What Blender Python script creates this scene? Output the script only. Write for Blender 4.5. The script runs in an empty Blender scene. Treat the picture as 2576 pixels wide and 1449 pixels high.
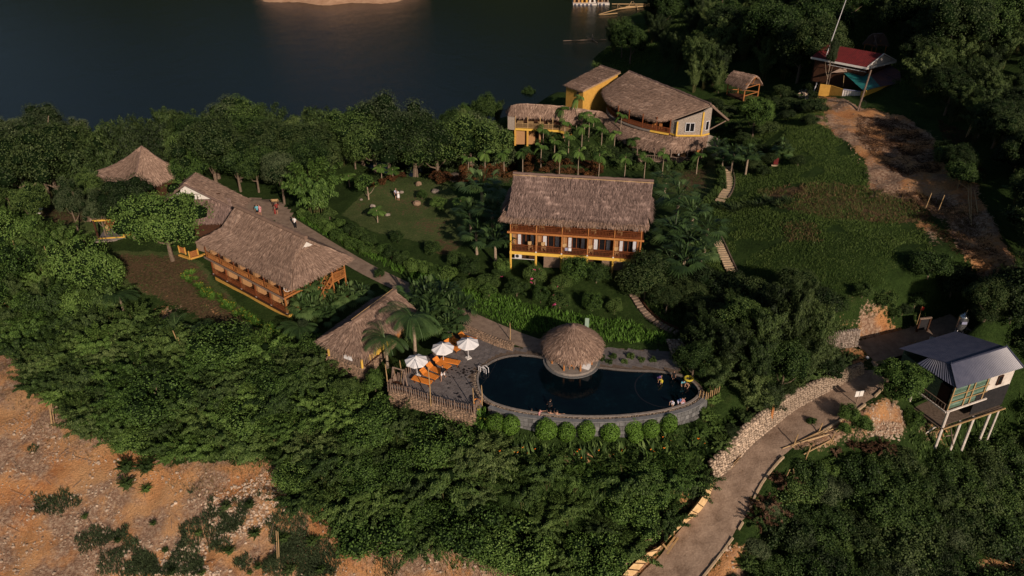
import bpy, bmesh, math, random
import numpy as np
from mathutils import Vector, Matrix
random.seed(11); rng = np.random.default_rng(11)
SC = bpy.context.scene
COL = SC.collection
R = math.radians
CAMZ = 47.0; PITCH = R(31.0); FOC = 2003.0; CX, CY = 1288.0, 724.5
SN, CS = math.sin(PITCH), math.cos(PITCH)
cam_d = bpy.data.cameras.new('camera'); cam = bpy.data.objects.new('camera', cam_d); COL.objects.link(cam)
cam.location = (0, 0, CAMZ); cam.rotation_euler = (R(90) - PITCH, 0, 0)
cam_d.sensor_width = 36; cam_d.lens = FOC / 2576 * 36; cam_d.clip_end = 3000; cam_d.clip_start = 1
SC.camera = cam
SUN_DIR = Vector((-0.40, 0.90, -0.46)).normalized()       # direction the light travels
el = math.asin(-SUN_DIR.z); az = math.atan2(-SUN_DIR.x, -SUN_DIR.y)
W = bpy.data.worlds.new('World'); SC.world = W; W.use_nodes = True
nt = W.node_tree; nt.nodes.clear()
sky = nt.nodes.new('ShaderNodeTexSky'); sky.sky_type = 'NISHITA'; sky.sun_disc = False
sky.sun_elevation = el; sky.sun_rotation = az; sky.air_density = 1.0; sky.dust_density = 1.5
bg = nt.nodes.new('ShaderNodeBackground'); bg.inputs[1].default_value = 0.05
wo = nt.nodes.new('ShaderNodeOutputWorld')
nt.links.new(sky.outputs[0], bg.inputs[0]); nt.links.new(bg.outputs[0], wo.inputs[0])
sun_d = bpy.data.lights.new('sun', 'SUN'); sun_d.energy = 5.0; sun_d.angle = R(0.6); sun_d.color = (1.0, 0.80, 0.64)
sun = bpy.data.objects.new('sun', sun_d); COL.objects.link(sun); sun.location = (40, -60, 90)
sun.rotation_euler = SUN_DIR.to_track_quat('-Z', 'Y').to_euler()
SC.view_settings.view_transform = 'Standard'; SC.view_settings.look = 'None'
SC.view_settings.exposure = -0.3; SC.view_settings.gamma = 1.0; SC.view_settings.use_curve_mapping = False
def raydir(px, py):
 u = (px - CX) / FOC; v = (py - CY) / FOC
 return (u, CS - v * SN, -SN - v * CS)
def at(px, py, z):
 d = raydir(px, py); t = (z - CAMZ) / d[2]
 return Vector((d[0] * t, d[1] * t, z))
def at_y(px, py, Y):
 d = raydir(px, py); t = Y / d[1]
 return Vector((d[0] * t, Y, CAMZ + d[2] * t))
def proj(x, y, z):
 zz = z - CAMZ
 dep = y * CS - zz * SN
 vy = -(y * SN + zz * CS)
 return CX + FOC * x / dep, CY + FOC * vy / dep
def z_at_top(y, py):
 v = (py - CY) / FOC
 return CAMZ - y * (SN + v * CS) / (CS - v * SN)
def Z1(x, y): return (x * .3556, 128.8 + y * .3556)
def Z2(x, y): return (450.8 + x * .3111, 386.4 + y * .3111)
def Z3(x, y): return (772.8 + x * .2667, 708.4 + y * .2667)
def Z4(x, y): return (1159.2 + x * .2667, 772.8 + y * .2667)
def Z5(x, y): return (1191.4 + x * .2666, 386.4 + y * .2666)
def Z6(x, y): return (1223.6 + x * .25, 128.8 + y * .25)
def Z7(x, y): return (1738.8 + x * .3111, y * .3111)
def Z8(x, y): return (1996.4 + x * .3111, 708.4 + y * .3111)
def B1(x, y): return (x * .4444, 805 + y * .4444)
def B2(x, y): return (1481.2 + x * .2889, 1030.4 + y * .2889)
def B3(x, y): return (1932 + x * .2889, 1030.4 + y * .2889)
def B4(x, y): return (1610 + x * .3111, 386.4 + y * .3111)
def B6(x, y): return (579.6 + x * .2889, 354.2 + y * .2889)
MAT = {}
def lnk(t, a, b): t.links.new(a, b)
def ramp(t, fac, stops):
 n = t.nodes.new('ShaderNodeValToRGB'); lnk(t, fac, n.inputs[0])
 while len(n.color_ramp.elements) < len(stops): n.color_ramp.elements.new(0.5)
 for e, (p, c) in zip(n.color_ramp.elements, stops):
  e.position = p; e.color = (c[0], c[1], c[2], 1)
 return n.outputs[0]
def noise(t, scale, detail=4, vec=None, rough=.6):
 n = t.nodes.new('ShaderNodeTexNoise'); n.inputs['Scale'].default_value = scale; n.inputs['Detail'].default_value = detail
 n.inputs['Roughness'].default_value = rough
 if vec is not None: lnk(t, vec, n.inputs['Vector'])
 return n.outputs['Fac']
def mixc(t, fac, a, b, mode='MIX'):
 n = t.nodes.new('ShaderNodeMix'); n.data_type = 'RGBA'; n.blend_type = mode
 for s, v in ((n.inputs[0], fac), (n.inputs[6], a), (n.inputs[7], b)):
  if isinstance(v, (int, float)): s.default_value = v
  elif isinstance(v, tuple): s.default_value = (*v[:3], 1)
  else: lnk(t, v, s)
 return n.outputs[2]
def mth(t, op, a, b=None, clamp=False):
 n = t.nodes.new('ShaderNodeMath'); n.operation = op; n.use_clamp = clamp
 for i, v in enumerate((a, b)):
  if v is None: continue
  if isinstance(v, (int, float)): n.inputs[i].default_value = v
  else: lnk(t, v, n.inputs[i])
 return n.outputs[0]
def geo_pos(t):
 n = t.nodes.new('ShaderNodeNewGeometry'); return n.outputs['Position']
def new_mat(name, rough=.8, spec=.3):
 m = bpy.data.materials.new(name); m.use_nodes = True; t = m.node_tree
 p = t.nodes['Principled BSDF']; p.inputs['Roughness'].default_value = rough
 p.inputs['Specular IOR Level'].default_value = spec
 MAT[name] = m; return m, t, p
def bump(t, p, h, strength=.4, dist=.05):
 b = t.nodes.new('ShaderNodeBump'); b.inputs['Strength'].default_value = strength; b.inputs['Distance'].default_value = dist
 lnk(t, h, b.inputs['Height']); lnk(t, b.outputs[0], p.inputs['Normal'])
def grain_mat(name, c1, c2, scale=3, rough=.8, spec=.25, bmp=.3, dist=.03, detail=5, objrand=0.0):
 m, t, p = new_mat(name, rough, spec)
 f = noise(t, scale, detail, geo_pos(t))
 f2 = noise(t, scale * 7.3, 3, geo_pos(t))
 f = mth(t, 'ADD', mth(t, 'MULTIPLY', f, .65), mth(t, 'MULTIPLY', f2, .35))
 c = ramp(t, f, [(.33, c1), (.67, c2)])
 if objrand:
  oi = t.nodes.new('ShaderNodeObjectInfo')
  k = mth(t, 'ADD', mth(t, 'MULTIPLY', oi.outputs['Random'], objrand), 1 - objrand / 2)
  c = mixc(t, 1.0, c, k, 'MULTIPLY')
 lnk(t, c, p.inputs['Base Color'])
 if bmp: bump(t, p, f, bmp, dist)
 return m
def leaf_mat(name, dark, mid, light, spec=.35, rough=.5, var=.5):
 """leaf colours; UV.x carries a random number per leaf"""
 m, t, p = new_mat(name, rough, spec)
 uv = t.nodes.new('ShaderNodeUVMap'); sx = t.nodes.new('ShaderNodeSeparateXYZ'); lnk(t, uv.outputs[0], sx.inputs[0])
 oi = t.nodes.new('ShaderNodeObjectInfo')
 big = noise(t, .35, 3, geo_pos(t))
 f = mth(t, 'ADD', mth(t, 'MULTIPLY', sx.outputs[0], .55), mth(t, 'MULTIPLY', big, .45))
 f = mth(t, 'ADD', f, mth(t, 'MULTIPLY', mth(t, 'SUBTRACT', oi.outputs['Random'], .5), var))
 c = ramp(t, f, [(.12, dark), (.5, mid), (.92, light)])
 lnk(t, c, p.inputs['Base Color'])
 return m
def thatch_mat(name, dark, mid, light):
 m, t, p = new_mat(name, .9, .15)
 uv = t.nodes.new('ShaderNodeUVMap'); mp = t.nodes.new('ShaderNodeMapping'); lnk(t, uv.outputs[0], mp.inputs[0])
 mp.inputs['Scale'].default_value = (7, .9, 1)
 f1 = noise(t, 1.0, 5, mp.outputs[0], .7)
 f2 = noise(t, .55, 4, uv.outputs[0])
 mp3 = t.nodes.new('ShaderNodeMapping'); lnk(t, uv.outputs[0], mp3.inputs[0]); mp3.inputs['Scale'].default_value = (22, 2.6, 1)
 f3 = noise(t, 1.0, 2, mp3.outputs[0], .6)
 f = mth(t, 'ADD', mth(t, 'MULTIPLY', f1, .40), mth(t, 'ADD', mth(t, 'MULTIPLY', f2, .36), mth(t, 'MULTIPLY', f3, .24)))
 sv = t.nodes.new('ShaderNodeSeparateXYZ'); lnk(t, uv.outputs[0], sv.inputs[0])
 f = mth(t, 'ADD', f, mth(t, 'MULTIPLY', mth(t, 'SINE', mth(t, 'ADD', mth(t, 'MULTIPLY', sv.outputs[1], 9.5), mth(t, 'MULTIPLY', f2, 9))), .035))
 c = ramp(t, f, [(.36, dark), (.5, mid), (.63, light)])
 lnk(t, c, p.inputs['Base Color']); bump(t, p, f, .9, .12)
 return m
class MB:
 def __init__(s): s.v = []; s.f = []; s.uv = []
 def add(s, vs, fs, uvs=None):
  o = len(s.v); s.v += [tuple(v) for v in vs]
  for i, f in enumerate(fs):
   s.f.append(tuple(o + k for k in f))
   s.uv.append(uvs[i] if uvs else None)
  return s
 def box(s, c, sx, sy, sz, ax=None, ay=None):
  """box centred at c; ax, ay unit axes"""
  ax = Vector(ax) if ax is not None else Vector((1, 0, 0)); ay = Vector(ay) if ay is not None else Vector((-ax.y, ax.x, 0))
  az_ = ax.cross(ay); c = Vector(c); vs = []
  for k in (-.5, .5):
   for j, i in ((-.5, -.5), (-.5, .5), (.5, .5), (.5, -.5)):
    vs.append(c + ax * (i * sx) + ay * (j * sy) + az_ * (k * sz))
  return s.add(vs, [(0, 3, 2, 1), (4, 5, 6, 7), (0, 1, 5, 4), (1, 2, 6, 5), (2, 3, 7, 6), (3, 0, 4, 7)])
 def bar(s, a, b, w, h=None, up=(0, 0, 1)):
  h = h or w; a = Vector(a); b = Vector(b); d = (b - a); L = d.length
  if L < 1e-6: return s
  d.normalize(); u = Vector(up)
  if abs(d.dot(u)) > .98: u = Vector((1, 0, 0))
  sd = d.cross(u).normalized()
  return s.box((a + b) / 2, L, w, h, d, sd)
 def tube(s, pts, r, n=6, cap=True):
  pts = [Vector(p) for p in pts]; rs = r if isinstance(r, (list, tuple)) else [r] * len(pts)
  o = len(s.v); prev = None
  for i, p in enumerate(pts):
   d = (pts[min(i + 1, len(pts) - 1)] - pts[max(i - 1, 0)]).normalized()
   u = prev if prev is not None else (Vector((0, 0, 1)) if abs(d.z) < .9 else Vector((1, 0, 0)))
   a = d.cross(u);
   if a.length < 1e-4: a = d.cross(Vector((0, 1, 0)))
   a.normalize(); b = a.cross(d).normalized(); prev = b
   for k in range(n):
    t = 2 * math.pi * k / n
    s.v.append(tuple(p + (a * math.cos(t) + b * math.sin(t)) * rs[i]))
  for i in range(len(pts) - 1):
   for k in range(n):
    k2 = (k + 1) % n
    s.f.append((o + i * n + k, o + i * n + k2, o + (i + 1) * n + k2, o + (i + 1) * n + k)); s.uv.append(None)
  if cap:
   s.f.append(tuple(o + k for k in range(n))); s.uv.append(None)
   e = o + (len(pts) - 1) * n
   s.f.append(tuple(e + k for k in reversed(range(n)))); s.uv.append(None)
  return s
 def prism(s, poly, z0, z1):
  n = len(poly); z0s = z0 if isinstance(z0, (list, tuple)) else [z0] * n; z1s = z1 if isinstance(z1, (list, tuple)) else [z1] * n
  vs = [(p[0], p[1], z0s[i]) for i, p in enumerate(poly)] + [(p[0], p[1], z1s[i]) for i, p in enumerate(poly)]
  fs = [(i, (i + 1) % n, n + (i + 1) % n, n + i) for i in range(n)]
  fs += [tuple(reversed(range(n))), tuple(range(n, 2 * n))]
  return s.add(vs, fs)
 def quad(s, a, b, c, d): return s.add([a, b, c, d], [(0, 1, 2, 3)])
 def lathe(s, prof, c, n=12, sq=1.0):
  o = len(s.v); c = Vector(c)
  for (r, z) in prof:
   for k in range(n):
    t = 2 * math.pi * k / n
    s.v.append((c.x + r * math.cos(t), c.y + r * sq * math.sin(t), c.z + z))
  for i in range(len(prof) - 1):
   for k in range(n):
    k2 = (k + 1) % n
    s.f.append((o + i * n + k, o + i * n + k2, o + (i + 1) * n + k2, o + (i + 1) * n + k)); s.uv.append(None)
  return s
 def mesh(s, name, mat, smooth=False):
  me = bpy.data.meshes.new(name); me.from_pydata(s.v, [], s.f)
  if any(u is not None for u in s.uv):
   lay = me.uv_layers.new(name='UVMap'); li = 0; arr = []
   for f, u in zip(s.f, s.uv):
    for k in range(len(f)): arr += list(u[k]) if u else [0, 0]
   lay.data.foreach_set('uv', arr)
  if mat is not None: me.materials.append(MAT[mat] if isinstance(mat, str) else mat)
  if smooth: me.polygons.foreach_set('use_smooth', [True] * len(me.polygons))
  me.update(); return me
 def build(s, name, mat, parent=None, smooth=False, **kw):
  return link(s.mesh(name, mat, smooth), name, parent, **kw)
def np_mesh(name, V, F, mat, uv=None, smooth=False):
 """V (n,3), F (m,4) or (m,3); uv (m,) random value per face"""
 V = np.asarray(V, np.float32); F = np.asarray(F, np.int32); k = F.shape[1]
 me = bpy.data.meshes.new(name); me.vertices.add(len(V)); me.vertices.foreach_set('co', V.ravel())
 me.loops.add(F.size); me.loops.foreach_set('vertex_index', F.ravel())
 me.polygons.add(len(F)); me.polygons.foreach_set('loop_start', np.arange(0, F.size, k, dtype=np.int32))
 try: me.polygons.foreach_set('loop_total', np.full(len(F), k, np.int32))
 except Exception: pass
 if uv is not None:
  lay = me.uv_layers.new(name='UVMap')
  uv = np.asarray(uv, np.float32)
  if uv.ndim == 1: u = np.zeros((len(F), k, 2), np.float32); u[:, :, 0] = uv[:, None]; u[:, :, 1] = uv[:, None] * 7.3 % 1.0
  else: u = uv
  lay.data.foreach_set('uv', u.ravel())
 if mat: me.materials.append(MAT[mat])
 if smooth: me.polygons.foreach_set('use_smooth', np.ones(len(F), bool))
 me.update(calc_edges=True); me.validate(); return me
def link(me, name, parent=None, label=None, cat=None, group=None, kind=None, loc=None, rz=None):
 o = bpy.data.objects.new(name, me); COL.objects.link(o)
 if parent is not None: o.parent = parent
 if loc is not None: o.location = loc
 if rz is not None: o.rotation_euler = (0, 0, rz)
 if label: o['label'] = label
 if cat: o['category'] = cat
 if group: o['group'] = group
 if kind: o['kind'] = kind
 return o
def thing(name, label, cat, loc=(0, 0, 0), rz=0, group=None):
 return link(None, name, None, label=label, cat=cat, group=group, loc=loc, rz=rz)
def kids(o): return [c for c in COL.objects if c.parent is o]
def copy_tree(o, ch, loc, rz=None, label=None, group=None, scale=None):
 r = o.copy(); COL.objects.link(r); r.location = loc
 if rz is not None: r.rotation_euler = (0, 0, rz)
 if scale is not None: r.scale = scale if isinstance(scale, tuple) else (scale,) * 3
 if label: r['label'] = label
 if group: r['group'] = group
 for c, gs in ch:
  d = c.copy(); COL.objects.link(d); d.parent = r
  for g in gs:
   e = g.copy(); COL.objects.link(e); e.parent = d
 return r
def tree_of(o, objs=None):
 objs = objs or list(COL.objects)
 return [(c, [g for g in objs if g.parent is c]) for c in objs if c.parent is o]
def inpoly(px, py, poly):
 px = np.asarray(px, float); py = np.asarray(py, float); r = np.zeros(px.shape, bool)
 n = len(poly); j = n - 1
 for i in range(n):
  xi, yi = poly[i]; xj, yj = poly[j]
  c = ((yi > py) != (yj > py)) & (px < (xj - xi) * (py - yi) / ((yj - yi) or 1e-9) + xi)
  r ^= c; j = i
 return r
def dense(pts, step):
 """resample a polyline at about `step` spacing"""
 pts = [Vector(p) for p in pts]; out = []
 for a, b in zip(pts[:-1], pts[1:]):
  n = max(1, int(round((b - a).length / step)))
  out += [a.lerp(b, k / n) for k in range(n)]
 return out + [pts[-1]]
def smooth_line(pts, it=2, closed=False):
 pts = [Vector(p) for p in pts]
 for _ in range(it):
  q = []
  n = len(pts)
  rng_ = range(n if closed else n - 1)
  if not closed: q.append(pts[0])
  for i in rng_:
   a, b = pts[i], pts[(i + 1) % n]
   q += [a.lerp(b, .25), a.lerp(b, .75)]
  if not closed: q.append(pts[-1])
  pts = q
 return pts
CP = []   # control points in world space
def cps(lst):
 for (px, py, z) in lst:
  p = at(px, py, z); CP.append((p.x, p.y, z))
cps([(1100,950,-.3),(1250,860,-.2),(1300,960,-1.0),(1600,960,-1.0),(1750,930,-.5),(1440,850,-.1),(1550,890,-.1),(1700,890,0),
(1250,1090,-1.6),(1500,1100,-1.6),(1700,1080,-1.6),(1200,1110,-2.1),(1060,1070,-1.9),(960,990,-1.9),
(1300,1250,-5),(1500,1250,-5),(1300,1400,-8.5),(1500,1400,-8.5),(1000,1400,-9),(1100,1200,-4.6),(900,1050,-3.2),
(700,1000,-4),(700,1200,-6.5),(700,1400,-9.5),(400,1000,-5),(400,1200,-7.5),(400,1400,-10.5),(100,1000,-6),(100,1200,-8.5),(100,1400,-11.5),(0,800,-5),(150,800,-5),
(550,640,-2),(725,800,-2.3),(520,700,-2.5),(400,720,-3),(250,650,-3),(300,800,-4.5),(500,860,-4),(850,760,-1.2),(850,930,-2.3),
(740,560,-.4),(900,660,-.3),(1060,745,-.2),(1000,500,.5),(1100,600,.6),(950,450,.8),(680,520,-.3),(640,400,-1.5),(850,400,-1),
(900,600,.1),(1200,750,.2),(1500,800,.4),(1580,860,.2),(1300,672,1.4),(1600,690,1.7),(1450,600,2),(1450,420,1.0),(1200,430,1.0),(1500,440,1.0),(1700,430,1.1),
(1500,300,.9),(1750,330,1.1),(1300,330,.6),(1640,400,.5),(1790,360,1.5),(1600,200,1),(1400,230,-2),
(1850,500,3),(1800,600,2.4),(1860,722,1),(1750,800,.4),(1650,850,.1),(2000,600,5),(2100,500,6.3),(2000,400,6),(1900,300,4.6),(2050,300,7.3),(2150,262,8),(2300,300,8.3),
(2300,450,7.5),(2300,600,6.3),(2200,750,3.5),(2400,700,6),(2560,600,8),(2500,450,9.5),(2500,200,13),(1900,150,5),(2050,60,9),(2250,150,9),
(2100,815,1),(2200,850,-.1),(2180,890,-.6),(2300,850,0),(2400,815,1),(2560,800,4),(2500,720,7),
(2150,960,-.9),(2050,1040,-1.9),(1950,1110,-3.0),(1850,1230,-5),(1750,1350,-7.2),(1680,1440,-8.8),
(1880,1020,-1.0),(1960,980,-.6),(1780,1080,-2.2),(1740,1180,-3.6),(1650,1230,-4.6),(1600,1330,-7),
(2120,1100,-3.4),(2200,1050,-2.4),(2250,1160,-4.6),(2350,1000,-2.6),(2400,1100,-6.0),(2550,1150,-8.5),(2500,1060,-6.5),(2100,1250,-6.5),(2400,1300,-8.5),(2100,1400,-9.5),(2500,1400,-10.5),(1950,1300,-7.2),
(260,600,-2.8),(100,560,-3.5),(0,620,-4.5)])
CP += [(-60,100,-2.5),(-30,108,-2),(-5,112,-1.5),(-95,95,-5),(-90,115,-7),(-60,120,-6),(-30,124,-6),(0,128,-6),(8,140,-8),(-70,140,-12.5),(-30,144,-12.5),(0,152,-12.5),
(-100,150,-15),(-60,165,-15),(-20,175,-15),(5,190,-15),(20,165,-11.5),(30,150,-3),(22,190,-14),(38,190,-4),(44,240,-6),(34,250,-14),(60,260,-2),(20,250,-16),(-40,230,-16),(-100,220,-16),
(60,200,3),(90,170,12),(100,130,14),(95,90,11),(100,220,12),(75,150,9),(60,165,4),(48,150,3),
(-60,30,-15),(-20,30,-14),(20,30,-12),(60,30,-13),(80,60,-6),(-80,60,-9),(-95,75,-6),(45,170,0)]
CPA = np.array(CP, float)
def tps_fit(P, lam=.02):
 x, y, z = P[:, 0] / 50, P[:, 1] / 50, P[:, 2]; n = len(P)
 r2 = (x[:, None] - x) ** 2 + (y[:, None] - y) ** 2
 K = np.where(r2 > 0, .5 * r2 * np.log(r2 + 1e-12), 0) + lam * np.eye(n)
 Pm = np.c_[np.ones(n), x, y]
 A = np.zeros((n + 3, n + 3)); A[:n, :n] = K; A[:n, n:] = Pm; A[n:, :n] = Pm.T
 return np.linalg.solve(A, np.r_[z, 0, 0, 0])
Wt = tps_fit(CPA, .0006)
def tps(X, Y):
 x, y = np.ravel(X) / 50, np.ravel(Y) / 50; n = len(CPA); out = np.empty(len(x))
 cx, cy = CPA[:, 0] / 50, CPA[:, 1] / 50
 for s in range(0, len(x), 20000):
  xs, ys = x[s:s + 20000], y[s:s + 20000]
  r2 = (xs[:, None] - cx) ** 2 + (ys[:, None] - cy) ** 2
  out[s:s + 20000] = (.5 * r2 * np.log(r2 + 1e-12)) @ Wt[:n] + Wt[n] + Wt[n + 1] * xs + Wt[n + 2] * ys
 return out.reshape(np.shape(X))
def vnoise(X, Y, s, seed=0):
 r = np.random.default_rng(seed); G = r.random((256, 256)) * 2 - 1
 x, y = np.asarray(X) / s + 1000.3, np.asarray(Y) / s + 1000.7
 xi, yi = np.floor(x).astype(int), np.floor(y).astype(int); fx, fy = x - xi, y - yi
 fx = fx * fx * (3 - 2 * fx); fy = fy * fy * (3 - 2 * fy)
 g = lambda a, b: G[a % 256, b % 256]
 return (g(xi, yi) * (1 - fx) + g(xi + 1, yi) * fx) * (1 - fy) + (g(xi, yi + 1) * (1 - fx) + g(xi + 1, yi + 1) * fx) * fy
GS = .55
GX = np.arange(-112, 112.01, GS); GY = np.arange(24, 272.01, GS)
GY = np.r_[np.arange(24, 122, .5), np.arange(122, 275, 1.5)]
XX, YY = np.meshgrid(GX, GY, indexing='ij')
HH = tps(XX, YY)
HH += vnoise(XX, YY, 6, 1) * .18 + vnoise(XX, YY, 2.2, 2) * .07
POOL = [Z4(*p) for p in [(165,700),(172,640),(190,600),(235,560),(330,500),(450,465),(560,458),(680,465),(790,485),(850,515),(862,560),(890,600),(960,640),(1045,657),(1120,652),(1190,620),(1222,588),(1250,572),(1330,577),(1500,598),(1650,606),(1850,610),(1980,628),(2110,665),(2200,720),(2248,790),(2225,840),(2150,895),(2000,945),(1800,985),(1500,1018),(1200,1025),(900,1010),(600,975),(400,930),(260,875),(190,800)]]
POOLW = [at(px, py, 0) for px, py in POOL]
DECKW = [at(*Z3(*p), 0) for p in [(775,1010),(800,930),(985,835),(1160,690),(1290,600),(1340,430),(1395,400),(1932,600)]] + \
  [at(*Z4(*p), 0) for p in [(480,365),(560,380),(790,400),(1330,375),(1560,395),(1950,408),(2060,440),(2080,600),(1980,640),(1500,640),(1220,640),(860,640),(200,640),(190,890)]] + \
  [at(*Z3(*p), 0) for p in [(1575,1235),(1300,1160),(1000,1060)]]
P2 = lambda L: [(p.x, p.y) for p in L]
mp_ = inpoly(XX, YY, P2(POOLW)); md_ = inpoly(XX, YY, P2(DECKW))
HH = np.where(md_, np.minimum(HH, -.30), HH); HH = np.where(mp_, np.minimum(HH, -1.6), HH)
def strip_line(pxs):   # list of (px,py,z)
 return smooth_line([at(*p) for p in pxs], 2)
ROAD = strip_line([(2420,812,1.0),(2330,845,0),(2240,868,-.3),(2175,885,-.6)])
ROAD2 = strip_line([(2215,905,-.7),(2140,985,-1.1),(2060,1035,-2.0),(1996,1070,-2.5),(1943,1104,-3.1),(1905,1136,-3.8),(1852,1203,-4.9),(1823,1276,-6.0),(1773,1348,-7.2),(1715,1420,-8.4),(1670,1475,-9.3),(1600,1560,-10.6)])
PATH = strip_line([(640,512,-.3),(700,540,-.3),(770,585,-.3),(905,668,-.25),(980,705,-.2),(1060,742,-.15),(1150,785,-.1),(1240,826,-.05),(1330,862,0),(1400,880,0)])
def carve(line, w, blend, drop=.1):
 global HH
 P = np.array([(p.x, p.y, p.z) for p in dense(line, .6)])
 best = np.full(HH.shape, 1e9); zz = np.zeros(HH.shape)
 x0, x1, y0, y1 = P[:, 0].min() - w - blend, P[:, 0].max() + w + blend, P[:, 1].min() - w - blend, P[:, 1].max() + w + blend
 ix = np.where((GX >= x0) & (GX <= x1))[0]; iy = np.where((GY >= y0) & (GY <= y1))[0]
 sub = np.ix_(ix, iy); X, Y = XX[sub], YY[sub]
 d = np.full(X.shape, 1e9); z = np.zeros(X.shape)
 for p in P:
  dd = np.hypot(X - p[0], Y - p[1]); m = dd < d; d[m] = dd[m]; z[m] = p[2]
 k = np.clip((d - w) / blend, 0, 1); k = k * k * (3 - 2 * k)
 HH[sub] = HH[sub] * k + (z - drop) * (1 - k)
carve(ROAD, 2.2, 1.6, .16); carve(ROAD2, 2.7, 1.4, .2); carve(PATH, 1.3, 1.0, .08)
HH = np.where(md_, np.minimum(HH, -.30), HH); HH = np.where(mp_, np.minimum(HH, -1.6), HH)
def H(x, y):
 i = int(min(max((x - GX[0]) / GS, 0), len(GX) - 2)); j = int(min(max(np.searchsorted(GY, y) - 1, 0), len(GY) - 2))
 fx = min(max((x - GX[i]) / (GX[i + 1] - GX[i]), 0), 1); fy = min(max((y - GY[j]) / (GY[j + 1] - GY[j]), 0), 1)
 return float((HH[i, j] * (1 - fx) + HH[i + 1, j] * fx) * (1 - fy) + (HH[i, j + 1] * (1 - fx) + HH[i + 1, j + 1] * fx) * fy)
def HV(x, y):
 x = np.asarray(x); y = np.asarray(y)
 i = np.clip(((x - GX[0]) / GS).astype(int), 0, len(GX) - 2); j = np.clip(np.searchsorted(GY, y) - 1, 0, len(GY) - 2)
 fx = np.clip((x - GX[i]) / (GX[i + 1] - GX[i]), 0, 1); fy = np.clip((y - GY[j]) / (GY[j + 1] - GY[j]), 0, 1)
 return (HH[i, j] * (1 - fx) + HH[i + 1, j] * fx) * (1 - fy) + (HH[i, j + 1] * (1 - fx) + HH[i + 1, j + 1] * fx) * fy
def hit(px, py):
 d = raydir(px, py); t = 40.0
 while t < 420:
  x, y, z = d[0] * t, d[1] * t, CAMZ + d[2] * t
  if z < H(x, y):
   lo, hi = t - 1.0, t
   for _ in range(10):
    m = (lo + hi) / 2
    if CAMZ + d[2] * m < H(d[0] * m, d[1] * m): hi = m
    else: lo = m
   return Vector((d[0] * hi, d[1] * hi, H(d[0] * hi, d[1] * hi)))
  t += 1.0
 return Vector((d[0] * t, d[1] * t, -12))
ZSOIL = [  # bare orange or stony soil
([(-50,940),(60,960),(120,1010),(230,1090),(420,1170),(620,1165),(760,1180),(720,1250),(850,1290),(1000,1330),(1180,1370),(1400,1420),(1520,1449),(1500,1600),(-60,1600)], .95),
([(-30,880),(40,900),(60,950),(-30,960)], 1), ([(-30,740),(50,745),(45,800),(-30,810)], .7),
([(2050,240),(2120,250),(2160,270),(2260,290),(2340,340),(2400,420),(2440,450),(2560,700),(2540,760),(2470,700),(2380,560),(2300,500),(2190,480),(2180,400),(2120,350),(2050,300)], 1.25),
([(2190,450),(2270,440),(2320,500),(2190,495)], 1), ([(2290,520),(2370,600),(2380,640),(2340,620),(2290,550)], .6),
([(2155,790),(2225,768),(2245,800),(2240,850),(2160,860)], 1), ([(2100,790),(2160,800),(2160,815),(2090,820)], .8),
([(2245,815),(2420,790),(2450,850),(2240,880)], .6), ([(2080,870),(2200,880),(2200,940),(2080,935)], .5),
([(2190,1010),(2260,1010),(2275,1060),(2265,1110),(2180,1095)], .95), ([(1990,1080),(2090,1045),(2190,1020),(2190,1100),(2080,1120),(1960,1140)], .8),
([(2310,1040),(2400,1060),(2380,1110),(2300,1100)], .6), ([(2350,1125),(2400,1150),(2390,1170),(2355,1145)], .8),
([(2400,1310),(2500,1310),(2530,1340),(2450,1350),(2400,1350)], .8), ([(2460,1410),(2576,1400),(2620,1500),(2440,1500)], .9),
([(2255,1400),(2300,1390),(2300,1430),(2255,1440)], .7), ([(1800,1400),(1880,1360),(1900,1449),(1880,1520),(1760,1520),(1760,1449)], .7), ([(1880,1250),(1920,1250),(1910,1290),(1880,1290)], .7),
([(1540,1449),(1610,1370),(1700,1270),(1780,1200),(1790,1220),(1700,1330),(1600,1470)], .8),
([(280,700),(640,790),(650,850),(560,830),(440,770)], .25), ([(380,770),(460,770),(450,800),(380,810)], .5),
([(1540,1050),(1700,1060),(1700,1075),(1540,1075)], .3), ([(1380,1130),(1540,1135),(1640,1150),(1640,1170),(1380,1165)], .7), ([(1090,1080),(1230,1130),(1240,1160),(1120,1130)], .5)]
ZDRY = [([(245,640),(480,640),(540,720),(650,810),(600,840),(470,790),(330,720)], .75),
([(870,520),(960,460),(1100,470),(1140,540),(1150,600),(1110,620),(960,560),(900,540)], .35),
([(1700,430),(1790,420),(1780,480),(1720,490)], .6), ([(1900,480),(2100,460),(2280,490),(2350,560),(2200,560),(2080,550),(1950,520)], .8), ([(1960,560),(2050,560),(2070,610),(1980,610)], .6),
([(1030,400),(1280,400),(1500,440),(1480,470),(1280,460),(1100,450)], .5), ([(60,510),(250,530),(240,560),(80,570)], .7), ([(1080,600),(1170,600),(1150,640),(1060,640)], .5)]
ZLAWN = [([(860,540),(960,440),(1110,440),(1150,500),(1180,600),(1140,640),(1060,610),(930,580)], 1), ([(900,430),(1040,400),(1300,380),(1500,420),(1280,450),(1000,440)], .8),
([(1640,430),(1800,400),(1830,480),(1760,520),(1660,470)], .8), ([(245,630),(480,630),(560,720),(650,810),(560,800),(300,720)], .8), ([(60,490),(250,520),(260,600),(210,640),(60,580)], .7)]
def zmask(zones, px, py):
 m = np.zeros(px.shape)
 for poly, v in zones: m = np.maximum(m, inpoly(px, py, poly) * v)
 return m
PXX, PYY = proj(XX, YY, HH)
def soften(M, n):
 for _ in range(n):
  M = (np.roll(M, 1, 0) + np.roll(M, -1, 0) + np.roll(M, 1, 1) + np.roll(M, -1, 1) + M * 2) / 6
 return M
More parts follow.
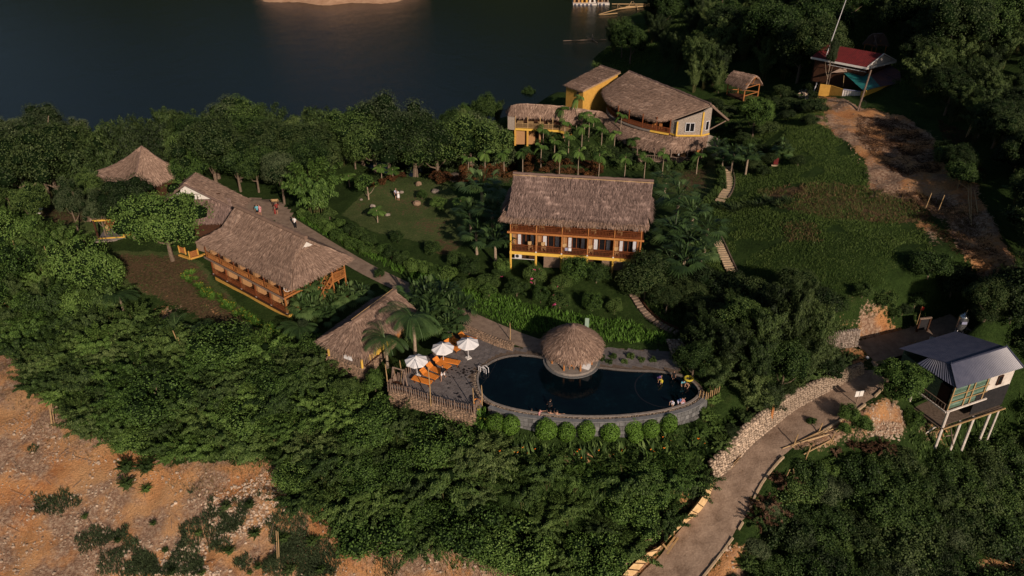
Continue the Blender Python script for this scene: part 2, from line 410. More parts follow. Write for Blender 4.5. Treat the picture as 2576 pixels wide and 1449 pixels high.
MS, MDY, ML = (soften(zmask(z, PXX, PYY), k) for z, k in ((ZSOIL, 3), (ZDRY, 4), (ZLAWN, 3)))
def zval(M, x, y):
 i = np.clip(((np.asarray(x) - GX[0]) / GS).astype(int), 0, len(GX) - 1); j = np.clip(np.searchsorted(GY, y), 0, len(GY) - 1)
 return M[i, j]
m, t, p = new_mat('ground', .95, .1)
at_ = t.nodes.new('ShaderNodeAttribute'); at_.attribute_name = 'zone'; sp = t.nodes.new('ShaderNodeSeparateColor'); lnk(t, at_.outputs['Color'], sp.inputs[0])
pos = geo_pos(t); n1 = noise(t, .5, 6, pos, .7); n2 = noise(t, 3.2, 5, pos, .7); n3 = noise(t, .16, 3, pos)
gr = ramp(t, mth(t, 'ADD', mth(t, 'MULTIPLY', n1, .5), mth(t, 'MULTIPLY', n2, .5)), [(.3, (.014, .026, .007)), (.52, (.032, .062, .014)), (.72, (.065, .09, .028))])
lw = ramp(t, mth(t, 'ADD', mth(t, 'MULTIPLY', n1, .6), mth(t, 'MULTIPLY', n2, .4)), [(.3, (.05, .082, .024)), (.52, (.088, .12, .04)), (.72, (.15, .15, .07))])
dr = ramp(t, n2, [(.3, (.06, .05, .025)), (.5, (.11, .075, .04)), (.7, (.19, .12, .07))])
so = ramp(t, mth(t, 'ADD', mth(t, 'MULTIPLY', n3, .75), mth(t, 'MULTIPLY', n2, .25)), [(.3, (.34, .12, .045)), (.46, (.56, .28, .12)), (.6, (.58, .34, .17)), (.8, (.34, .19, .12))])
st = ramp(t, n2, [(.3, (.17, .095, .06)), (.5, (.36, .23, .155)), (.65, (.56, .42, .30))])
so = mixc(t, ramp(t, noise(t, .22, 4, pos, .65), [(.44, (0, 0, 0)), (.56, (1, 1, 1))]), so, st)
def edge(ch, amp=.7):
 x = mth(t, 'ADD', ch, mth(t, 'MULTIPLY', mth(t, 'SUBTRACT', mth(t, 'ADD', mth(t, 'MULTIPLY', n1, .5), mth(t, 'MULTIPLY', n2, .5)), .5), amp * 2.6))
 return ramp(t, x, [(.40, (0, 0, 0)), (.55, (1, 1, 1))])
c = mixc(t, edge(sp.outputs[2], .4), gr, lw); c = mixc(t, edge(sp.outputs[1], .8), c, dr); c = mixc(t, edge(sp.outputs[0], 1.0), c, so)
n5 = noise(t, 7, 4, pos, .8); c = mixc(t, 1.0, c, ramp(t, n5, [(.3, (.6, .6, .6)), (.65, (1.2, 1.2, 1.2))]), 'MULTIPLY'); lnk(t, c, p.inputs['Base Color']); bump(t, p, mth(t, 'ADD', n2, n5), .9, .22)
nx, ny = len(GX), len(GY)
idx = np.arange(nx * ny).reshape(nx, ny)
F = np.stack([idx[:-1, :-1], idx[1:, :-1], idx[1:, 1:], idx[:-1, 1:]], -1).reshape(-1, 4)
HJ = HH + np.where(MS > .3, vnoise(XX, YY, 1.1, 5) * .12 + (.5 - np.abs(vnoise(XX, YY, 3.0, 6))) * .55 + vnoise(XX * 1.5, YY * .5, 2.0, 12) * .15, 0)
HJ = np.where(md_ | mp_, HH, HJ); HH = HJ
me = np_mesh('ground', np.stack([XX, YY, HJ], -1).reshape(-1, 3), F, 'ground', smooth=True)
ca = me.color_attributes.new('zone', 'FLOAT_COLOR', 'POINT')
ca.data.foreach_set('color', np.stack([MS, MDY, ML, np.ones_like(MS)], -1).ravel().astype(np.float32))
link(me, 'ground', kind='structure')
grain_mat('unseen_hill', (.010, .018, .008), (.028, .042, .018), .05, .95, .1, 0)
grain_mat('bank', (.30, .17, .10), (.52, .34, .22), .3, .95, .1, .5, .3)
b = MB(); b.add([(-1500, -400, -18), (1500, -400, -18), (1500, 1800, -18), (-1500, 1800, -18)], [(0, 1, 2, 3)]); b.build('lake_bed', 'ground', kind='structure')
m, t, p = new_mat('lake', .12, .5)
p.inputs['Base Color'].default_value = (.002, .005, .006, 1); p.inputs['IOR'].default_value = 1.33
mp = t.nodes.new('ShaderNodeMapping'); lnk(t, geo_pos(t), mp.inputs[0]); mp.inputs['Scale'].default_value = (1, .55, 1)
w1 = noise(t, 1.9, 5, mp.outputs[0], .75); w2 = noise(t, .12, 3, mp.outputs[0])
bump(t, p, mth(t, 'ADD', w1, mth(t, 'MULTIPLY', w2, 2.0)), .5, .16)
b = MB(); b.add([(-1500, 100, -12), (1500, 100, -12), (1500, 1600, -12), (-1500, 1600, -12)], [(0, 1, 2, 3)]); b.build('lake_water', 'lake', kind='structure')
V = []; nx_, ny_ = 90, 14
for j in range(ny_):
 for i in range(nx_):
  x = -900 + 1800 * i / (nx_ - 1); y = 430 + 45 * j; f = min(1, j / 8)
  f = min(1, j / 5) * (.62 + .38 * min(1, max(0, (x + 330) / 260))); h = -14 + f * (150 + 60 * float(vnoise(x, y * .4, 130, 9)) + 30 * float(vnoise(x, y, 45, 10)))
  V.append((x, y, h))
F2 = [(j * nx_ + i, j * nx_ + i + 1, (j + 1) * nx_ + i + 1, (j + 1) * nx_ + i) for j in range(ny_ - 1) for i in range(nx_ - 1)]
link(np_mesh('unseen_hills', V, F2, 'unseen_hill', smooth=True), 'unseen_hills', kind='structure')  # hills out of view, added and raised to darken the lake's reflection
V = []; n = 60
pb = [at(600 + 480 * i / (n - 1), 3.5 - 6 * math.sin(math.pi * i / (n - 1)) ** .5 + 5 * 0, -12) for i in range(n)]
for j in range(5):
 for i in range(n):
  e = math.sin(math.pi * i / (n - 1)) ** .6
  x = at(600 + 480 * i / (n - 1), 8, -12)
  V.append((x.x * (1 + j * .01), 292 + 2 * math.cos(i * .35) + (1 - e) * 14 + j * 4, -12.3 + (0, 1.2, 3.5, 6, 8)[j] * e + random.uniform(-.2, .2)))
F2 = [(j * n + i, j * n + i + 1, (j + 1) * n + i + 1, (j + 1) * n + i) for j in range(4) for i in range(n - 1)]
link(np_mesh('far_shore', V, F2, 'bank', smooth=False), 'far_shore', kind='structure')
WROOT = set()
_link0 = link
def link(me, name, parent=None, **kw):
 o = _link0(me, name, parent, **kw)
 if parent is not None and parent.name in WROOT: o.matrix_parent_inverse = Matrix.Translation(-parent.location)
 return o
def MBbuild(s, name, mat, parent=None, smooth=False, **kw): return link(s.mesh(name, mat, smooth), name, parent, **kw)
MB.build = MBbuild
def wthing(name, label, cat, loc, group=None):
 o = thing(name, label, cat, tuple(loc), 0, group); WROOT.add(o.name); return o
thatch_mat('thatch', (.055, .037, .029), (.26, .175, .132), (.55, .40, .31))
thatch_mat('thatch_grey', (.045, .032, .029), (.20, .138, .118), (.46, .335, .285))
grain_mat('wood_red', (.10, .028, .010), (.24, .075, .025), 5, .6, .3)
grain_mat('wood_orange', (.28, .10, .03), (.50, .22, .07), 4, .65, .3)
grain_mat('wood_dark', (.035, .016, .01), (.08, .035, .018), 4, .7, .2)
grain_mat('bamboo', (.30, .19, .09), (.52, .36, .18), 6, .55, .35)
grain_mat('bamboo_grey', (.13, .09, .07), (.30, .22, .17), 6, .7, .2, objrand=.4)
grain_mat('bamboo_lattice', (.16, .11, .08), (.36, .26, .19), 9, .7, .2)
grain_mat('tan_panel', (.30, .16, .07), (.46, .27, .13), 8, .7, .2)
grain_mat('ochre', (.46, .25, .05), (.62, .36, .08), 2, .85, .2, .15)
grain_mat('yellow_paint', (.62, .38, .06), (.78, .50, .10), 2, .8, .2, .15)
grain_mat('white_paint', (.62, .60, .57), (.80, .78, .75), 3, .7, .2, .1)
grain_mat('white_cloth', (.70, .70, .72), (.85, .85, .86), 2, .85, .1, .1)
grain_mat('blue_cloth', (.22, .24, .36), (.34, .36, .50), 2, .85, .1, .1)
grain_mat('red_cloth', (.45, .02, .015), (.62, .05, .03), 2, .85, .1, .1)
grain_mat('slate', (.095, .085, .085), (.20, .18, .175), 2.2, .75, .35, .3, .01, objrand=.3)
grain_mat('slate_tile', (.09, .095, .10), (.20, .20, .20), 2.5, .55, .45, .2, .01, objrand=.7)
grain_mat('coping', (.15, .135, .12), (.30, .26, .23), 3, .7, .35, .3, .01)
grain_mat('mortar', (.07, .05, .038), (.20, .155, .12), 5, .95, .1)
grain_mat('stone_pale', (.28, .21, .15), (.60, .48, .37), 2.5, .85, .2, .4, objrand=.6)
grain_mat('stone_grey', (.16, .13, .11), (.38, .32, .27), 2.5, .85, .2, .4, objrand=.7)
grain_mat('stone_brown', (.15, .10, .07), (.36, .25, .17), 2.5, .85, .2, .4, objrand=.6)
grain_mat('concrete_dirty', (.17, .115, .08), (.42, .31, .23), .8, .9, .2, .9, .12, 10)
grain_mat('path_mat', (.17, .12, .09), (.33, .25, .19), 1.6, .9, .2, .5, .03, 7)
grain_mat('kerb_mat', (.34, .25, .16), (.52, .40, .27), 2.5, .85, .2)
grain_mat('cement_yellow', (.50, .33, .15), (.78, .57, .32), 1.5, .85, .15, .4, .05, 7)
grain_mat('pebble_wall', (.18, .15, .13), (.50, .43, .36), 9, .85, .2, .6, .05)
grain_mat('inside_shade', (.012, .007, .005), (.03, .015, .01), 2, .9, .1, 0)  # near-black colour stands in for the shade inside rooms and openings
grain_mat('curtain', (.45, .46, .50), (.72, .73, .78), 9, .9, .1, .3, .03)
grain_mat('metal_white', (.55, .55, .57), (.72, .72, .74), 4, .35, .5, 0)
grain_mat('orange_wood', (.58, .17, .025), (.80, .30, .05), 4, .55, .35, .2)
grain_mat('terracotta', (.30, .09, .04), (.42, .14, .06), 4, .8, .2)
m, t, p = new_mat('glass', .12, .5); p.inputs['Base Color'].default_value = (.012, .012, .014, 1)
m, t, p = new_mat('steel', .25, .5); p.inputs['Base Color'].default_value = (.55, .57, .60, 1); p.inputs['Metallic'].default_value = .9
m, t, p = new_mat('black_plastic', .6, .3); p.inputs['Base Color'].default_value = (.02, .02, .02, 1)
m, t, p = new_mat('pool_water', .05, .5); p.inputs['IOR'].default_value = 1.33
pw = noise(t, .28, 6, geo_pos(t), .75); pw2 = noise(t, 3.0, 3, geo_pos(t))
lnk(t, ramp(t, mth(t, 'ADD', mth(t, 'MULTIPLY', pw, .8), mth(t, 'MULTIPLY', pw2, .2)), [(.38, (.001, .0035, .006)), (.54, (.0015, .006, .009)), (.68, (.003, .015, .023))]), p.inputs['Base Color'])
bump(t, p, noise(t, 5, 3, geo_pos(t)), .12, .04)
def ribbon(line, left, right, dz=0.0, follow=None, ncross=4):
 """flat strip along a line; left/right widths (number or function of 0..1)"""
 P = [Vector(p) for p in line]; n = len(P); V = []; F = []
 for i, p in enumerate(P):
  d = P[min(i + 1, n - 1)] - P[max(i - 1, 0)]; d.z = 0; d.normalize(); s = Vector((-d.y, d.x, 0)); k = i / (n - 1)
  l = left(k) if callable(left) else left; r_ = right(k) if callable(right) else right
  for c in range(ncross + 1):
   q = p + s * (l - (l + r_) * c / ncross)
   z = p.z + dz if follow is None else follow(q.x, q.y) + dz
   V.append((q.x, q.y, z))
 w = ncross + 1
 F = [(i * w + c, i * w + c + 1, (i + 1) * w + c + 1, (i + 1) * w + c) for i in range(n - 1) for c in range(ncross)]
 return V, F
def flipped(F): return [tuple(reversed(f)) for f in F]
R2 = dense(ROAD2, .7)
jig = lambda s: (lambda k: 1.9 + .25 * float(vnoise(k * 60, s, 3, 4)) + (.0 if k < .5 else .15))
V, F = ribbon(R2, jig(1), jig(7), 0.0, None, 6)
V = [(x, y, z + (.10 * float(vnoise(x, y, .9, 21)) - .05 * max(0, math.cos((i % 7) * 2.1))) * (1 if y < 61 else .15)) for i, (x, y, z) in enumerate(V)]
link(np_mesh('road', V, flipped(F), 'concrete_dirty', smooth=True), 'road', kind='structure')
R1 = dense(ROAD, .7); V, F = ribbon(R1, 1.8, 1.8, -.02, None, 4)
link(np_mesh('upper_road', V, flipped(F), 'path_mat', smooth=True), 'upper_road', kind='structure')
V, F = ribbon(dense(PATH, .7), 1.05, 1.15, 0.0, None, 4)
link(np_mesh('footpath', V, flipped(F), 'path_mat', smooth=True), 'footpath', kind='structure')
def drape(poly_px, name, mat, dz=.06, step=.6, z=None, kind='structure'):
 W_ = [hit(*p) for p in poly_px] if z is None else [at(*p, z) for p in poly_px]
 xs = [w.x for w in W_]; ys = [w.y for w in W_]
 gx = np.arange(min(xs), max(xs), step); gy = np.arange(min(ys), max(ys), step)
 V = []; F = []
 pl = P2(W_)
 for x in gx:
  for y in gy:
   if inpoly(np.array([x + step / 2]), np.array([y + step / 2]), pl)[0]:
    o = len(V)
    for dx, dy in ((0, 0), (step, 0), (step, step), (0, step)): V.append((x + dx, y + dy, H(x + dx, y + dy) + dz))
    F.append((o, o + 1, o + 2, o + 3))
 return link(np_mesh(name, V, F, mat), name, kind=kind)
drape([(590,505),(640,498),(700,505),(730,530),(745,565),(700,560),(640,545),(585,530)], 'plaza', 'path_mat')
drape([(1110,430),(1150,436),(1165,455),(1140,458),(1100,445)], 'garden_path', 'path_mat', .06, .4)
kerb = MB(); rr = R2[6:]
for a, b_ in zip(rr[:-1], rr[1:]):
 d = (b_ - a); d.z = 0; d.normalize(); s = Vector((-d.y, d.x, 0)) * (2.05)
 if random.random() < .93 and not (56 < a.y < 58): kerb.bar(a + s + Vector((0, 0, .0)), b_ + s, .16, .26)
kerb.build('kerb', 'kerb_mat', kind='structure')
def poly_offset(P, d):
 n = len(P); out = []; ar = sum(P[i].x * P[(i + 1) % n].y - P[(i + 1) % n].x * P[i].y for i in range(n)); sg = 1 if ar > 0 else -1
 for i in range(n):
  t_ = (P[(i + 1) % n] - P[i - 1]); t_.z = 0; t_.normalize()
  out.append(P[i] + Vector((t_.y, -t_.x, 0)) * (d * sg))
 return out
PO = smooth_line(POOLW, 2, closed=True)
PO_in = PO; n = len(PO)
wl = 0
V = [(p.x, p.y, -.06) for p in poly_offset(PO, .06)]
bmw = MB(); bmw.add(V, [tuple(range(len(V)))]); wo_ = bmw.build('pool_water', 'pool_water', kind='structure')
if wo_.data.polygons[0].normal.z < 0: wo_.data.flip_normals()
def front(p): # is this rim point on the open, overflowing side?
 px, py = proj(p.x, p.y, 0); return py > 1008 or (px > 1700 and py > 985)
rim1, rim2, rim3, rim4 = (poly_offset(PO, d) for d in (0.0, .20, .52, .95))
pool = wthing('swimming_pool', 'curved dark swimming pool with slate rim below the round thatched bar', 'swimming pool', (POOLW[0].x + 8, POOLW[0].y, -1.5))
def rim_strip(A, B, za, zb, sel, mb):
 for i in range(n):
  j = (i + 1) % n
  if sel(PO[i]) and sel(PO[j]): mb.add([(A[i].x, A[i].y, za), (A[j].x, A[j].y, za), (B[j].x, B[j].y, zb), (B[i].x, B[i].y, zb)], [(0, 1, 2, 3)])
def wallstrip(A, z0, z1, sel, mb):
 rim_strip(A, A, z0, z1, sel, mb)
allp = lambda p: True
mb = MB(); rim_strip(rim1, rim2, .05, .05, allp, mb); wallstrip(rim1, -.7, .05, allp, mb); wallstrip(rim2, .05, -.1, allp, mb); mb.build('inner_rim', 'coping', pool)
mb = MB(); rim_strip(rim2, rim3, -.05, -.05, allp, mb); mb.build('gutter', 'mortar', pool)
mb = MB(); rim_strip(rim3, rim4, .03, .03, front, mb); wallstrip(rim3, -.1, .03, front, mb); wallstrip(rim4, .03, -.06, front, mb); mb.build('outer_rim', 'slate_tile', pool)
mb = MB(); wallstrip(poly_offset(PO, .90), .0, -3.0, front, mb); wallstrip(rim1, -1.4, .05, allp, mb); mb.build('wall', 'slate', pool)
def stone_mesh(seed, flat=.5, mat='stone_grey', k=7):
 r = random.Random(seed); V = []; F = []
 rad = [r.uniform(.78, 1.12) for _ in range(k)]; ph = r.uniform(0, 6.28)
 for ring, (s, z) in enumerate(((1, 0), (.96, .5), (.62, 1))):
  for i in range(k):
   a = ph + 2 * math.pi * i / k
   V.append((.5 * s * rad[i] * math.cos(a), .5 * s * rad[i] * math.sin(a), flat * (z + (r.uniform(-.12, .12) if ring else 0))))
 for q in range(2):
  for i in range(k):
   j = (i + 1) % k; F.append((q * k + i, q * k + j, (q + 1) * k + j, (q + 1) * k + i))
 F.append(tuple(2 * k + i for i in range(k)))
 me = bpy.data.meshes.new('stone'); me.from_pydata(V, [], F); me.materials.append(MAT[mat]); return me
STONES = {mt: [stone_mesh(s, .42, mt) for s in range(7)] for mt in ('stone_pale', 'stone_grey', 'stone_brown')}
def raw(me): return [v.co.copy() for v in me.vertices], [tuple(p.vertices) for p in me.polygons]
RAW = {mt: [raw(m_) for m_ in L] for mt, L in STONES.items()}
mb = MB()
G0, G1 = poly_offset(PO, .26), poly_offset(PO, .47)
for i in range(n):
 j = (i + 1) % n; L = (G0[j] - G0[i]).length
 if not (front(PO[i]) or proj(PO[i].x, PO[i].y, 0)[0] < 1230): continue
 for k in range(max(1, int(L / .075))):
  u, v = random.random(), random.random(); c = G0[i].lerp(G0[j], u).lerp(G1[i].lerp(G1[j], u), v)
  s = random.uniform(.09, .17); M = Matrix.Translation((c.x, c.y, -.06)) @ Matrix.Rotation(random.uniform(0, 6.28), 4, 'Z') @ Matrix.Diagonal((s, s * .8, s, 1))
  vs, fs = random.choice(RAW['stone_brown']); mb.add([M @ q for q in vs], fs)
mb.build('pebble', 'stone_pale', pool, kind='stuff')
OW = poly_offset(PO, .93); tiles = []
acc = []; L = 0
chain = [i for i in range(n) if front(PO[i])]
st_ = next(i for i in chain if (i - 1) % n not in chain); seq = []; i = st_
while i in chain: seq.append(i); i = (i + 1) % n
line = [OW[i] for i in seq]; lens = [0]
for a, b_ in zip(line[:-1], line[1:]): lens.append(lens[-1] + (b_ - a).length)
def along(s):
 k = max(0, min(len(lens) - 2, int(np.searchsorted(lens, s)) - 1)); f = (s - lens[k]) / max(1e-6, lens[k + 1] - lens[k])
 p = line[k].lerp(line[k + 1], f); d = (line[k + 1] - line[k]).normalized(); return p, d
cen = sum(PO, Vector()) / n
tm = MB().box((0, 0, 0), .97, .06, .97).mesh('tile', 'slate_tile')
cnt = 0; extra = MB()
rows = [(-.10, .42), (-.54, .52), (-1.08, .42), (-1.52, .52)]
for ri, (zt, hh) in enumerate(rows):
 s = .2 if ri % 2 else 0.0
 while s < lens[-1] - .5:
  w_ = random.uniform(.34, .52); p, d = along(s + w_ / 2)
  nrm = Vector((d.y, -d.x, 0)); nrm = nrm if nrm.dot(p - cen) > 0 else -nrm
  c = Vector((p.x, p.y, zt - hh / 2)) + nrm * random.uniform(-.012, .012)
  if H(p.x + nrm.x * .6, p.y + nrm.y * .6) < zt - .1:
   if cnt < 300:
    o = link(tm, 'tile', pool); o.location = c; o.rotation_euler = (0, 0, math.atan2(d.y, d.x)); o.scale = (w_ * .96, 1, hh * .96); cnt += 1
   else: extra.box(c, w_ * .95, .06, hh * .94, d)
  s += w_
if extra.v: extra.build('tile_course', 'slate_tile', pool, kind='stuff')
ring = [at(*Z4(*p), 0) for p in [(1740,615),(1670,660),(1640,720),(1650,790),(1700,860),(1780,905),(1870,935),(1980,940)]]
ring = smooth_line(ring, 2); mb = MB()
for a, b_ in zip(ring[:-1], ring[1:]): mb.bar(a + Vector((0, 0, -.10)), b_ + Vector((0, 0, -.10)), .10, .10)
mb.build('wading_pool_wall', 'glass', pool)
dp = P2(DECKW); pp = P2(poly_offset(PO, .22)); st = .24
xs = np.arange(min(a for a, _ in dp), max(a for a, _ in dp), st); ys = np.arange(min(b for _, b in dp), max(b for _, b in dp), st)
X_, Y_ = np.meshgrid(xs, ys, indexing='ij'); mk = inpoly(X_ + st / 2, Y_ + st / 2, dp) & ~inpoly(X_ + st / 2, Y_ + st / 2, pp)
V = []; F = []
for x, y in zip(X_[mk], Y_[mk]):
 o = len(V); V += [(x, y, -.02), (x + st, y, -.02), (x + st, y + st, -.02), (x, y + st, -.02)]; F.append((o, o + 1, o + 2, o + 3))
link(np_mesh('pool_deck', V, F, 'mortar'), 'pool_deck', kind='structure'); deck = COL.objects['pool_deck']
sm = MB().box((0, 0, 0), 1, 1, 1).mesh('slab', 'slate'); cnt = 0; ex = MB(); cand = []
dd = Vector((.93, -.37, 0)); dn = Vector((.37, .93, 0)); o0 = Vector((-12, 58, 0))
for a in np.arange(-20, 60, .46):
 off = random.uniform(0, .6); b_ = -30 + off
 while b_ < 40:
  w_ = random.choice((.45, .6, .75)); c = o0 + dn * a + dd * (b_ + w_ / 2)
  if inpoly(np.array([c.x]), np.array([c.y]), dp)[0] and not inpoly(np.array([c.x]), np.array([c.y]), P2(poly_offset(PO, .75)))[0]: cand.append((c, w_))
  b_ += w_
cand.sort(key=lambda q: (q[0] - Vector((0, 0, 47))).length)
for c, w_ in cand:
 z = random.uniform(-.008, .004)
 if cnt < 300:
  o = link(sm, 'slab', deck); o.location = (c.x, c.y, z - .03); o.rotation_euler = (0, 0, math.atan2(dd.y, dd.x)); o.scale = (w_ - .03, .43, .06); cnt += 1
 else: ex.box((c.x, c.y, z - .03), w_ - .03, .43, .06, dd)
ex.build('paving', 'slate', deck, kind='stuff')
m, t, p = new_mat('wet', .25, .5); p.inputs['Base Color'].default_value = (.012, .010, .010, 1)
mb = MB()
wet = [Z3(*q) for q in [(1320,860),(1360,830),(1420,800),(1480,810),(1550,830),(1600,850),(1500,840),(1420,850),(1380,900),(1340,960),(1310,1020),(1400,1060),(1440,1100),(1550,900),(1540,960),(1460,880),(1530,850),(1580,845)]]
for q in wet:
 for k in range(4):
  c = at(q[0] + random.gauss(0, 5), q[1] + random.gauss(0, 4), 0); r0 = random.uniform(.04, .17); a0 = random.uniform(0, 6)
  pts = [(c.x + r0 * random.uniform(.4, 1.5) * math.cos(a0 + i * .785), c.y + r0 * random.uniform(.4, 1.5) * .8 * math.sin(a0 + i * .785), .009 + len(mb.f) * .00004) for i in range(8)]
  mb.add(pts, [tuple(range(8))])
mb.build('puddle', 'wet', deck, kind='stuff')
def stone_wall(name, label, bottom, top, size=.32, mat='stone_pale', cap=.35, cat='wall', maxobj=300, asp=.72, group=None, mortar='mortar'):
 bottom = [Vector(q) for q in bottom]; top = [Vector(q) for q in top]; n_ = len(bottom)
 c0 = sum(bottom, Vector()) / n_; root = wthing(name, label, cat, c0, group)
 mb = MB(); V = []; nor = []
 for i in range(n_):
  d = bottom[min(i + 1, n_ - 1)] - bottom[max(i - 1, 0)]; d.z = 0; d.normalize(); nn = Vector((d.y, -d.x, 0))
  if nn.dot(Vector((0, 0, 47)) - bottom[i]) < 0: nn = -nn
  nor.append(nn); V += [bottom[i], top[i], top[i] - nn * cap, bottom[i] - nn * cap - Vector((0, 0, .3))]
 for i in range(n_ - 1):
  for k in range(3): mb.add([V[i * 4 + k], V[i * 4 + k + 1], V[i * 4 + 5 + k], V[i * 4 + 4 + k]], [(0, 1, 2, 3)])
 for i in (0, n_ - 1): mb.add(V[i * 4:i * 4 + 4], [(0, 1, 2, 3)])
 mb.build('mortar', mortar, root)
 lens = [0]
 for a, b_ in zip(bottom[:-1], bottom[1:]): lens.append(lens[-1] + (b_ - a).length)
 sts = []; s = size / 2
 while s < lens[-1]:
  k = max(0, min(n_ - 2, int(np.searchsorted(lens, s)) - 1)); f = (s - lens[k]) / max(1e-6, lens[k + 1] - lens[k])
  a = bottom[k].lerp(bottom[k + 1], f); b_ = top[k].lerp(top[k + 1], f); hgt = (b_ - a).length; up = (b_ - a).normalized(); d = (bottom[k + 1] - bottom[k]).normalized()
  nn = d.cross(up).normalized(); nn = nn if nn.dot(nor[k]) > 0 else -nn
  h = size * asp * random.uniform(.3, .7)
  while h < hgt:
   w_ = size * random.uniform(.75, 1.25); hh = size * asp * random.uniform(.8, 1.2)
   c = a + up * h + d * random.uniform(-.25, .25) * size
   sts.append((c - nn * .02, d, up, nn, w_, hh)); h += hh * .97
  s += size * .93
 for i in range(n_ - 1):
  L = (top[i + 1] - top[i]).length; d = (top[i + 1] - top[i]).normalized()
  for q in range(max(1, int(L / size))):
   c = top[i].lerp(top[i + 1], (q + .5) / max(1, int(L / size))) - nor[i] * cap * .5
   sts.append((c - Vector((0, 0, .03)), d, -nor[i], Vector((0, 0, 1)), size, cap))
 sts.sort(key=lambda q: (q[0] - Vector((0, 0, 47))).length + random.uniform(0, 2)); ex = MB()
 for i, (c, d, up, nn, w_, hh) in enumerate(sts):
  a = random.uniform(-.25, .25); d2 = (d * math.cos(a) + up * math.sin(a)); u2 = nn.cross(d2)
  Mx = Matrix((d2 * w_ * 1.03, u2 * hh * 1.05, nn * size * .75)).transposed().to_4x4(); Mx.translation = c
  k = random.randrange(7)
  if i < maxobj:
   o = link(STONES[mat][k], 'stone', root); o.matrix_basis = Mx
  else:
   vs, fs = RAW[mat][k]; ex.add([Mx @ q for q in vs], fs)
 if ex.v: ex.build('stonework', mat, root, kind='stuff')
 return root
def drop(pts, dz): return [Vector((q.x, q.y, q.z + dz)) for q in pts]
wp = [(2175,940,-.9),(2100,975,-1.2),(2030,1012,-1.9),(1985,1040,-2.2),(1930,1085,-2.8),(1888,1118,-3.4),(1862,1152,-4.0),(1835,1180,-4.5),(1800,1205,-5.0)]
bt = dense(smooth_line([at(*q) for q in wp], 1), .8); n_ = len(bt); tp = []
for i, q in enumerate(bt):
 k = i / (n_ - 1); d = bt[min(i + 1, n_ - 1)] - bt[max(i - 1, 0)]; d.z = 0; d.normalize(); s = Vector((d.y, -d.x, 0)); s = s if s.y > 0 else -s
 hgt = (1.0 + .2 * math.sin(k * 3.1) + (.75 * k if k < .86 else .64 - (k - .86) * 4)); tp.append(q + s * (.35 + .55 * k) + Vector((0, 0, hgt)))
for q in bt: q.z -= .15
WTOP = tp
stone_wall('retaining_wall', 'long pale stone retaining wall along the upper side of the dirt road', bt, tp, .30, 'stone_pale', .4)
b0, b1 = at(2062, 885, -.6), at(2156, 872, -.6)
bt = dense([b0, b1], .8); stone_wall('retaining_wall', 'grey stone retaining wall beside the bare orange earth bank', bt, [q + Vector((0, .25, 1.9)) for q in bt], .26, 'stone_grey', .4)
fr = [at(*Z3(*q), 0) for q in [(765,1025),(900,1055),(1030,1095),(1160,1140),(1300,1180),(1430,1215),(1575,1250)]]
frd = dense(fr, .8); bt = [Vector((q.x + .1, q.y - .35, min(H(q.x, q.y - 1.2), -1.6) - .6)) for q in frd]
stone_wall('terrace_wall', 'rough stone wall holding up the sun deck under the paling fence', bt, [q - Vector((0, 0, .03)) for q in frd], .34, 'stone_brown', .5)
pw_ = [Z3(1370,410), Z3(1500,430), Z3(1650,500), Z3(1800,560), Z3(1932,600), Z4(480,360)]
ft = [at(q[0], q[1] + 15, 0) for q in pw_]; ftd = dense(ft, .7)
stone_wall('garden_wall', 'low brown cobble wall behind the orange loungers', ftd, [q + Vector((.05, .3, .62)) for q in ftd], .24, 'stone_brown', .35)
ft = [at(1697, 912, .0), at(1752, 912, .0)]
ftd = dense(ft, .6); stone_wall('stone_pitching', 'sloping rubble stone pitching beside the end of the pool path', ftd, [q + Vector((-.5, 2.5, .9)) for q in ftd], .3, 'stone_grey', .3, 'wall')
c1 = [(1060,610),(1000,750),(900,880),(780,1010),(650,1180),(500,1250),(390,1340),(290,1449),(200,1560)]; c2 = [(1095,625),(1050,770),(960,900),(850,985),(720,1100),(650,1205),(500,1330),(400,1449),(320,1560)]
zz = [-5.3,-5.9,-6.6,-7.3,-8.2,-8.7,-9.2,-9.8,-10.4]
low = [at(*B2(*q), z_) for q, z_ in zip(c2, zz)]; hi = [at(*B2(*q), z_ + .75) for q, z_ in zip(c1, zz)]
ws = wthing('earth_bank_wall', 'pale yellow cement wall with wooden stakes beside the lower dirt road', 'wall', low[3])
low = smooth_line(low, 2); hi = smooth_line(hi, 2); mb = MB()
NV = []
for i, (a, b_) in enumerate(zip(low, hi)):
 for k in range(5): q = a.lerp(b_, k / 4); NV.append((q.x + random.uniform(-.03, .03), q.y, q.z + .12 * math.sin(k * .785) + random.uniform(-.03, .03)))
 NV.append((b_.x - .25, b_.y + .25, b_.z - .6)); NV.append((a.x, a.y, a.z - .5))
for i in range(len(low) - 1):
 o = i * 7
 for k in range(5): mb.add([NV[o + k], NV[o + 7 + k], NV[o + 8 + k], NV[o + k + 1]], [(0, 1, 2, 3)])
 mb.add([NV[o + 6], NV[o + 13], NV[o + 7], NV[o]], [(0, 1, 2, 3)])
mb.build('render_coat', 'cement_yellow', ws)
for i in range(2, len(low) - 1, 2):
 MB().bar(low[i] + Vector((0, -.04, .1)), hi[i] + Vector((0, -.04, .32)), .06).build('stake', 'wood_dark', ws)
lr = wthing('plank_pile', 'small wooden frame of planks lying beside the yellow cement wall', 'timber', at(*B2(700,1150), -8))
for a, b_ in (((720,1045),(770,1125)), ((645,1170),(685,1220)), ((750,1110),(680,1200)), ((790,1100),(680,1255)), ((770,1105),(850,1070))):
 MB().bar(at(*B2(*a), -7.75), at(*B2(*b_), -7.95), .16, .05).build('plank', 'bamboo', lr)
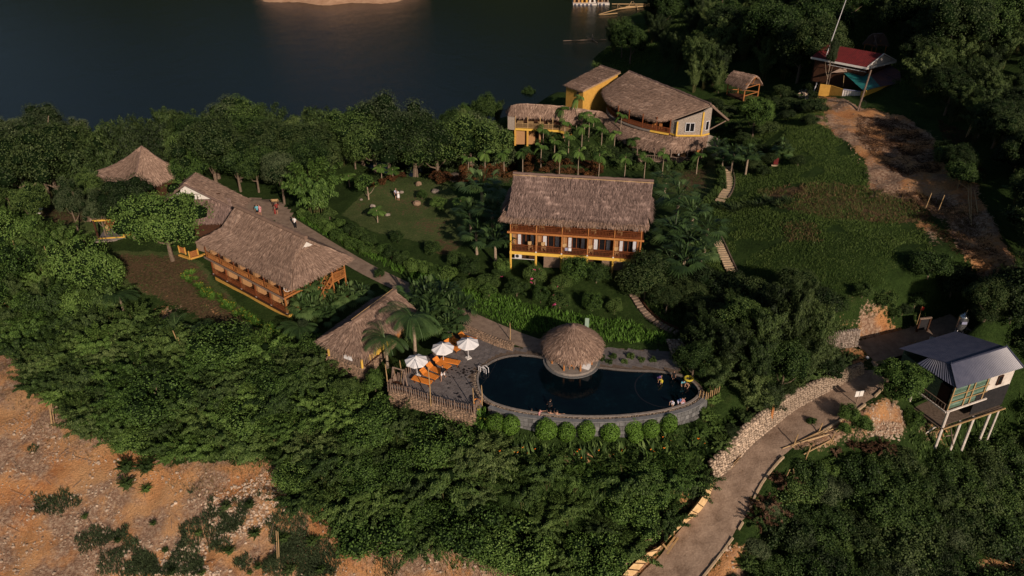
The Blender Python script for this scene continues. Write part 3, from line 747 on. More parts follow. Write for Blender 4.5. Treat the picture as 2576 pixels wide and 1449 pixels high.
def steps(name, label, pts, w, n_, mat='kerb_mat'):
 L = [hit(*q) for q in pts]; L = smooth_line(L, 2); ln = dense(L, .15); root = wthing(name, label, 'steps', L[len(L) // 2])
 for i in range(n_):
  q = ln[int(i * (len(ln) - 1) / (n_ - 1))]; d = ln[min(len(ln) - 1, int(i * (len(ln) - 1) / (n_ - 1)) + 2)] - ln[max(0, int(i * (len(ln) - 1) / (n_ - 1)) - 2)]; d.z = 0; d.normalize()
  sd = Vector((-d.y, d.x, 0)); MB().box((0, 0, 0), w * random.uniform(.88, 1.1), (ln[0] - ln[-1]).length / n_ * .78, .22, sd).build('step', mat, root).location = root.location * 0 + Vector((q.x, q.y, H(q.x, q.y) + .12))
 mb = MB(); s = ln[::6]
 for a, b_ in zip(s[:-1], s[1:]):
  d = (b_ - a); d.z = 0; d.normalize(); o = Vector((-d.y, d.x, 0)) * (w / 2 + .12); o = o if o.x > 0 else -o
  mb.bar(Vector((a.x, a.y, H(a.x, a.y) + .18)) + o, Vector((b_.x, b_.y, H(b_.x, b_.y) + .18)) + o, .14, .4)
 mb.build('side_kerb', 'wood_dark' if mat != 'kerb_mat' else 'mortar', root)
steps('garden_steps', 'short curving flight of tan stone steps above the fan palms', [B4(700,120), B4(725,230), B4(705,310), B4(650,385)], 1.25, 15)
steps('garden_steps', 'long straight flight of tan stone steps down the grassy hillside', [B4(612,690), B4(690,870), B4(745,980), B4(800,1085)], 1.1, 24)
steps('stepping_path', 'narrow stepping stone path winding down the shaded slope above the pool', [(1592,745),(1614,782),(1650,815),(1700,838)], .8, 16, 'path_mat')
def resamp(P, n_):
 P = [Vector(q) for q in P]; L = [0]
 for a, b_ in zip(P[:-1], P[1:]): L.append(L[-1] + (b_ - a).length)
 out = []
 for i in range(n_):
  s = L[-1] * i / (n_ - 1); k = max(0, min(len(P) - 2, int(np.searchsorted(L, s)) - 1)); f = (s - L[k]) / max(1e-9, L[k + 1] - L[k])
  out.append(P[k].lerp(P[k + 1], min(1, max(0, f))))
 return out
def thatch(root, rows, mat='thatch', thick=.22, dens=55, rough=.05, name='roof', fringe=True, flen=.4, up=None, smoothrows=False, straw=True, uvo=None):
 """rows of matching polylines from the ridge down to the eave"""
 L0 = max(sum((b_ - a).length for a, b_ in zip(r_[:-1], r_[1:])) for r_ in [[Vector(q) for q in r2] for r2 in rows])
 nu = max(4, int(L0 / .45)); R_ = [resamp(r_, nu + 1) for r_ in rows]
 G = []
 for a, b_ in zip(R_[:-1], R_[1:]):
  m_ = max(1, int(max((q - p_).length for p_, q in zip(a, b_)) / .5))
  for k in range(m_): G.append([p_.lerp(q, k / m_) for p_, q in zip(a, b_)])
 G.append(R_[-1]); nv = len(G) - 1
 def nrm(i, j):
  du = G[j][min(i + 1, nu)] - G[j][max(i - 1, 0)]; dv = G[min(j + 1, nv)][i] - G[max(j - 1, 0)][i]
  c = du.cross(dv)
  if c.length < 1e-6: return Vector((0, 0, 1))
  c.normalize(); return c if c.z > 0 else -c
 N = [[nrm(i, j) for i in range(nu + 1)] for j in range(nv + 1)]
 ox = random.random() * 50 if uvo is None else uvo
 def U(i, j):
  return (ox + sum(((G[j][k + 1] - G[j][k]).length for k in range(0)), 0) + i * L0 / nu, sum((G[k + 1][nu // 2] - G[k][nu // 2]).length for k in range(j)))
 vl = [0]
 for k in range(nv): vl.append(vl[-1] + (G[k + 1][nu // 2] - G[k][nu // 2]).length)
 mb = MB(); top = []; bot = []
 for j in range(nv + 1):
  for i in range(nu + 1):
   d = random.uniform(-1, 1) * rough + .09 * float(vnoise(G[j][i].x + G[j][i].y, G[j][i].z * 2, 1.3, 17)) + (.10 * random.random() if j == nv else 0)
   top.append(G[j][i] + N[j][i] * d + (Vector((0, 0, -random.random() * .08)) if j == nv else Vector()))
   bot.append(G[j][i] - N[j][i] * thick)
 w_ = nu + 1; F = []; UV = []
 for j in range(nv):
  for i in range(nu):
   q = [j * w_ + i, j * w_ + i + 1, (j + 1) * w_ + i + 1, (j + 1) * w_ + i]
   F.append(tuple(q)); UV.append([(ox + i * L0 / nu, vl[j]), (ox + (i + 1) * L0 / nu, vl[j]), (ox + (i + 1) * L0 / nu, vl[j + 1]), (ox + i * L0 / nu, vl[j + 1])])
   F.append(tuple(reversed([a + len(top) for a in q]))); UV.append([(ox, 0)] * 4)
 T = len(top)
 for i in range(nu):
  for j, rev in ((0, False), (nv, True)):
   q = [j * w_ + i, j * w_ + i + 1, T + j * w_ + i + 1, T + j * w_ + i]; F.append(tuple(q)); UV.append([(ox + i * .4, 3), (ox + i * .4 + .4, 3), (ox + i * .4 + .4, 3.3), (ox + i * .4, 3.3)])
 for j in range(nv):
  for i in (0, nu):
   q = [j * w_ + i, (j + 1) * w_ + i, T + (j + 1) * w_ + i, T + j * w_ + i]; F.append(tuple(q)); UV.append([(ox + j * .4, 3), (ox + j * .4 + .4, 3), (ox + j * .4 + .4, 3.3), (ox + j * .4, 3.3)])
 mb.add(top + bot, F, UV); roof = mb.build(name, mat, root)
 if not straw: return roof
 V = []; FF = []; uv = []
 area = L0 * vl[-1]
 def tuft(p_, dv, du, nn, ln, wd, lift, hang=0):
  o = len(V); a = random.uniform(-.22, .22); dd_ = (dv + du * a).normalized(); s = du * wd
  e = p_ + dd_ * ln + nn * lift + Vector((0, 0, -hang))
  V.extend([p_ - s, p_ + s, e + s * .4, e - s * .4]); FF.append((o, o + 1, o + 2, o + 3)); uv.append(((random.random() * 40, random.random() * 6),) * 4)
 for _ in range(int(area * dens)):
  i = random.random() * nu; j = random.random() ** .95 * nv; i0, j0 = min(int(i), nu - 1), min(int(j), nv - 1); fi, fj = i - i0, j - j0
  a = G[j0][i0].lerp(G[j0][i0 + 1], fi); b_ = G[j0 + 1][i0].lerp(G[j0 + 1][i0 + 1], fi)
  nn = N[j0][i0]; dv = (b_ - a);
  if dv.length < .05: continue
  dv.normalize(); du = nn.cross(dv).normalized()
  tuft(a.lerp(b_, fj) + nn * .02, dv, du, nn, random.uniform(.3, .75), random.uniform(.02, .055), random.uniform(.02, .13))
 if fringe:
  for _ in range(int(L0 * 55)):
   i = random.random() * nu; i0 = min(int(i), nu - 1); p_ = G[nv][i0].lerp(G[nv][i0 + 1], i - i0)
   dv = (G[nv][i0] - G[nv - 1][i0]).normalized(); nn = N[nv][i0]; du = nn.cross(dv).normalized()
   tuft(p_ - nn * random.uniform(-.04, thick) - dv * .15, dv, du, nn, random.uniform(.6, 1.4) * flen, random.uniform(.025, .06), random.uniform(-.03, .03), random.uniform(.04, .28) * flen)
 link(np_mesh('straw', [tuple(v) for v in V], FF, mat, uv=np.array(uv)), 'straw', roof, kind='stuff')
 return roof
def ridge_cap(root, pts, r=.18, mat='thatch_grey', name='ridge_cap'):
 P = dense(pts, .5); MB().tube([q + Vector((random.uniform(-.03, .03), 0, random.uniform(-.03, .03))) for q in P], [r * random.uniform(.85, 1.1) for _ in P], 6).build(name, mat, root)
def railing(root, x0, x1, y, z, mat='wood_red', h=.85, fan=True, ax='x', step=.16):
 mb = MB(); Pt = (lambda a, zz: (a, y, zz)) if ax == 'x' else (lambda a, zz: (y, a, zz))
 mb.bar(Pt(x0, z + h), Pt(x1, z + h), .09, .07); mb.bar(Pt(x0, z + .12), Pt(x1, z + .12), .07, .06); mb.bar(Pt(x0, z + h * .78), Pt(x1, z + h * .78), .05, .04)
 w_ = x1 - x0; k = x0 + (.5 if fan else .1)
 while k < x1 - (.5 if fan else .05): mb.bar(Pt(k, z + .12), Pt(k, z + h * .8), .04); k += step
 if fan:
  for s, e in ((x0 + .02, 1), (x1 - .02, -1)):
   for a in (8, 26, 44, 62, 80):
    t_ = R(a); L = min(.62 / max(math.cos(t_), .01), .52 / max(math.sin(t_), .01), .66)
    mb.bar(Pt(s, z + .14), Pt(s + e * L * math.cos(t_), z + .14 + L * math.sin(t_)), .035)
 return mb.build('railing', mat, root)
def window(root, x0, x1, y, z0, z1, frame='wood_red', mull=2, curt=True, ax='x', nm='window'):
 mb = MB(); P = (lambda a, d, zz: (a, y + d, zz)) if ax == 'x' else (lambda a, d, zz: (y - d, a, zz))
 for q in np.linspace(x0, x1, mull + 1): mb.bar(P(q, 0, z0), P(q, 0, z1), .10, .09)
 mb.bar(P(x0, 0, z1), P(x1, 0, z1), .09, .10); mb.bar(P(x0, 0, z0 + .05), P(x1, 0, z0 + .05), .09, .10)
 wn = mb.build(nm, frame, root)
 g = MB(); g.quad(P(x0, .05, z0), P(x1, .05, z0), P(x1, .05, z1), P(x0, .05, z1)); g.build('pane', 'glass', wn)
 if curt:
  w_ = (x1 - x0)
  for (a, b_) in ((x0 + .07, x0 + .07 + w_ * .20), (x1 - .07 - w_ * .22, x1 - .07)):
   V = []; n_ = 9
   for i in range(n_ + 1):
    q = a + (b_ - a) * i / n_; V += [P(q, .0 + .03 * (i % 2), z0 + .08), P(q, .0 + .03 * (i % 2), z1 - .08)]
   c = MB(); c.add(V, [(2 * i, 2 * i + 2, 2 * i + 3, 2 * i + 1) for i in range(n_)]); c.build('curtain', 'curtain', wn)
 return wn
def chair_mesh(mat='bamboo', s=1.0):
 mb = MB(); mb.box((0, 0, .42 * s), .5 * s, .5 * s, .05); mb.box((0, .24 * s, .70 * s), .5 * s, .05, .5 * s)
 for x in (-.21, .21):
  for y in (-.21, .21): mb.bar((x * s, y * s, 0), (x * s, y * s, .42 * s if y < 0 else .9 * s), .06)
  mb.bar((x * s, -.22 * s, .62 * s), (x * s, .22 * s, .62 * s), .05)
 return mb.mesh('chair', mat)
CH = {k: chair_mesh(k) for k in ('bamboo', 'wood_orange', 'wood_dark')}
def chair(root, lx, ly, lz, rz, label, mat='bamboo', group=None):
 M = Matrix.Translation(root.location) @ root.rotation_euler.to_matrix().to_4x4(); p_ = M @ Vector((lx, ly, lz))
 return link(CH[mat], 'chair', None, label=label, cat='chair', group=group, loc=p_, rz=root.rotation_euler.z + rz)
def table(root, lx, ly, lz, label, mat='bamboo', w_=.7, h=.6, group=None):
 M = Matrix.Translation(root.location) @ root.rotation_euler.to_matrix().to_4x4(); p_ = M @ Vector((lx, ly, lz))
 t_ = thing('table', label, 'table', p_, root.rotation_euler.z, group)
 MB().box((0, 0, h), w_, w_ * .8, .05).build('tabletop', mat, t_)
 for x in (-1, 1):
  for y in (-1, 1): MB().bar((x * w_ * .42, y * w_ * .32, 0), (x * w_ * .42, y * w_ * .32, h - .025), .05).build('leg', mat, t_)
 return t_
# ================================================================== two-storey lodge in the middle
LZ = 3.6
lod = thing('thatched_lodge', 'two storey wooden lodge with ten balconies under a steep grey brown thatched roof', 'lodge', at(1284.7, 630.3, LZ), R(-8.3))
WB, D = 14.6, 6.4; B = WB / 5; S2 = 2.62
gz = -2.6
MB().box((WB / 2, D / 2, -.16), WB + .3, D + .2, .3).build('floor', 'wood_dark', lod)
MB().box((WB / 2, -.13, -.17), WB + .2, .1, .36).build('beam', 'yellow_paint', lod)
MB().box((WB / 2, D / 2 - .1, S2 - .12), WB + .5, D + .4, .16).build('floor', 'wood_red', lod)
MB().box((WB / 2, -.32, S2 - .1), WB + .7, .1, .22).build('beam', 'wood_orange', lod)
for i in range(6):
 x = i * B; yel = i in (0, 5)
 MB().tube([(x, -.05, gz), (x, -.05, -.02)], .13, 8).build('post', 'yellow_paint', lod)
 MB().tube([(x, -.02, 0), (x, -.02, S2 - .2)], .11 if yel else .09, 8).build('post', 'yellow_paint' if i == 0 else 'wood_orange', lod)
 MB().tube([(x, -.12, S2 - .04), (x, -.12, S2 + 2.25)], .07, 7).build('post', 'wood_orange', lod)
 MB().tube([(x, D - .1, gz), (x, D - .1, S2 + 2.4)], .11, 7).build('post', 'wood_dark', lod)
 if 0 < i < 5:
  MB().box((x, .75, S2 / 2 - .05), .12, 1.25, S2 - .3).build('partition', 'tan_panel', lod); MB().box((x, .75, S2 + 1.1), .12, 1.25, 2.1).build('partition', 'tan_panel', lod)
  MB().box((x + .02, -.16, .10), .16, .08, .14).build('lamp', 'white_paint', lod)
for fl in (0, 1):
 z = fl * S2
 MB().box((WB / 2, D - .05, z + 1.15), WB, .12, 2.2).build('back_wall', 'wood_dark', lod)
 for s in (0, WB): MB().box((s, D / 2 + .6, z + 1.15), .1, D - 1.4, 2.25).build('side_wall', 'bamboo_lattice', lod)
 for i in range(5):
  x = i * B
  MB().box((x + B / 2, 1.55, z + 1.2), B - .12, .08, 2.35).build('wall', 'tan_panel', lod)
  MB().box((x + B * .12, 1.49, z + 1.15), .06, .05, 2.15).build('batten', 'wood_orange', lod)
  window(lod, x + B * .20, x + B * .88, 1.42, z + .05, z + 2.15, 'wood_red', 3 if i % 2 else 4)
  MB().box((x + B * .94, 1.49, z + 1.1), B * .08, .06, 2.1).build('door_panel', 'wood_red' if i % 2 else 'wood_orange', lod)
  railing(lod, x + .1, x + B - .1, -.08 if fl == 0 else -.18, z)
 for s in (0, WB): railing(lod, .1, 1.5, s, z, ax='y', fan=False)
MB().box((.35, 1.9, gz / 2 - .1), .5, .1, 2.3).build('screen', 'wood_dark', lod)
MB().box((2 * B, 1.9, gz / 2 - .1), WB * .8, .1, 2.3).build('back_screen', 'wood_dark', lod)
for i, (a, b_, y) in enumerate(((B * 1.32, B * 2, .25), (B * 2.02, B * 2.9, .25), (B * 3.6, B * 4.6, .3))):
 mb = MB(); mb.box(((a + b_) / 2, y, -1.25), b_ - a, .05, 1.9)
 for q in np.arange(a, b_, .14): mb.bar((q, y - .05, -2.3), (q, y - .05, -.35), .07)
 for zq in (-1.0, -1.6): mb.bar((a, y - .09, zq), (b_, y - .09, zq), .05)
 mb.build('bamboo_screen', 'bamboo_lattice', lod)
MB().bar((.1, -.05, -.95), (B, -.05, -.95), .05).build('rail', 'white_paint', lod)
YF, YR, YB = -1.15, 3.3, 7.6; ZE, ZR = S2 + 2.1, S2 + 5.55
wv = lambda x0, x1, y, z, a=.0: [(x0 + (x1 - x0) * k / 12, y + random.uniform(-a, a), z + random.uniform(-a, a)) for k in range(13)]
thatch(lod, [wv(-.1, WB + .9, YR, ZR), wv(-.15, WB + .65, YF + 1.5, ZE + 1.25), wv(-.3, WB + .5, YF + .25, ZE + .35, .04)], 'thatch_grey', .3, 60)
thatch(lod, [wv(-.7, WB + .6, YF + .75, ZE + .45), wv(-1.0, WB + .7, YF, ZE - .02, .06)], 'thatch', .22, 60, name='eave_layer', flen=.55)
thatch(lod, [wv(-.1, WB + .9, YR, ZR), wv(-.3, WB + .6, YB, ZE)], 'thatch_grey', .3, 10)
for s, x in ((-1, 0), (1, WB)):
 thatch(lod, [[(x + s * .1, 1.5, ZE + 1.3), (x + s * .1, 5.2, ZE + 1.3)], [(x + s * 1.0, .2, ZE + .15), (x + s * 1.0, 6.4, ZE + .15)]], 'thatch_grey', .2, 40, name='side_skirt')
 MB().add([(x, -.4, ZE + .1), (x, 7, ZE + .1), (x, YR, ZR - .35)], [(0, 1, 2)]).build('gable', 'tan_panel', lod)
ridge_cap(lod, [(-.2, YR, ZR + .02), (WB + .95, YR, ZR + .02)], .17)
MB().tube([(-.2, YR - .22, ZR - .12), (4, YR - .26, ZR - .13), (9, YR - .22, ZR - .12), (WB + .95, YR - .25, ZR - .13)], .055, 5).build('ridge_pole', 'bamboo', lod)
MB().tube([(.5, YF + 1.3, ZE + 1.05), (4, YF + 1.0, ZE + .86), (8, YF + 1.1, ZE + .9)], .03, 4).build('roof_batten', 'bamboo', lod)
ac = thing('air_conditioner', 'grey air conditioning unit under the left corner of the two storey lodge', 'air conditioner', lod.matrix_world @ Vector((0, 0, 0)))
Ml = Matrix.Translation(lod.location) @ lod.rotation_euler.to_matrix().to_4x4()
ac.location = Ml @ Vector((.85, .3, -1.0)); ac.rotation_euler = (0, 0, R(-8.3))
MB().box((0, 0, .28), .8, .35, .55).build('casing', 'metal_white', ac); MB().lathe([(.0, .0), (.2, 0), (.2, .02)], (0, 0, 0), 12).build('fan', 'black_plastic', ac).matrix_basis = Matrix.Translation((-.1, -.19, .28)) @ Matrix.Rotation(R(90), 4, 'X')
MB().box((0, 0, -.03), .8, .5, .05).build('bracket', 'metal_white', ac)
chs = ['in front of the leftmost ground balcony', 'on the second ground balcony', 'on the middle ground balcony above the towels', 'on the fourth ground balcony', 'on the rightmost ground balcony']
for i in range(5):
 chair(lod, i * B + (.35 if i > 1 else 2.2 if i == 0 else .8), .55, 0, R(20), f'small bamboo chair {chs[i]} of the two storey lodge', group='chairs on the lodge balconies')
 chair(lod, i * B + (.55 if i else .4), .5, S2, R(-15), f'bamboo chair upstairs {chs[i].replace("ground", "upper").replace("in front of", "on").replace(" above the towels", "")} of the two storey lodge', group='chairs on the lodge balconies')
for k, (x, mt, tx) in enumerate(((2 * B + .55, 'blue_cloth', 'pale blue towel'), (2 * B + .95, 'white_cloth', 'white towel'))):
 V = []
 for i in range(5):
  for j in range(4): V.append((-.16 + .08 * i, -.02 - .02 * ((i + j) % 2) - (.03 if j else 0), .02 - j * .11))
 mb = MB(); mb.add(V, [(i * 4 + j, i * 4 + j + 1, i * 4 + j + 5, i * 4 + j + 4) for i in range(4) for j in range(3)]); mb.add([(-.16, -.02, .03), (.16, -.02, .03), (.16, .09, .03), (-.16, .09, .03)], [(0, 1, 2, 3)])
 mb.build('towel', mt, None, label=f'{tx} hanging over the middle ground floor railing of the two storey lodge', cat='towel', loc=Ml @ Vector((x, -.12, .87)), rz=R(-8.3))
# ================================================================== long lodge on the left
A0 = at(539.5, 688, -1.5); A1 = at(724.6, 787.7, -1.5); rz1 = math.atan2(A1.y - A0.y, A1.x - A0.x); WL = (A1 - A0).length; D1 = 6.6
l1 = thing('thatched_lodge', 'long two storey lodge on the left with hipped brown thatch and ochre base', 'lodge', A0, rz1)
M1 = Matrix.Translation(A0) @ Matrix.Rotation(rz1, 4, 'Z'); S = 2.55; nb = 5; B1_ = WL / nb
loc1 = lambda w: M1.inverted() @ Vector(w)
MB().box((WL / 2, D1 / 2, -.9), WL + .1, D1, 1.55).build('base', 'ochre', l1)
MB().box((WL / 2, D1 / 2 - .1, -.06), WL + .35, D1 + .35, .16).build('floor', 'wood_dark', l1)
MB().box((WL / 2 + .2, D1 / 2 - .2, S - .1), WL + .9, D1 + .9, .18).build('floor', 'wood_dark', l1)
MB().box((WL / 2 + .2, -.68, S - .08), WL + 1.0, .09, .22).build('beam', 'bamboo_grey', l1)
MB().box((WL + .68, D1 / 2 - .2, S - .08), .09, D1 + .9, .22).build('beam', 'wood_orange', l1)
for i in range(nb + 1):
 x = i * B1_
 MB().bar((x, -.06, 0), (x, -.06, S - .2), .16).build('post', 'wood_orange' if i == nb else 'wood_red', l1); MB().box((x, -.08, -.02), .2, .2, .12).build('footing', 'white_paint', l1)
 MB().bar((x, -.5, S), (x, -.5, S + 2.0), .11).build('post', 'wood_red', l1)
 if i < nb:
  for z, mt in ((0, 'wood_orange'), (S, 'wood_red')):
   MB().box((x + .22, .7, z + 1.17), .42, 1.4, 2.3).build('partition', 'tan_panel', l1)
   MB().box((x + B1_ / 2, 1.55, z + 1.17), B1_, .1, 2.3).build('wall', 'wood_dark', l1)
   window(l1, x + B1_ * .42, x + B1_ * .92, 1.47, z + .05, z + 2.0, 'wood_red', 2, False)
   railing(l1, x + .1, x + B1_ - .1, -.1 if z == 0 else -.58, z, 'wood_red' if z == 0 else 'wood_orange', .8, i == 4 or z > 0)
for z in (0, S):
 MB().box((WL / 2, D1 - .06, z + 1.15), WL, .12, 2.3).build('back_wall', 'wood_dark', l1)
 MB().box((.05, D1 / 2, z + 1.15), .1, D1 - .3, 2.3).build('end_wall', 'wood_dark', l1)
for z in (0, S):
 MB().box((WL - .75 if z == 0 else WL - .5, D1 / 2 + .6, z + 1.15), .1, D1 - 1.5, 2.3).build('end_wall', 'tan_panel', l1)
 xx = WL - .65 if z == 0 else WL - .4
 for a, b_ in ((1.7, 2.7), (3.0, 4.2), (4.6, 5.7)): window(l1, a, b_, xx, z + .05, z + 2.1, 'wood_red', 2, True, ax='y')
for k, y in enumerate((1.5, 3.0, 4.6, D1)): MB().bar((WL, y, 0), (WL, y, S - .2), .14).build('post', 'wood_orange', l1); MB().bar((WL + .55, y, S), (WL + .55, y, S + 2.0), .1).build('post', 'wood_red', l1)
railing(l1, 0, 1.4, WL, 0, 'wood_orange', ax='y'); railing(l1, -.5, 1.5, WL + .55, S, 'wood_orange', ax='y'); railing(l1, 1.6, 3.4, WL + .55, S, 'wood_red', ax='y', fan=False)
wheel = MB(); wc = Vector((WL + .62, .15, S + 1.05))
for k in range(20):
 a, b_ = 2 * math.pi * k / 20, 2 * math.pi * (k + 1) / 20; wheel.bar(wc + Vector((0, .55 * math.cos(a), .55 * math.sin(a))), wc + Vector((0, .55 * math.cos(b_), .55 * math.sin(b_))), .05)
for k in range(8): a = k * math.pi / 4; wheel.bar(wc, wc + Vector((0, .55 * math.cos(a), .55 * math.sin(a))), .03)
wheel.build('wheel_screen', 'white_paint', l1)
for k, y in enumerate((3.9, 4.35)):
 o = MB().box((0, 0, -.35), .04, .3, .7).build('jacket', 'red_cloth', None, label='red jacket hanging from the upper gallery of the long left lodge, ' + ('nearer the stairs' if k else 'nearer the corner'), cat='jacket', loc=M1 @ Vector((WL + .5, y, S + 1.35)), rz=rz1, group='clothes hung on the lodge gallery')
stp = MB(); ld = Vector((WL + 2.0, D1 - .2, S))
MB().box((WL + 1.3, D1 - .6, S - .1), 1.7, 2.0, .14).build('landing', 'wood_orange', l1)
for q in ((WL + 2.1, D1 - 1.5), (WL + 2.1, D1 + .3), (WL + .7, D1 + .3)): MB().bar((q[0], q[1], -1.0), (q[0], q[1], S + 1.9), .14).build('post', 'wood_orange', l1)
railing(l1, D1 - 1.5, D1 + .3, WL + 2.1, S, 'wood_orange', ax='y'); railing(l1, WL + .7, WL + 2.0, D1 + .35, S, 'wood_orange')
for k in range(11): MB().box((WL + 1.65, D1 - 1.7 - k * .27, S - .2 - k * .24), .85, .24, .05).build('tread', 'wood_orange', l1)
for s in (1.2, 2.1):
 MB().bar((WL + s, D1 - 1.55, S - .1), (WL + s, D1 - 4.7, -.35), .08, .2).build('stringer', 'wood_orange', l1); MB().bar((WL + s, D1 - 1.55, S + .8), (WL + s, D1 - 4.6, .55), .07).build('handrail', 'wood_orange', l1)
 for k in range(5): MB().bar((WL + s, D1 - 1.6 - k * .7, S - .1 - k * .62), (WL + s, D1 - 1.6 - k * .7, S + .8 - k * .62), .05).build('baluster', 'wood_orange', l1)
fen = thing('low_fence', 'low reddish wooden fence panel beside the stair foot of the long left lodge', 'fence', M1 @ Vector((WL + 3.2, D1 - .9, .2)), rz1 + R(10))
MB().bar((0, 0, .7), (2.2, 0, .7), .08).build('rail', 'wood_red', fen); MB().bar((0, 0, .2), (2.2, 0, .2), .08).build('rail', 'wood_red', fen)
for k in range(12): MB().bar((.1 + k * .18, 0, 0), (.1 + k * .18, 0, .8 if k % 11 else 1.1), .06).build('paling', 'wood_red', fen)
E = [loc1(at(730.8, 724, 3.7)), loc1(at(500.6, 601, 3.7)), None, loc1(at(897, 650.8, 3.7))]
e0x, e0y = E[1].x, (E[0].y + E[1].y) / 2; e1x = E[0].x; eby = E[3].y; ym = (e0y + eby) / 2; ze = 5.2; zr = 8.6; zg = 6.75
fr_ = (zg - ze) / (zr - ze); yg0 = e0y + (ym - e0y) * fr_ * 1.08; yg1 = eby - (eby - ym) * fr_ * 1.08
xr0, xr1 = e0x + 2.3, e1x - 2.25
def row(x0, x1, y, z, bow=0, lift=0):
 return [(x0 + (x1 - x0) * k / 14, y + bow * math.sin(math.pi * k / 14), z + lift * abs(2 * k / 14 - 1) ** 3) for k in range(15)]
thatch(l1, [row(xr0, xr1, ym, zr), row(xr0 + .1, xr1 + .05, yg0, zg), row(e0x + .1, e1x - .1, e0y, ze, 0, -.12)], 'thatch', .34, 60, .07)
thatch(l1, [row(xr0, xr1, ym, zr), row(xr0 + .1, xr1 + .05, yg1, zg), row(e0x + .1, e1x - .1, eby, ze, 0, -.1)], 'thatch', .34, 25, .07)
for s, xg, xe in ((1, xr1 - .75, e1x), (-1, xr0 + .75, e0x)):
 thatch(l1, [[(xg, ym, zg + .45), (xg, ym, zg + .45), (xg, ym + .01, zg + .45)] if False else [(xg, yg0 + .7, zg + .3), (xg, ym, zg + .45), (xg, yg1 - .7, zg + .3)], [(xg + s * .8, yg0 + .1, zg - .12), (xg + s * .8, ym, zg), (xg + s * .8, yg1 - .1, zg - .12)], [(xe, e0y + .15, ze), (xe + s * .15, ym, ze + .05), (xe, eby - .15, ze)]], 'thatch', .3, 60, .07, name='hip')
 MB().add([(xg + s * .1, yg0 + .2, zg + .1), (xg + s * .1, yg1 - .2, zg + .1), (xg + s * .1, ym, zr - .25)], [(0, 1, 2)]).build('gable', 'white_paint', l1)
 for yy in (yg0, yg1): MB().bar((xg + s * .72, ym, zr - .1), (xg + s * .82, yy, zg - .1), .12).build('verge_board', 'bamboo_grey', l1)
ridge_cap(l1, [(xr0, ym, zr + .03), (xr1, ym, zr + .03)], .26, 'thatch')
dt = table(l1, WL - 1.9, .75, .03, 'small bamboo table on the near corner veranda of the long left lodge', 'bamboo')
chair(l1, WL - 1.1, .6, .03, R(-70), 'bamboo chair at the near corner veranda table of the long left lodge')
chair(l1, WL - 2.6, .85, .03, R(80), 'darker bamboo chair on the far side of the veranda table of the long left lodge')
wk = wthing('yellow_walkway', 'yellow framed wooden walkway at the far left corner of the long lodge', 'walkway', at(500, 640, -1.5))
for a, b_ in ((Z2(90, 850), Z2(160, 830)), (Z2(160, 830), Z2(245, 800)), (Z2(0, 820), Z2(90, 850))): MB().bar(at(*a, -1.6), at(*b_, -1.6), .3, .18).build('beam', 'ochre', wk)
for q in (Z2(88, 845), Z2(158, 825), Z2(55, 815), Z2(5, 800)): MB().bar(at(*q, -1.5), at(*q, -1.5) + Vector((0, 0, 1.0)), .14).build('post', 'ochre', wk)
rl = MB()
for k in range(14): q = at(*Z2(92 + k * 5, 843 - k * 1.5), -1.5); rl.bar(q, q + Vector((0, 0, .85)), .05)
rl.bar(at(*Z2(92, 843), -.65), at(*Z2(158, 825), -.65), .08); rl.build('railing', 'wood_orange', wk)
rl = MB()
for k in range(9): q = at(*Z2(60 - k * 6, 815 - k * 2), -1.5); rl.bar(q, q + Vector((0, 0, .85)), .05)
rl.build('railing', 'wood_orange', wk); MB().bar(at(*Z2(150, 735), -.2), at(*Z2(245, 765), -.4), .5, 1.3).build('panel', 'bamboo_lattice', wk)
# ================================================================== hut beside the pool
hp0, hp1 = at(911.5, 900.4, 1.5), at(800.8, 857.8, 1.55); hut = None
rzh = math.atan2(.503, .863) ; hx = (hp0 - hp1); WH = hx.length; rzh = math.atan2(hx.y, hx.x); LH = 9.2
hut = thing('pool_hut', 'thatched hut on a stone base beside the sun deck with palings round its terrace', 'hut', Vector((hp1.x, hp1.y, -.35)), rzh)
zb = 2.02; zrh = 3.78; xm = WH / 2
thatch(hut, [[(xm, 2.3, zrh), (xm, LH, zrh)], [(WH + .05, 0.1, zb), (WH + .05, LH, zb)]], 'thatch', .3, 55, .07)
thatch(hut, [[(xm, 2.3, zrh), (xm, LH, zrh)], [(-.05, 0.1, zb), (-.05, LH, zb)]], 'thatch_grey', .3, 55, .07)
thatch(hut, [[(xm - .35, 2.35, zrh - .05), (xm + .35, 2.35, zrh - .05)], [(xm - 1.6, 1.2, 2.8), (xm, 1.0, 2.85), (xm + 1.6, 1.2, 2.8)], [(-.1, -.02, zb), (xm, -.25, zb + .02), (WH + .1, -.02, zb)]], 'thatch', .3, 60, .07, name='hip')
ridge_cap(hut, [(xm, 2.3, zrh + .02), (xm, LH, zrh + .02)], .24, 'thatch'); MB().tube([(xm - .3, 2.4, zrh + .12), (xm - .32, LH, zrh + .14)], .05, 5).build('ridge_pole', 'bamboo', hut)
MB().box((WH / 2 - .1, LH / 2 + .4, 0), WH - 1.0, LH - 1.0, .12).build('floor', 'wood_dark', hut)
for q in ((.55, .65), (WH - .75, .65), (WH - .75, 3.2), (WH - .75, 6.5), (.55, 4), (.55, 8)): MB().tube([(q[0], q[1], -.3), (q[0], q[1], zb + .25)], .12, 7).build('post', 'yellow_paint' if q[1] < 3.5 else 'wood_orange', hut)
for k in range(4): MB().box((WH - .8, 2.5 + k * 1.55, .95), .12, 1.45, 1.7).build('wall_panel', 'yellow_paint' if k < 2 else 'tan_panel', hut)
MB().box((WH / 2, 5.2, 1.0), WH - 1.6, .12, 1.8).build('wall', 'wood_dark', hut)
for k in range(22): x = .6 + k * (WH - 1.4) / 21; MB().tube([(x, .6, .05), (x + random.uniform(-.03, .03), .6, .95 + random.uniform(-.06, .06))], .055, 5).build('paling', 'bamboo_grey', hut)
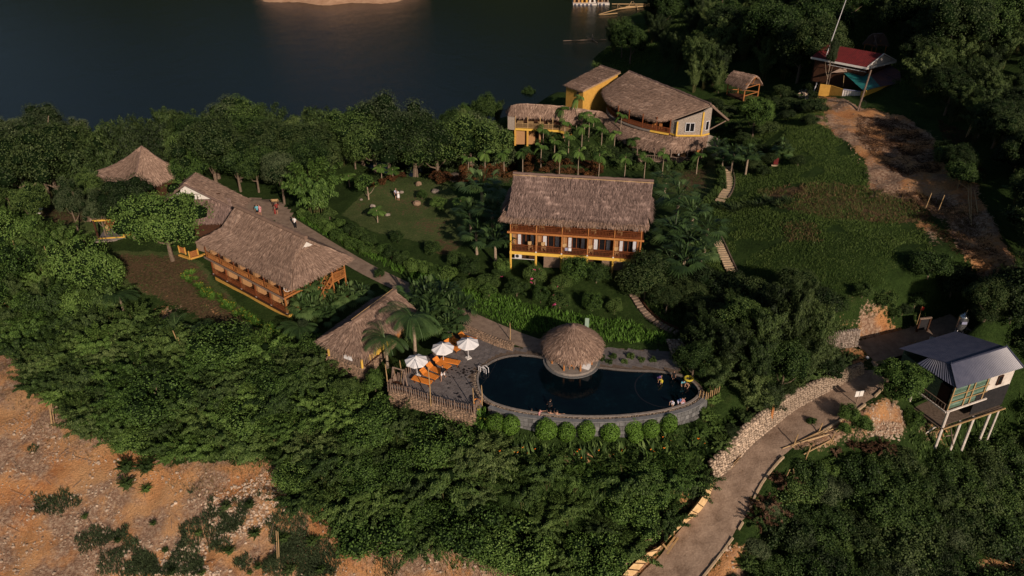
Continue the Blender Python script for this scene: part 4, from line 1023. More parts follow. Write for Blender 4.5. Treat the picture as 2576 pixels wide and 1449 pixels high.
for k in range(9): y = .8 + k * .24; MB().tube([(WH - .72, y, .05), (WH - .72, y, .95 + random.uniform(-.06, .06))], .055, 5).build('paling', 'bamboo_grey', hut)
for zq in (.25, .75): MB().tube([(.5, .66, zq), (WH - .7, .66, zq)], .04, 5).build('rail', 'wood_dark', hut)
Mh = Matrix.Translation(hut.location) @ Matrix.Rotation(rzh, 4, 'Z')
for k in range(2): MB().box((0, 0, -.25), .46, .06, .55).build('towel', 'white_cloth', None, label='white towel hung over the pool hut palings, ' + ('right one of two' if k else 'left one of two'), cat='towel', loc=Mh @ Vector((2.9 + k * .58, .52, .98)), rz=rzh, group='towels on the pool hut railing')
bt = [Mh @ Vector(q) for q in ((.0, 6, -1.8), (.05, .3, -1.9), (WH - .3, .3, -1.9), (WH - .3, 6, -1.6))]; tp = [Mh @ Vector(q) for q in ((.35, 6, -.06), (.4, .55, -.06), (WH - .65, .55, -.06), (WH - .65, 6, -.06))]
b2, t2 = [], []
for a, b_, c_, d_ in zip(bt[:-1], bt[1:], tp[:-1], tp[1:]):
 m_ = int((b_ - a).length / .8)
 for k in range(m_): b2.append(a.lerp(b_, k / m_)); t2.append(c_.lerp(d_, k / m_))
stone_wall('hut_base', 'brown cobble base wall under the pool hut terrace', b2 + [bt[-1]], t2 + [tp[-1]], .26, 'stone_brown', .3, 'wall')
# ================================================================== round pavilion in the pool
pc = at(1438, 909, 0); pav = thing('round_pavilion', 'round thatched pool bar pavilion standing on a curved stone plinth in the pool', 'pavilion', (pc.x, pc.y + .1, 0))
rr_ = 2.55
mb = MB().lathe([(0, .22), (rr_, .22), (rr_ + .05, .16), (rr_, -.9)], (0, 0, 0), 40); mb.build('plinth', 'coping', pav)
MB().lathe([(rr_ + .28, -.5), (rr_ + .28, .02), (rr_ + .02, .02)], (0, 0, 0), 40).build('step', 'slate_tile', pav)
rd = 2.9; za = 4.05; zv = 2.0
def circ(r_, z, w_=0): return [((r_ + w_ * math.sin(7 * a)) * math.cos(a), (r_ + w_ * math.sin(7 * a)) * math.sin(a), z) for a in [2 * math.pi * k / 48 for k in range(49)]]
thatch(pav, [circ(.12, za + .1), circ(1.2, 3.55), circ(2.25, 2.8), circ(2.7, 2.42), circ(rd, zv + .1, .05)], 'thatch', .25, 75, .04, flen=.5)
MB().lathe([(.05, .4), (.22, .18), (.42, -.06)], (0, 0, za), 10).build('roof_cap', 'thatch_grey', pav)
for k in range(8): a = 2 * math.pi * k / 8 + .35; MB().tube([(2.1 * math.cos(a), 2.1 * math.sin(a), .2), (2.1 * math.cos(a), 2.1 * math.sin(a), 2.6)], .1, 8).build('post', 'wood_orange', pav)
MB().lathe([(1.3, .22), (1.3, 1.15), (1.45, 1.2), (1.0, 1.2), (1.0, .22)], (0, .3, 0), 24).build('bar_counter', 'wood_dark', pav)
fz = thing('chest_freezer', 'white glass topped chest freezer under the pavilion thatch on the right', 'freezer', (pc.x + 1.25, pc.y - 1.3, .22), R(-25))
MB().box((0, 0, .4), .9, .55, .8).build('casing', 'metal_white', fz); MB().box((0, 0, .82), .8, .45, .03).build('lid', 'curtain', fz)
chair(pav, -.1, -1.5, .22, R(180), 'wooden bar chair standing at the middle of the pool pavilion front', 'wood_orange')
# ================================================================== restaurant on the rise
def V3(*a): return Vector(a)
res = wthing('restaurant_hall', 'big restaurant hall with crescent shaped thatched roof and pebble gable wall trimmed in yellow', 'restaurant', (24, 122, 2))
RA, RB = V3(29.6, 117.2, 9.15), V3(19.6, 133.2, 9.4)          # ridge ends
eave_px = [(1684, 301, 116.9, 6.4), (1648.6, 301, 117, 6.3), (1598.6, 284, 0, 6.3), (1560, 270, 0, 6.4), (1531, 255, 0, 6.55), (1519.5, 235, 0, 6.9), (1520, 222, 0, 7.2)]
EV = [at(a, b_, z) for a, b_, _, z in eave_px]; EV = smooth_line(EV, 2)
thatch(res, [[RA + V3(.2, -.5, 0), RB], [ (RA + V3(.2, -.5, 0)).lerp(EV[0], .55) + V3(0, 0, -.15)] + [RA.lerp(RB, k / 6).lerp(EV[int(k / 6 * (len(EV) - 1))], .55) + V3(0, 0, .1) for k in range(1, 6)] + [RB.lerp(EV[-1], .55)], EV], 'thatch', .35, 55, .07, flen=.5)
BK = [V3(33.4, 119.0, 6.0), V3(29, 127, 6.2), V3(24.5, 136.2, 6.6)]
thatch(res, [[RA + V3(.2, -.5, 0), RB], BK], 'thatch', .35, 20, .06)
ridge_cap(res, [RA + V3(.2, -.6, .03), RB], .16, 'thatch_grey'); MB().bar(RA + V3(.1, -.75, -.25), EV[0] + V3(.1, -.1, -.1), .2).build('verge_board', 'bamboo_grey', res)
MB().bar(RA + V3(.3, -.75, -.2), BK[0] + V3(0, -.3, -.1), .28).build('verge_board', 'bamboo_grey', res)
zf = 4.45
GW = [at(1683.6, 335, zf), at(1701, 341.3, zf), at(1765, 341.3, zf), at(1783.6, 336.5, zf)]
ztop = []
for q in GW:
 f = (q.x - GW[0].x) / (GW[-1].x - GW[0].x); ztop.append(6.45 + (8.75 - 6.45) * f)
n_ = len(GW)
def gwall(mb, a, b_, za0, zb0, za1, zb1, off=0.0):
 d = (b_ - a); d.z = 0; d.normalize(); nn = V3(d.y, -d.x, 0) * off
 mb.quad(V3(a.x, a.y, za0) + nn, V3(b_.x, b_.y, zb0) + nn, V3(b_.x, b_.y, zb1) + nn, V3(a.x, a.y, za1) + nn)
for i in range(3):
 a, b_ = GW[i], GW[i + 1]; d = (b_ - a); d.z = 0; d.normalize(); nn = V3(-d.y, d.x, 0) * .25
 MB().prism([(a.x, a.y), (b_.x, b_.y), (b_.x + nn.x, b_.y + nn.y), (a.x + nn.x, a.y + nn.y)], [zf] * 4, [ztop[i], ztop[i + 1], ztop[i + 1], ztop[i]]).build('pebble_wall', 'pebble_wall', res)
 pb_ = MB()
 for _ in range(int((b_ - a).length * 60)):
  f = random.random(); zt = ztop[i] + (ztop[i + 1] - ztop[i]) * f; z = random.uniform(zf + .1, zt - .1); c = a.lerp(b_, f); s = random.uniform(.09, .2)
  vs, fs = random.choice(RAW['stone_grey']); Mx = Matrix((d * s, V3(0, 0, 1) * s, V3(d.y, -d.x, 0) * s * .5)).transposed().to_4x4(); Mx.translation = V3(c.x, c.y, z); pb_.add([Mx @ q for q in vs], fs)
 pb_.build('pebble', 'pebble_wall', res, kind='stuff')
 MB().bar(V3(a.x, a.y - .03, zf + .03), V3(b_.x, b_.y - .03, zf + .03), .16, .24).build('yellow_base', 'yellow_paint', res)
for k, i in ((.0, 1), (.0, 2)):
 q = GW[i] + V3(-.1 if i == 2 else .0, -.06, 0); MB().bar(V3(q.x, q.y, zf), V3(q.x, q.y, ztop[i] - .1), .22).build('yellow_pilaster', 'yellow_paint', res)
def win2(root, c, d, w_, h, name='window', mat='metal_white'):
 d = Vector(d).normalized(); nn = V3(d.y, -d.x, 0); mb = MB(); c = Vector(c) + nn * .08
 for s in (-.5, .0, .5) if w_ > .8 else (-.5, .5): mb.bar(c + d * w_ * s + V3(0, 0, -h / 2), c + d * w_ * s + V3(0, 0, h / 2), .09)
 for s in (-.5, .5): mb.bar(c - d * (w_ / 2 + .04) + V3(0, 0, h * s), c + d * (w_ / 2 + .04) + V3(0, 0, h * s), .09)
 f = mb.build(name, mat, root); g = MB(); a = c - nn * .02
 g.quad(a - d * w_ / 2 - V3(0, 0, h / 2), a + d * w_ / 2 - V3(0, 0, h / 2), a + d * w_ / 2 + V3(0, 0, h / 2), a - d * w_ / 2 + V3(0, 0, h / 2)); g.build('pane', 'glass', f)
d = GW[2] - GW[1]; win2(res, GW[1].lerp(GW[2], .5) + V3(0, 0, 1.35), d, 1.35, 1.35); d = GW[3] - GW[2]; win2(res, GW[2].lerp(GW[3], .55) + V3(0, 0, 1.45), d, .7, 1.4)
st_ = MB().bar(GW[3] + V3(.1, .3, .6), BK[0] + V3(-.3, -.2, -.2), .12).build('strut', 'bamboo_grey', res)
FL = [at(*Z6(*q), zf) for q in [(1835, 832), (1700, 808), (1560, 780), (1420, 735), (1310, 690), (1240, 640), (1212, 600), (1215, 570)]]; FLs = smooth_line(FL, 2)
core = [RA.lerp(RB, k / 10) for k in range(11)]
poly = [(q.x, q.y) for q in FLs] + [(q.x, q.y) for q in reversed(core)]
MB().prism(poly, zf - .3, zf - .02).build('floor', 'wood_dark', res)
for i, (a, b_) in enumerate(zip(FLs[:-1], FLs[1:])): MB().bar(a + V3(0, 0, -.05), b_ + V3(0, 0, -.05), .3, .22).build('floor_edge', 'yellow_paint' if a.x > 21.5 else 'coping', res)
MB().prism([(q.x - .8 * .85, q.y - .8 * -.5) for q in (core[0], core[-1])] + [(core[-1].x, core[-1].y), (core[0].x, core[0].y)], zf, zf + 3.2).build('inner_wall', 'wood_dark', res)
gl = dense(FLs, .3); rl = MB(); cnt = 0
for i, q in enumerate(gl):
 q2 = q + V3(.12, .12, 0)
 if i % 8 == 0: MB().tube([q2, q2 + V3(0, 0, 2.3)], .09, 6).build('post', 'wood_red', res)
for k0 in range(0, len(gl) - 1, 8):
 seg = gl[k0:k0 + 9]; rl = MB(); mt = 'wood_red'
 for a, b_ in zip(seg[:-1], seg[1:]):
  for zq in (.2, .85): rl.bar(a + V3(.1, .1, zq), b_ + V3(.1, .1, zq), .08)
  for f in (0, .5): q = a.lerp(b_, f) + V3(.1, .1, 0); rl.bar(q + V3(0, 0, .2), q + V3(0, 0, .85), .05)
 rl.build('railing', mt, res)
for k, (x, y) in enumerate(((1620, 735), (1640, 700), (1770, 780), (1700, 760))):
 q = at(*Z6(x, y), zf + .4); q.y += 1.0; link(CH['wood_orange'], 'chair', None, label=('red brown dining chair by the gallery rail under the hall eave, ' + ['second from left', 'leftmost, half hidden', 'nearest the pebble wall', 'third from left'][k]), cat='chair', group='dining chairs on the hall gallery', loc=(q.x, q.y, zf), rz=k * 1.3)
inn = [at(*Z6(*q), z) for q, z in [((2235, 838), 4.2), ((2160, 858), 4.25), ((1910, 858), 4.25), ((1830, 838), 4.2), ((1700, 815), 4.2), ((1560, 788), 4.2), ((1420, 745), 4.2), ((1310, 700), 4.2), ((1235, 650), 4.2), ((1190, 610), 4.3), ((1110, 598), 4.6)]]
out = [at(*Z6(*q), z) for q, z in [((2215, 925), 3.0), ((2120, 970), 2.75), ((1960, 990), 2.7), ((1800, 1000), 2.7), ((1640, 975), 2.7), ((1480, 930), 2.75), ((1370, 880), 2.8), ((1290, 815), 2.85), ((1150, 735), 2.9), ((1010, 715), 3.0), ((880, 725), 3.2)]]
low_ = wthing('lower_gallery', 'curved thatched lean-to gallery wrapped round the foot of the restaurant hall', 'gallery', (24, 114, 1.5))
thatch(low_, [smooth_line(inn, 1), smooth_line(out, 1)], 'thatch', .28, 60, .07, flen=.55)
LF = smooth_line([at(*Z6(*q), 1.0) for q in [(2160, 1110), (2060, 1125), (1880, 1120), (1700, 1100), (1500, 1090), (1400, 1080)]], 1)
rl = MB(); gl = dense(LF, .28)
for i, q in enumerate(gl):
 if i % 9 == 0: MB().tube([q + V3(0, 0, -.6), q + V3(0, .2, 2.0)], .09, 6).build('post', 'bamboo_grey', low_)
for k0 in range(0, len(gl) - 1, 9):
 seg = gl[k0:k0 + 10]; rl = MB()
 for a, b_ in zip(seg[:-1], seg[1:]):
  for zq in (.15, .8): rl.bar(a + V3(0, 0, zq), b_ + V3(0, 0, zq), .07)
  rl.bar(a + V3(0, 0, .15), a + V3(0, 0, .8), .05)
 rl.build('railing', 'bamboo_grey', low_)
MB().prism([(q.x, q.y) for q in LF] + [(q.x + .5, q.y + 3.4) for q in reversed(LF)], .55, .98).build('floor', 'bamboo_grey', low_)
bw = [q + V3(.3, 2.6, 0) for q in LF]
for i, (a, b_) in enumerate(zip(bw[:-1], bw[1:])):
 MB().prism([(a.x, a.y), (b_.x, b_.y), (b_.x, b_.y + .15), (a.x, a.y + .15)], 1, 3.2).build('wall', 'inside_shade' if i % 3 else 'tan_panel', low_)
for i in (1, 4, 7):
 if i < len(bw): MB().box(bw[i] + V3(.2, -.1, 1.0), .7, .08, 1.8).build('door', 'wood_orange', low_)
MB().prism([(q.x, q.y) for q in [at(*Z6(2230, 800), 4.2), at(*Z6(2365, 850), 3.6), at(*Z6(2365, 850), 3.6) + V3(0, .3, 0), at(*Z6(2230, 800), 4.2) + V3(0, .3, 0)]], 1.2, [3.6, 2.9, 2.9, 3.6]).build('side_wall', 'pebble_wall', low_)
an = wthing('yellow_annex', 'tall ochre walled block with a pitched thatched roof behind the restaurant hall', 'building', (13, 134, 2))
A_, D_, C_, B_ = at(1420, 213, 7.1), at(1466, 229, 7.1), at(1559.9, 181.5, 8.9), at(1509.9, 165, 8.9)
thatch(an, [[B_, C_], [A_, D_]], 'thatch', .28, 60, .05, flen=.25)
ins = lambda q, c, f=.07: q.lerp(c, f)
cc = (A_ + B_ + C_ + D_) / 4; W4 = [ins(q, cc) for q in (A_, D_, C_, B_)]
for i in range(4):
 a, b_ = W4[i], W4[(i + 1) % 4]; d = (b_ - a); d.z = 0; d.normalize(); nn = V3(-d.y, d.x, 0) * .2
 if nn.dot(V3(cc.x - a.x, cc.y - a.y, 0)) < 0: nn = -nn
 MB().prism([(a.x, a.y), (b_.x, b_.y), (b_.x + nn.x, b_.y + nn.y), (a.x + nn.x, a.y + nn.y)], 1.0, [a.z - .2, b_.z - .2, b_.z - .2, a.z - .2]).build('wall', 'ochre', an)
MB().bar(D_ + V3(.05, -.1, -.1), C_ + V3(.1, -.1, -.1), .1).build('verge_board', 'bamboo', an)
MB().bar(B_ + V3(0, 0, .05), C_ + V3(0, 0, .05), .2).build('ridge_cap', 'thatch_grey', an)
MB().box(W4[0].lerp(W4[1], .72) + V3(0, -.03, -.9), .55, .1, .7, (W4[1] - W4[0]).normalized() if False else (1, 0, 0)).build('window', 'glass', an)
lw_ = wthing('dining_wing', 'low dining wing with a rounded thatched end, open bamboo gallery and yellow base', 'gallery', (4, 122, 2))
RD = smooth_line([at(*Z6(*q), z) for q, z in [((250, 545), 6.5), ((330, 522), 7.0), ((560, 535), 7.0), ((780, 552), 6.8), ((950, 578), 6.3), ((1110, 600), 5.6)]], 1)
ER = smooth_line([at(*Z6(*q), z) for q, z in [((225, 640), 5.2), ((300, 655), 5.15), ((520, 655), 5.15), ((710, 665), 5.15), ((850, 720), 4.6), ((1000, 715), 4.0)]], 1)
thatch(lw_, [RD, ER], 'thatch', .28, 60, .06, flen=.4)
BKR = [q + V3(0, 2.4, -1.6) for q in RD]; thatch(lw_, [RD, BKR], 'thatch', .28, 15, .06)
c_ = RD[0]; thatch(lw_, [[c_, c_ + V3(.01, .01, 0), c_ + V3(.02, 0, 0)], [BKR[0], at(*Z6(200, 590), 5.3), ER[0]]], 'thatch', .28, 60, .06, name='rounded_end', flen=.4)
FW = [at(*Z6(290, 770), 3.4), at(*Z6(720, 790), 3.4), at(*Z6(860, 830), 3.3)]
gl = dense(FW, .28); MB().prism([(q.x, q.y) for q in FW] + [(FW[2].x, FW[2].y + 3), (FW[0].x - 1, FW[0].y + 3)], 3.1, 3.38).build('floor', 'wood_dark', lw_)
for a, b_ in zip(FW[:-1], FW[1:]): MB().bar(a + V3(0, -.05, -.2), b_ + V3(0, -.05, -.2), .12, .34).build('beam', 'yellow_paint', lw_)
for i, q in enumerate(gl):
 if i % 7 == 0: MB().tube([q, q + V3(0, 0, 1.95)], .08, 6).build('post', 'bamboo', lw_); MB().bar(q + V3(0, .1, -3), q + V3(0, .1, -.3), .3).build('pier', 'ochre' if i < 9 else 'tan_panel', lw_)
for k0 in range(0, len(gl) - 1, 7):
 seg = gl[k0:k0 + 8]; rl = MB()
 for a, b_ in zip(seg[:-1], seg[1:]):
  for zq in (.1, .8): rl.bar(a + V3(0, -.02, zq), b_ + V3(0, -.02, zq), .06)
  rl.bar(a + V3(0, 0, .1), a + V3(0, 0, .8), .045); q = a.lerp(b_, .5); rl.bar(q + V3(0, 0, .1), q + V3(0, 0, .8), .045)
 rl.build('railing', 'bamboo', lw_)
MB().prism([(FW[0].x - 1.2, FW[0].y + .4), (FW[0].x, FW[0].y), (FW[0].x, FW[0].y + .15), (FW[0].x - 1.2, FW[0].y + .55)], 3.0, 5.1).build('end_wall', 'pebble_wall', lw_)
MB().prism([(FW[0].x, FW[0].y + 2.6), (FW[2].x, FW[2].y + 2.6), (FW[2].x, FW[2].y + 2.8), (FW[0].x, FW[0].y + 2.8)], .5, 5.2).build('back_wall', 'wood_dark', lw_)
MB().prism([(FW[0].x, FW[0].y + .3), (FW[0].x + 3.2, FW[0].y + .3), (FW[0].x + 3.2, FW[0].y + .5), (FW[0].x, FW[0].y + .5)], .5, 3.1).build('wall', 'tan_panel', lw_)
for k in range(4):
 q = FW[0].lerp(FW[1], .12 + k * .24); t_ = thing('table', 'pale bamboo dining table in the open dining wing, ' + ['nearest the rounded end', 'second from the rounded end', 'third from the rounded end', 'nearest the hall'][k], 'table', (q.x, q.y + 1.0, 3.4), 0, 'tables in the dining wing')
 MB().box((0, 0, .72), 1.0, .7, .06).build('tabletop', 'bamboo', t_)
 for sx in (-.4, .4):
  for sy in (-.25, .25): MB().bar((sx, sy, 0), (sx, sy, .7), .06).build('leg', 'bamboo', t_)
wl_ = thing('stone_well', 'round thatch ringed tub among the palms below the dining wing', 'well', at(*Z6(775, 900), 1.0))
MB().lathe([(1.0, 0), (1.35, .9), (1.45, 1.3), (1.3, 1.42), (1.0, 1.3), (.9, .9), (0, .85)], (0, 0, 0), 22).build('rim', 'thatch', wl_); MB().tube([(1.1, 0, 1.2), (2.0, .2, 1.6)], [.16, .22], 7).build('spout', 'bamboo_grey', wl_)
# ================================================================== pyramid roofed house on the left
ap = at(356, 368, 6.0); py_ = thing('pyramid_roof_house', 'house with a broad hipped pyramid thatched roof half hidden by trees on the left', 'house', (ap.x, ap.y, -1.5))
cor = [at(322, 492, 1.2), at(470, 432, 1.6), at(330, 372, 1.9), at(240, 432, 1.6)]
lc = lambda w: Vector((w.x - ap.x, w.y - ap.y, w.z + 1.5)); apl = lc(ap); C4 = [lc(c) for c in cor]
C4[2] = Vector((C4[3].x * .2 + C4[1].x * .5, -C4[0].y * .75, C4[1].z))
for i in range(4):
 a, b_ = C4[i], C4[(i + 1) % 4]; sag = lambda q, f: apl.lerp(q, f) + Vector((0, 0, -.55 * math.sin(math.pi * f)))
 thatch(py_, [[apl, apl + Vector((.02, 0, 0))], [sag(a, .35), sag(b_, .35)], [sag(a, .7), sag(b_, .7)], [a, b_]], 'thatch', .3, 45, .05, flen=.3)
for c in C4: MB().tube([apl + Vector((0, 0, .05))] + [apl.lerp(c, f) + Vector((0, 0, -.55 * math.sin(math.pi * f) + .06)) for f in (.25, .5, .75, 1)], .09, 5).build('hip_ridge', 'thatch_grey', py_)
cm = sum(C4, Vector()) / 4
MB().prism([tuple((c.lerp(cm, .32)).xy) for c in C4], 0, 2.9).build('wall', 'wood_dark', py_)
# ================================================================== white gabled house behind the long lodge
gh = wthing('white_gable_house', 'thatched house with a white framed gable behind the long left lodge', 'house', (-40.5, 95, -.5))
ax_ = at(464, 460, 7.3); bx_ = at(603, 529, 3.3); bk = V3(.06, 1, 0) * 3.4
lx_ = V3(ax_.x - 4.6, ax_.y + .2, 3.9)
thatch(gh, [[ax_, ax_ + bk], [bx_, bx_ + bk]], 'thatch', .28, 50); thatch(gh, [[ax_, ax_ + bk], [lx_, lx_ + bk]], 'thatch', .28, 30)
gx = V3(0, .9, 0); wz = 4.5
MB().add([V3(bx_.x - 1.6, bx_.y + .9, wz), V3(lx_.x + 1.6, lx_.y + .9, wz), ax_ + gx + V3(0, 0, -.3)], [(0, 1, 2)]).build('gable', 'white_paint', gh)
for f in (.25, .5, .75):
 q = V3(bx_.x - 1.6, bx_.y + .86, wz).lerp(V3(lx_.x + 1.6, lx_.y + .86, wz), f); h_ = (ax_.z - .4 - wz) * (1 - abs(2 * f - 1)); MB().bar(q, q + V3(0, 0, h_), .09).build('mullion', 'wood_dark', gh)
MB().bar(V3(bx_.x - 2.4, bx_.y + .84, wz + .75), V3(lx_.x + 2.4, lx_.y + .84, wz + .75), .09).build('transom', 'wood_dark', gh)
MB().bar(ax_ + V3(0, -.1, -.15), bx_ + V3(0, -.1, -.15), .2).build('verge_board', 'thatch_grey', gh); MB().bar(ax_ + V3(0, -.1, -.15), lx_ + V3(0, -.1, -.15), .2).build('verge_board', 'thatch_grey', gh)
thatch(gh, [[V3(bx_.x - 1.2, bx_.y + .8, wz + .05), V3(lx_.x + 1.2, lx_.y + .8, wz + .05)], [V3(bx_.x - .2, bx_.y - 2.2, 2.9), V3(lx_.x + .2, lx_.y - 2.2, 2.9)]], 'thatch_grey', .28, 55, name='skirt_roof')
MB().prism([(bx_.x - 1, bx_.y + .4), (lx_.x + 1, lx_.y + .4), (lx_.x + 1, lx_.y + 3.2), (bx_.x - 1, bx_.y + 3.2)], -.6, 3.6).build('wall', 'wood_dark', gh)
# ================================================================== small huts and porch
def small_hut(name, label, ra, rb, ea, eb, g0, mat='thatch', open_=True, dens=50):
 c = (ra + rb) / 2; r_ = wthing(name, label, 'hut', (c.x, c.y, g0)); fa, fb = 2 * ra - ea, 2 * rb - eb; fa.z, fb.z = ea.z, eb.z
 md = lambda a, b_, f: a.lerp(b_, f) + V3(0, 0, .3)
 thatch(r_, [[ra, rb], [md(ra, ea, .5), md(rb, eb, .5)], [ea, eb]], mat, .25, dens); thatch(r_, [[ra, rb], [md(ra, fa, .5), md(rb, fb, .5)], [fa, fb]], mat, .25, 20)
 i4 = [q.lerp(c, .16) for q in (ea, eb, fb, fa)]
 for q in i4: MB().tube([V3(q.x, q.y, g0), V3(q.x, q.y, ea.z + .2)], .1, 6).build('post', 'wood_orange', r_)
 for zq in (ea.z - .1, g0 + .8):
  for i in range(4): MB().bar(V3(i4[i].x, i4[i].y, zq), V3(i4[(i + 1) % 4].x, i4[(i + 1) % 4].y, zq), .1).build('rail', 'wood_orange', r_)
 MB().bar(i4[1] + V3(0, 0, .2), rb - V3(0, 0, .3), .1).build('rafter', 'wood_orange', r_); MB().bar(i4[2] + V3(0, 0, .2), rb - V3(0, 0, .3), .1).build('rafter', 'wood_orange', r_)
 MB().bar(i4[1].lerp(i4[2], .5) + V3(0, 0, .1), rb - V3(0, 0, .3), .1).build('king_post', 'wood_orange', r_)
 MB().prism([(q.x, q.y) for q in i4], g0 - .2, g0 + .12).build('floor', 'wood_dark', r_)
 return r_
small_hut('hillside_hut', 'small open thatched hut under the bamboo right of the restaurant', at(1846, 177, 9.2), at(1902, 189.5, 9.2), at(1826, 203, 7.4), at(1876, 223, 7.4), 5.2)
small_hut('brown_roof_hut', 'dim brown thatched hut in the dark trees behind the red roofed house', at(2196, 83, 13), at(2222, 83, 13), at(2172, 108, 11), at(2236, 112, 11), 8.5, 'thatch_grey')
po = thing('yellow_porch', 'small yellow framed porch with chairs under the dark tree on the left', 'porch', at(283, 604, -2.6), R(8)); pz = 0
Wp, Dp = 3.4, 3.0
MB().box((0, Dp / 2, .1), Wp, Dp, .5).build('floor', 'slate', po); MB().box((0, -.05, .38), Wp + .1, .12, .14).build('kerb', 'yellow_paint', po); MB().box((Wp / 2 + .6, .7, .3), 1.3, .16, .9).build('low_wall', 'yellow_paint', po)
for x, m_ in ((-Wp / 2, 'wood_dark'), (Wp / 2 - .1, 'yellow_paint'), (Wp / 2 + 1.2, 'yellow_paint')): MB().bar((x, .05, .3), (x, .05, 3.0), .22).build('post', m_, po)
MB().box((0, .1, 2.95), Wp + .3, .16, .2).build('beam', 'yellow_paint', po); MB().box((0, Dp, 1.6), Wp, .12, 2.8).build('back_wall', 'tan_panel', po); MB().box((-.9, Dp - .08, 1.5), .9, .1, 2.2).build('door', 'wood_red', po)
thatch(po, [[(-2.6, 2.8, 4.6), (2.6, 2.8, 4.6)], [(-3.0, .6, 3.1), (3.0, .6, 3.1)]], 'thatch', .25, 40)
MB().box((0, .2, -.7), Wp + 1.2, .9, 1.4).build('stone_base', 'pebble_wall', po)
chair(po, -.9, 1.7, .35, R(30), 'left bamboo chair inside the yellow framed porch'); chair(po, .1, 1.9, .35, R(-20), 'right bamboo chair inside the yellow framed porch')
# ================================================================== red roofed house with tarpaulins
m, t, p = new_mat('red_tile', .55, .35); f = noise(t, 2, 4, geo_pos(t)); lnk(t, ramp(t, f, [(.3, (.075, .008, .009)), (.7, (.15, .016, .016))]), p.inputs['Base Color'])
m, t, p = new_mat('blue_sheet', .38, .5); f = noise(t, 1.2, 4, geo_pos(t)); lnk(t, ramp(t, f, [(.3, (.050, .058, .10)), (.7, (.085, .092, .14))]), p.inputs['Base Color'])
grain_mat('green_sheet', (.07, .13, .10), (.20, .30, .24), 1.5, .5, .4, .2)
grain_mat('green_bamboo', (.05, .10, .075), (.10, .17, .12), 4, .7, .2)
m, t, p = new_mat('teal_tarp', .45, .4); f = noise(t, 1.5, 4, geo_pos(t)); lnk(t, ramp(t, f, [(.35, (.012, .10, .11)), (.65, (.02, .20, .19))]), p.inputs['Base Color'])
grain_mat('dirty_tarp', (.05, .05, .08), (.22, .09, .07), .6, .6, .3)
grain_mat('black_net', (.012, .012, .014), (.035, .033, .035), 4, .8, .2)
grain_mat('plaster_dirty', (.45, .40, .36), (.80, .74, .68), 1.6, .85, .2)
rh = wthing('red_roof_house', 'house with a dark red metal roof and white trimmed gable on the upper right', 'house', (57, 133, 8))
re0, re1 = at(2093.5, 153, 11.5), at(2182, 170, 11.5); rr0 = at(2224, 136, 13.2); rb0 = at(2254, 153, 11.5); dd_ = (re0 - re1).normalized(); Lr = 9.5
rr1 = rr0 + dd_ * Lr; re0 = re1 + dd_ * Lr; rb1 = rb0 + dd_ * Lr
def corrug(root, a0, a1, b1, b0, mat, n_, name='roof', amp=.03, thick=.05):
 """ribbed sheet between eave a0-a1 and ridge b0-b1"""
 nn = (a1 - a0).cross(b0 - a0).normalized(); nn = nn if nn.z > 0 else -nn; V = []
 for i in range(2 * n_ + 1):
  f = i / (2 * n_); o = nn * (amp if i % 2 else -amp); V += [a0.lerp(a1, f) + o, b0.lerp(b1, f) + o]
 mb = MB(); mb.add(V, [(2 * i, 2 * i + 2, 2 * i + 3, 2 * i + 1) for i in range(2 * n_)])
 return mb.build(name, mat, root)
corrug(rh, re0, re1, rr0, rr1, 'red_tile', 34); corrug(rh, rb0, rb1, rr1, rr0, 'red_tile', 34)
MB().bar(re0 + V3(0, 0, -.15), re1 + V3(0, 0, -.15), .25, .3).build('gutter', 'white_paint', rh); MB().bar(re1 + V3(0, 0, -.12), rb0 + V3(0, 0, -.12), .25, .3).build('eave_beam', 'white_paint', rh)
MB().bar(re1 + V3(0, 0, .1), rr0 + V3(0, 0, .05), .14).build('verge_board', 'white_paint', rh); MB().bar(rb0 + V3(0, 0, .1), rr0 + V3(0, 0, .05), .14).build('verge_board', 'white_paint', rh)
MB().add([re1.lerp(rr0, .06), rb0.lerp(rr0, .06), rr0 + V3(0, .1, -.15)], [(0, 1, 2)]).build('gable', 'plaster_dirty', rh)
w4 = [q.lerp((re1 + rb1) / 2, .1) for q in (re0, re1, rb0, rb1)]; MB().prism([(q.x, q.y) for q in w4], 7.5, 11.3).build('wall', 'wood_dark', rh)
for k in range(7): q = re0.lerp(re1, .35 + k * .09) + V3(.0, -.1, -.7); MB().bar(q, q + V3(0, -.6, .1), .05).build('bracket', 'metal_white', rh)
q0, q1 = re0.lerp(re1, .3), re0.lerp(re1, .97); MB().bar(q0 + V3(0, -.55, -.62), q1 + V3(0, -.55, -.62), .05).build('rack_rail', 'metal_white', rh)
cr = wthing('tarp_courtyard', 'walled yard with yellow walls under teal and rusty tarpaulins below the red roof', 'yard', (58, 124, 7))
def sheet(root, P, name, mat, sag=.25, n_=8):
 a, b_, c, d = [Vector(q) for q in P]; V = []
 for i in range(n_ + 1):
  for j in range(n_ + 1):
   u, v = i / n_, j / n_; q = a.lerp(b_, u).lerp(d.lerp(c, u), v); V.append(q + V3(0, 0, -sag * math.sin(math.pi * u) * math.sin(math.pi * v) + random.uniform(-.03, .03)))
 mb = MB(); mb.add(V, [(i * (n_ + 1) + j, (i + 1) * (n_ + 1) + j, (i + 1) * (n_ + 1) + j + 1, i * (n_ + 1) + j + 1) for i in range(n_) for j in range(n_)]); return mb.build(name, mat, root)
sheet(cr, (at(*Z7(1235, 592), 10.0), at(*Z7(1395, 735), 9.4), at(*Z7(1530, 700), 9.6), at(*Z7(1400, 560), 10.4)), 'teal_tarpaulin', 'teal_tarp')
sheet(cr, (at(*Z7(1400, 562), 10.3), at(*Z7(1530, 702), 9.5), at(*Z7(1700, 668), 9.6), at(*Z7(1500, 560), 10.3)), 'dark_tarpaulin', 'dirty_tarp')
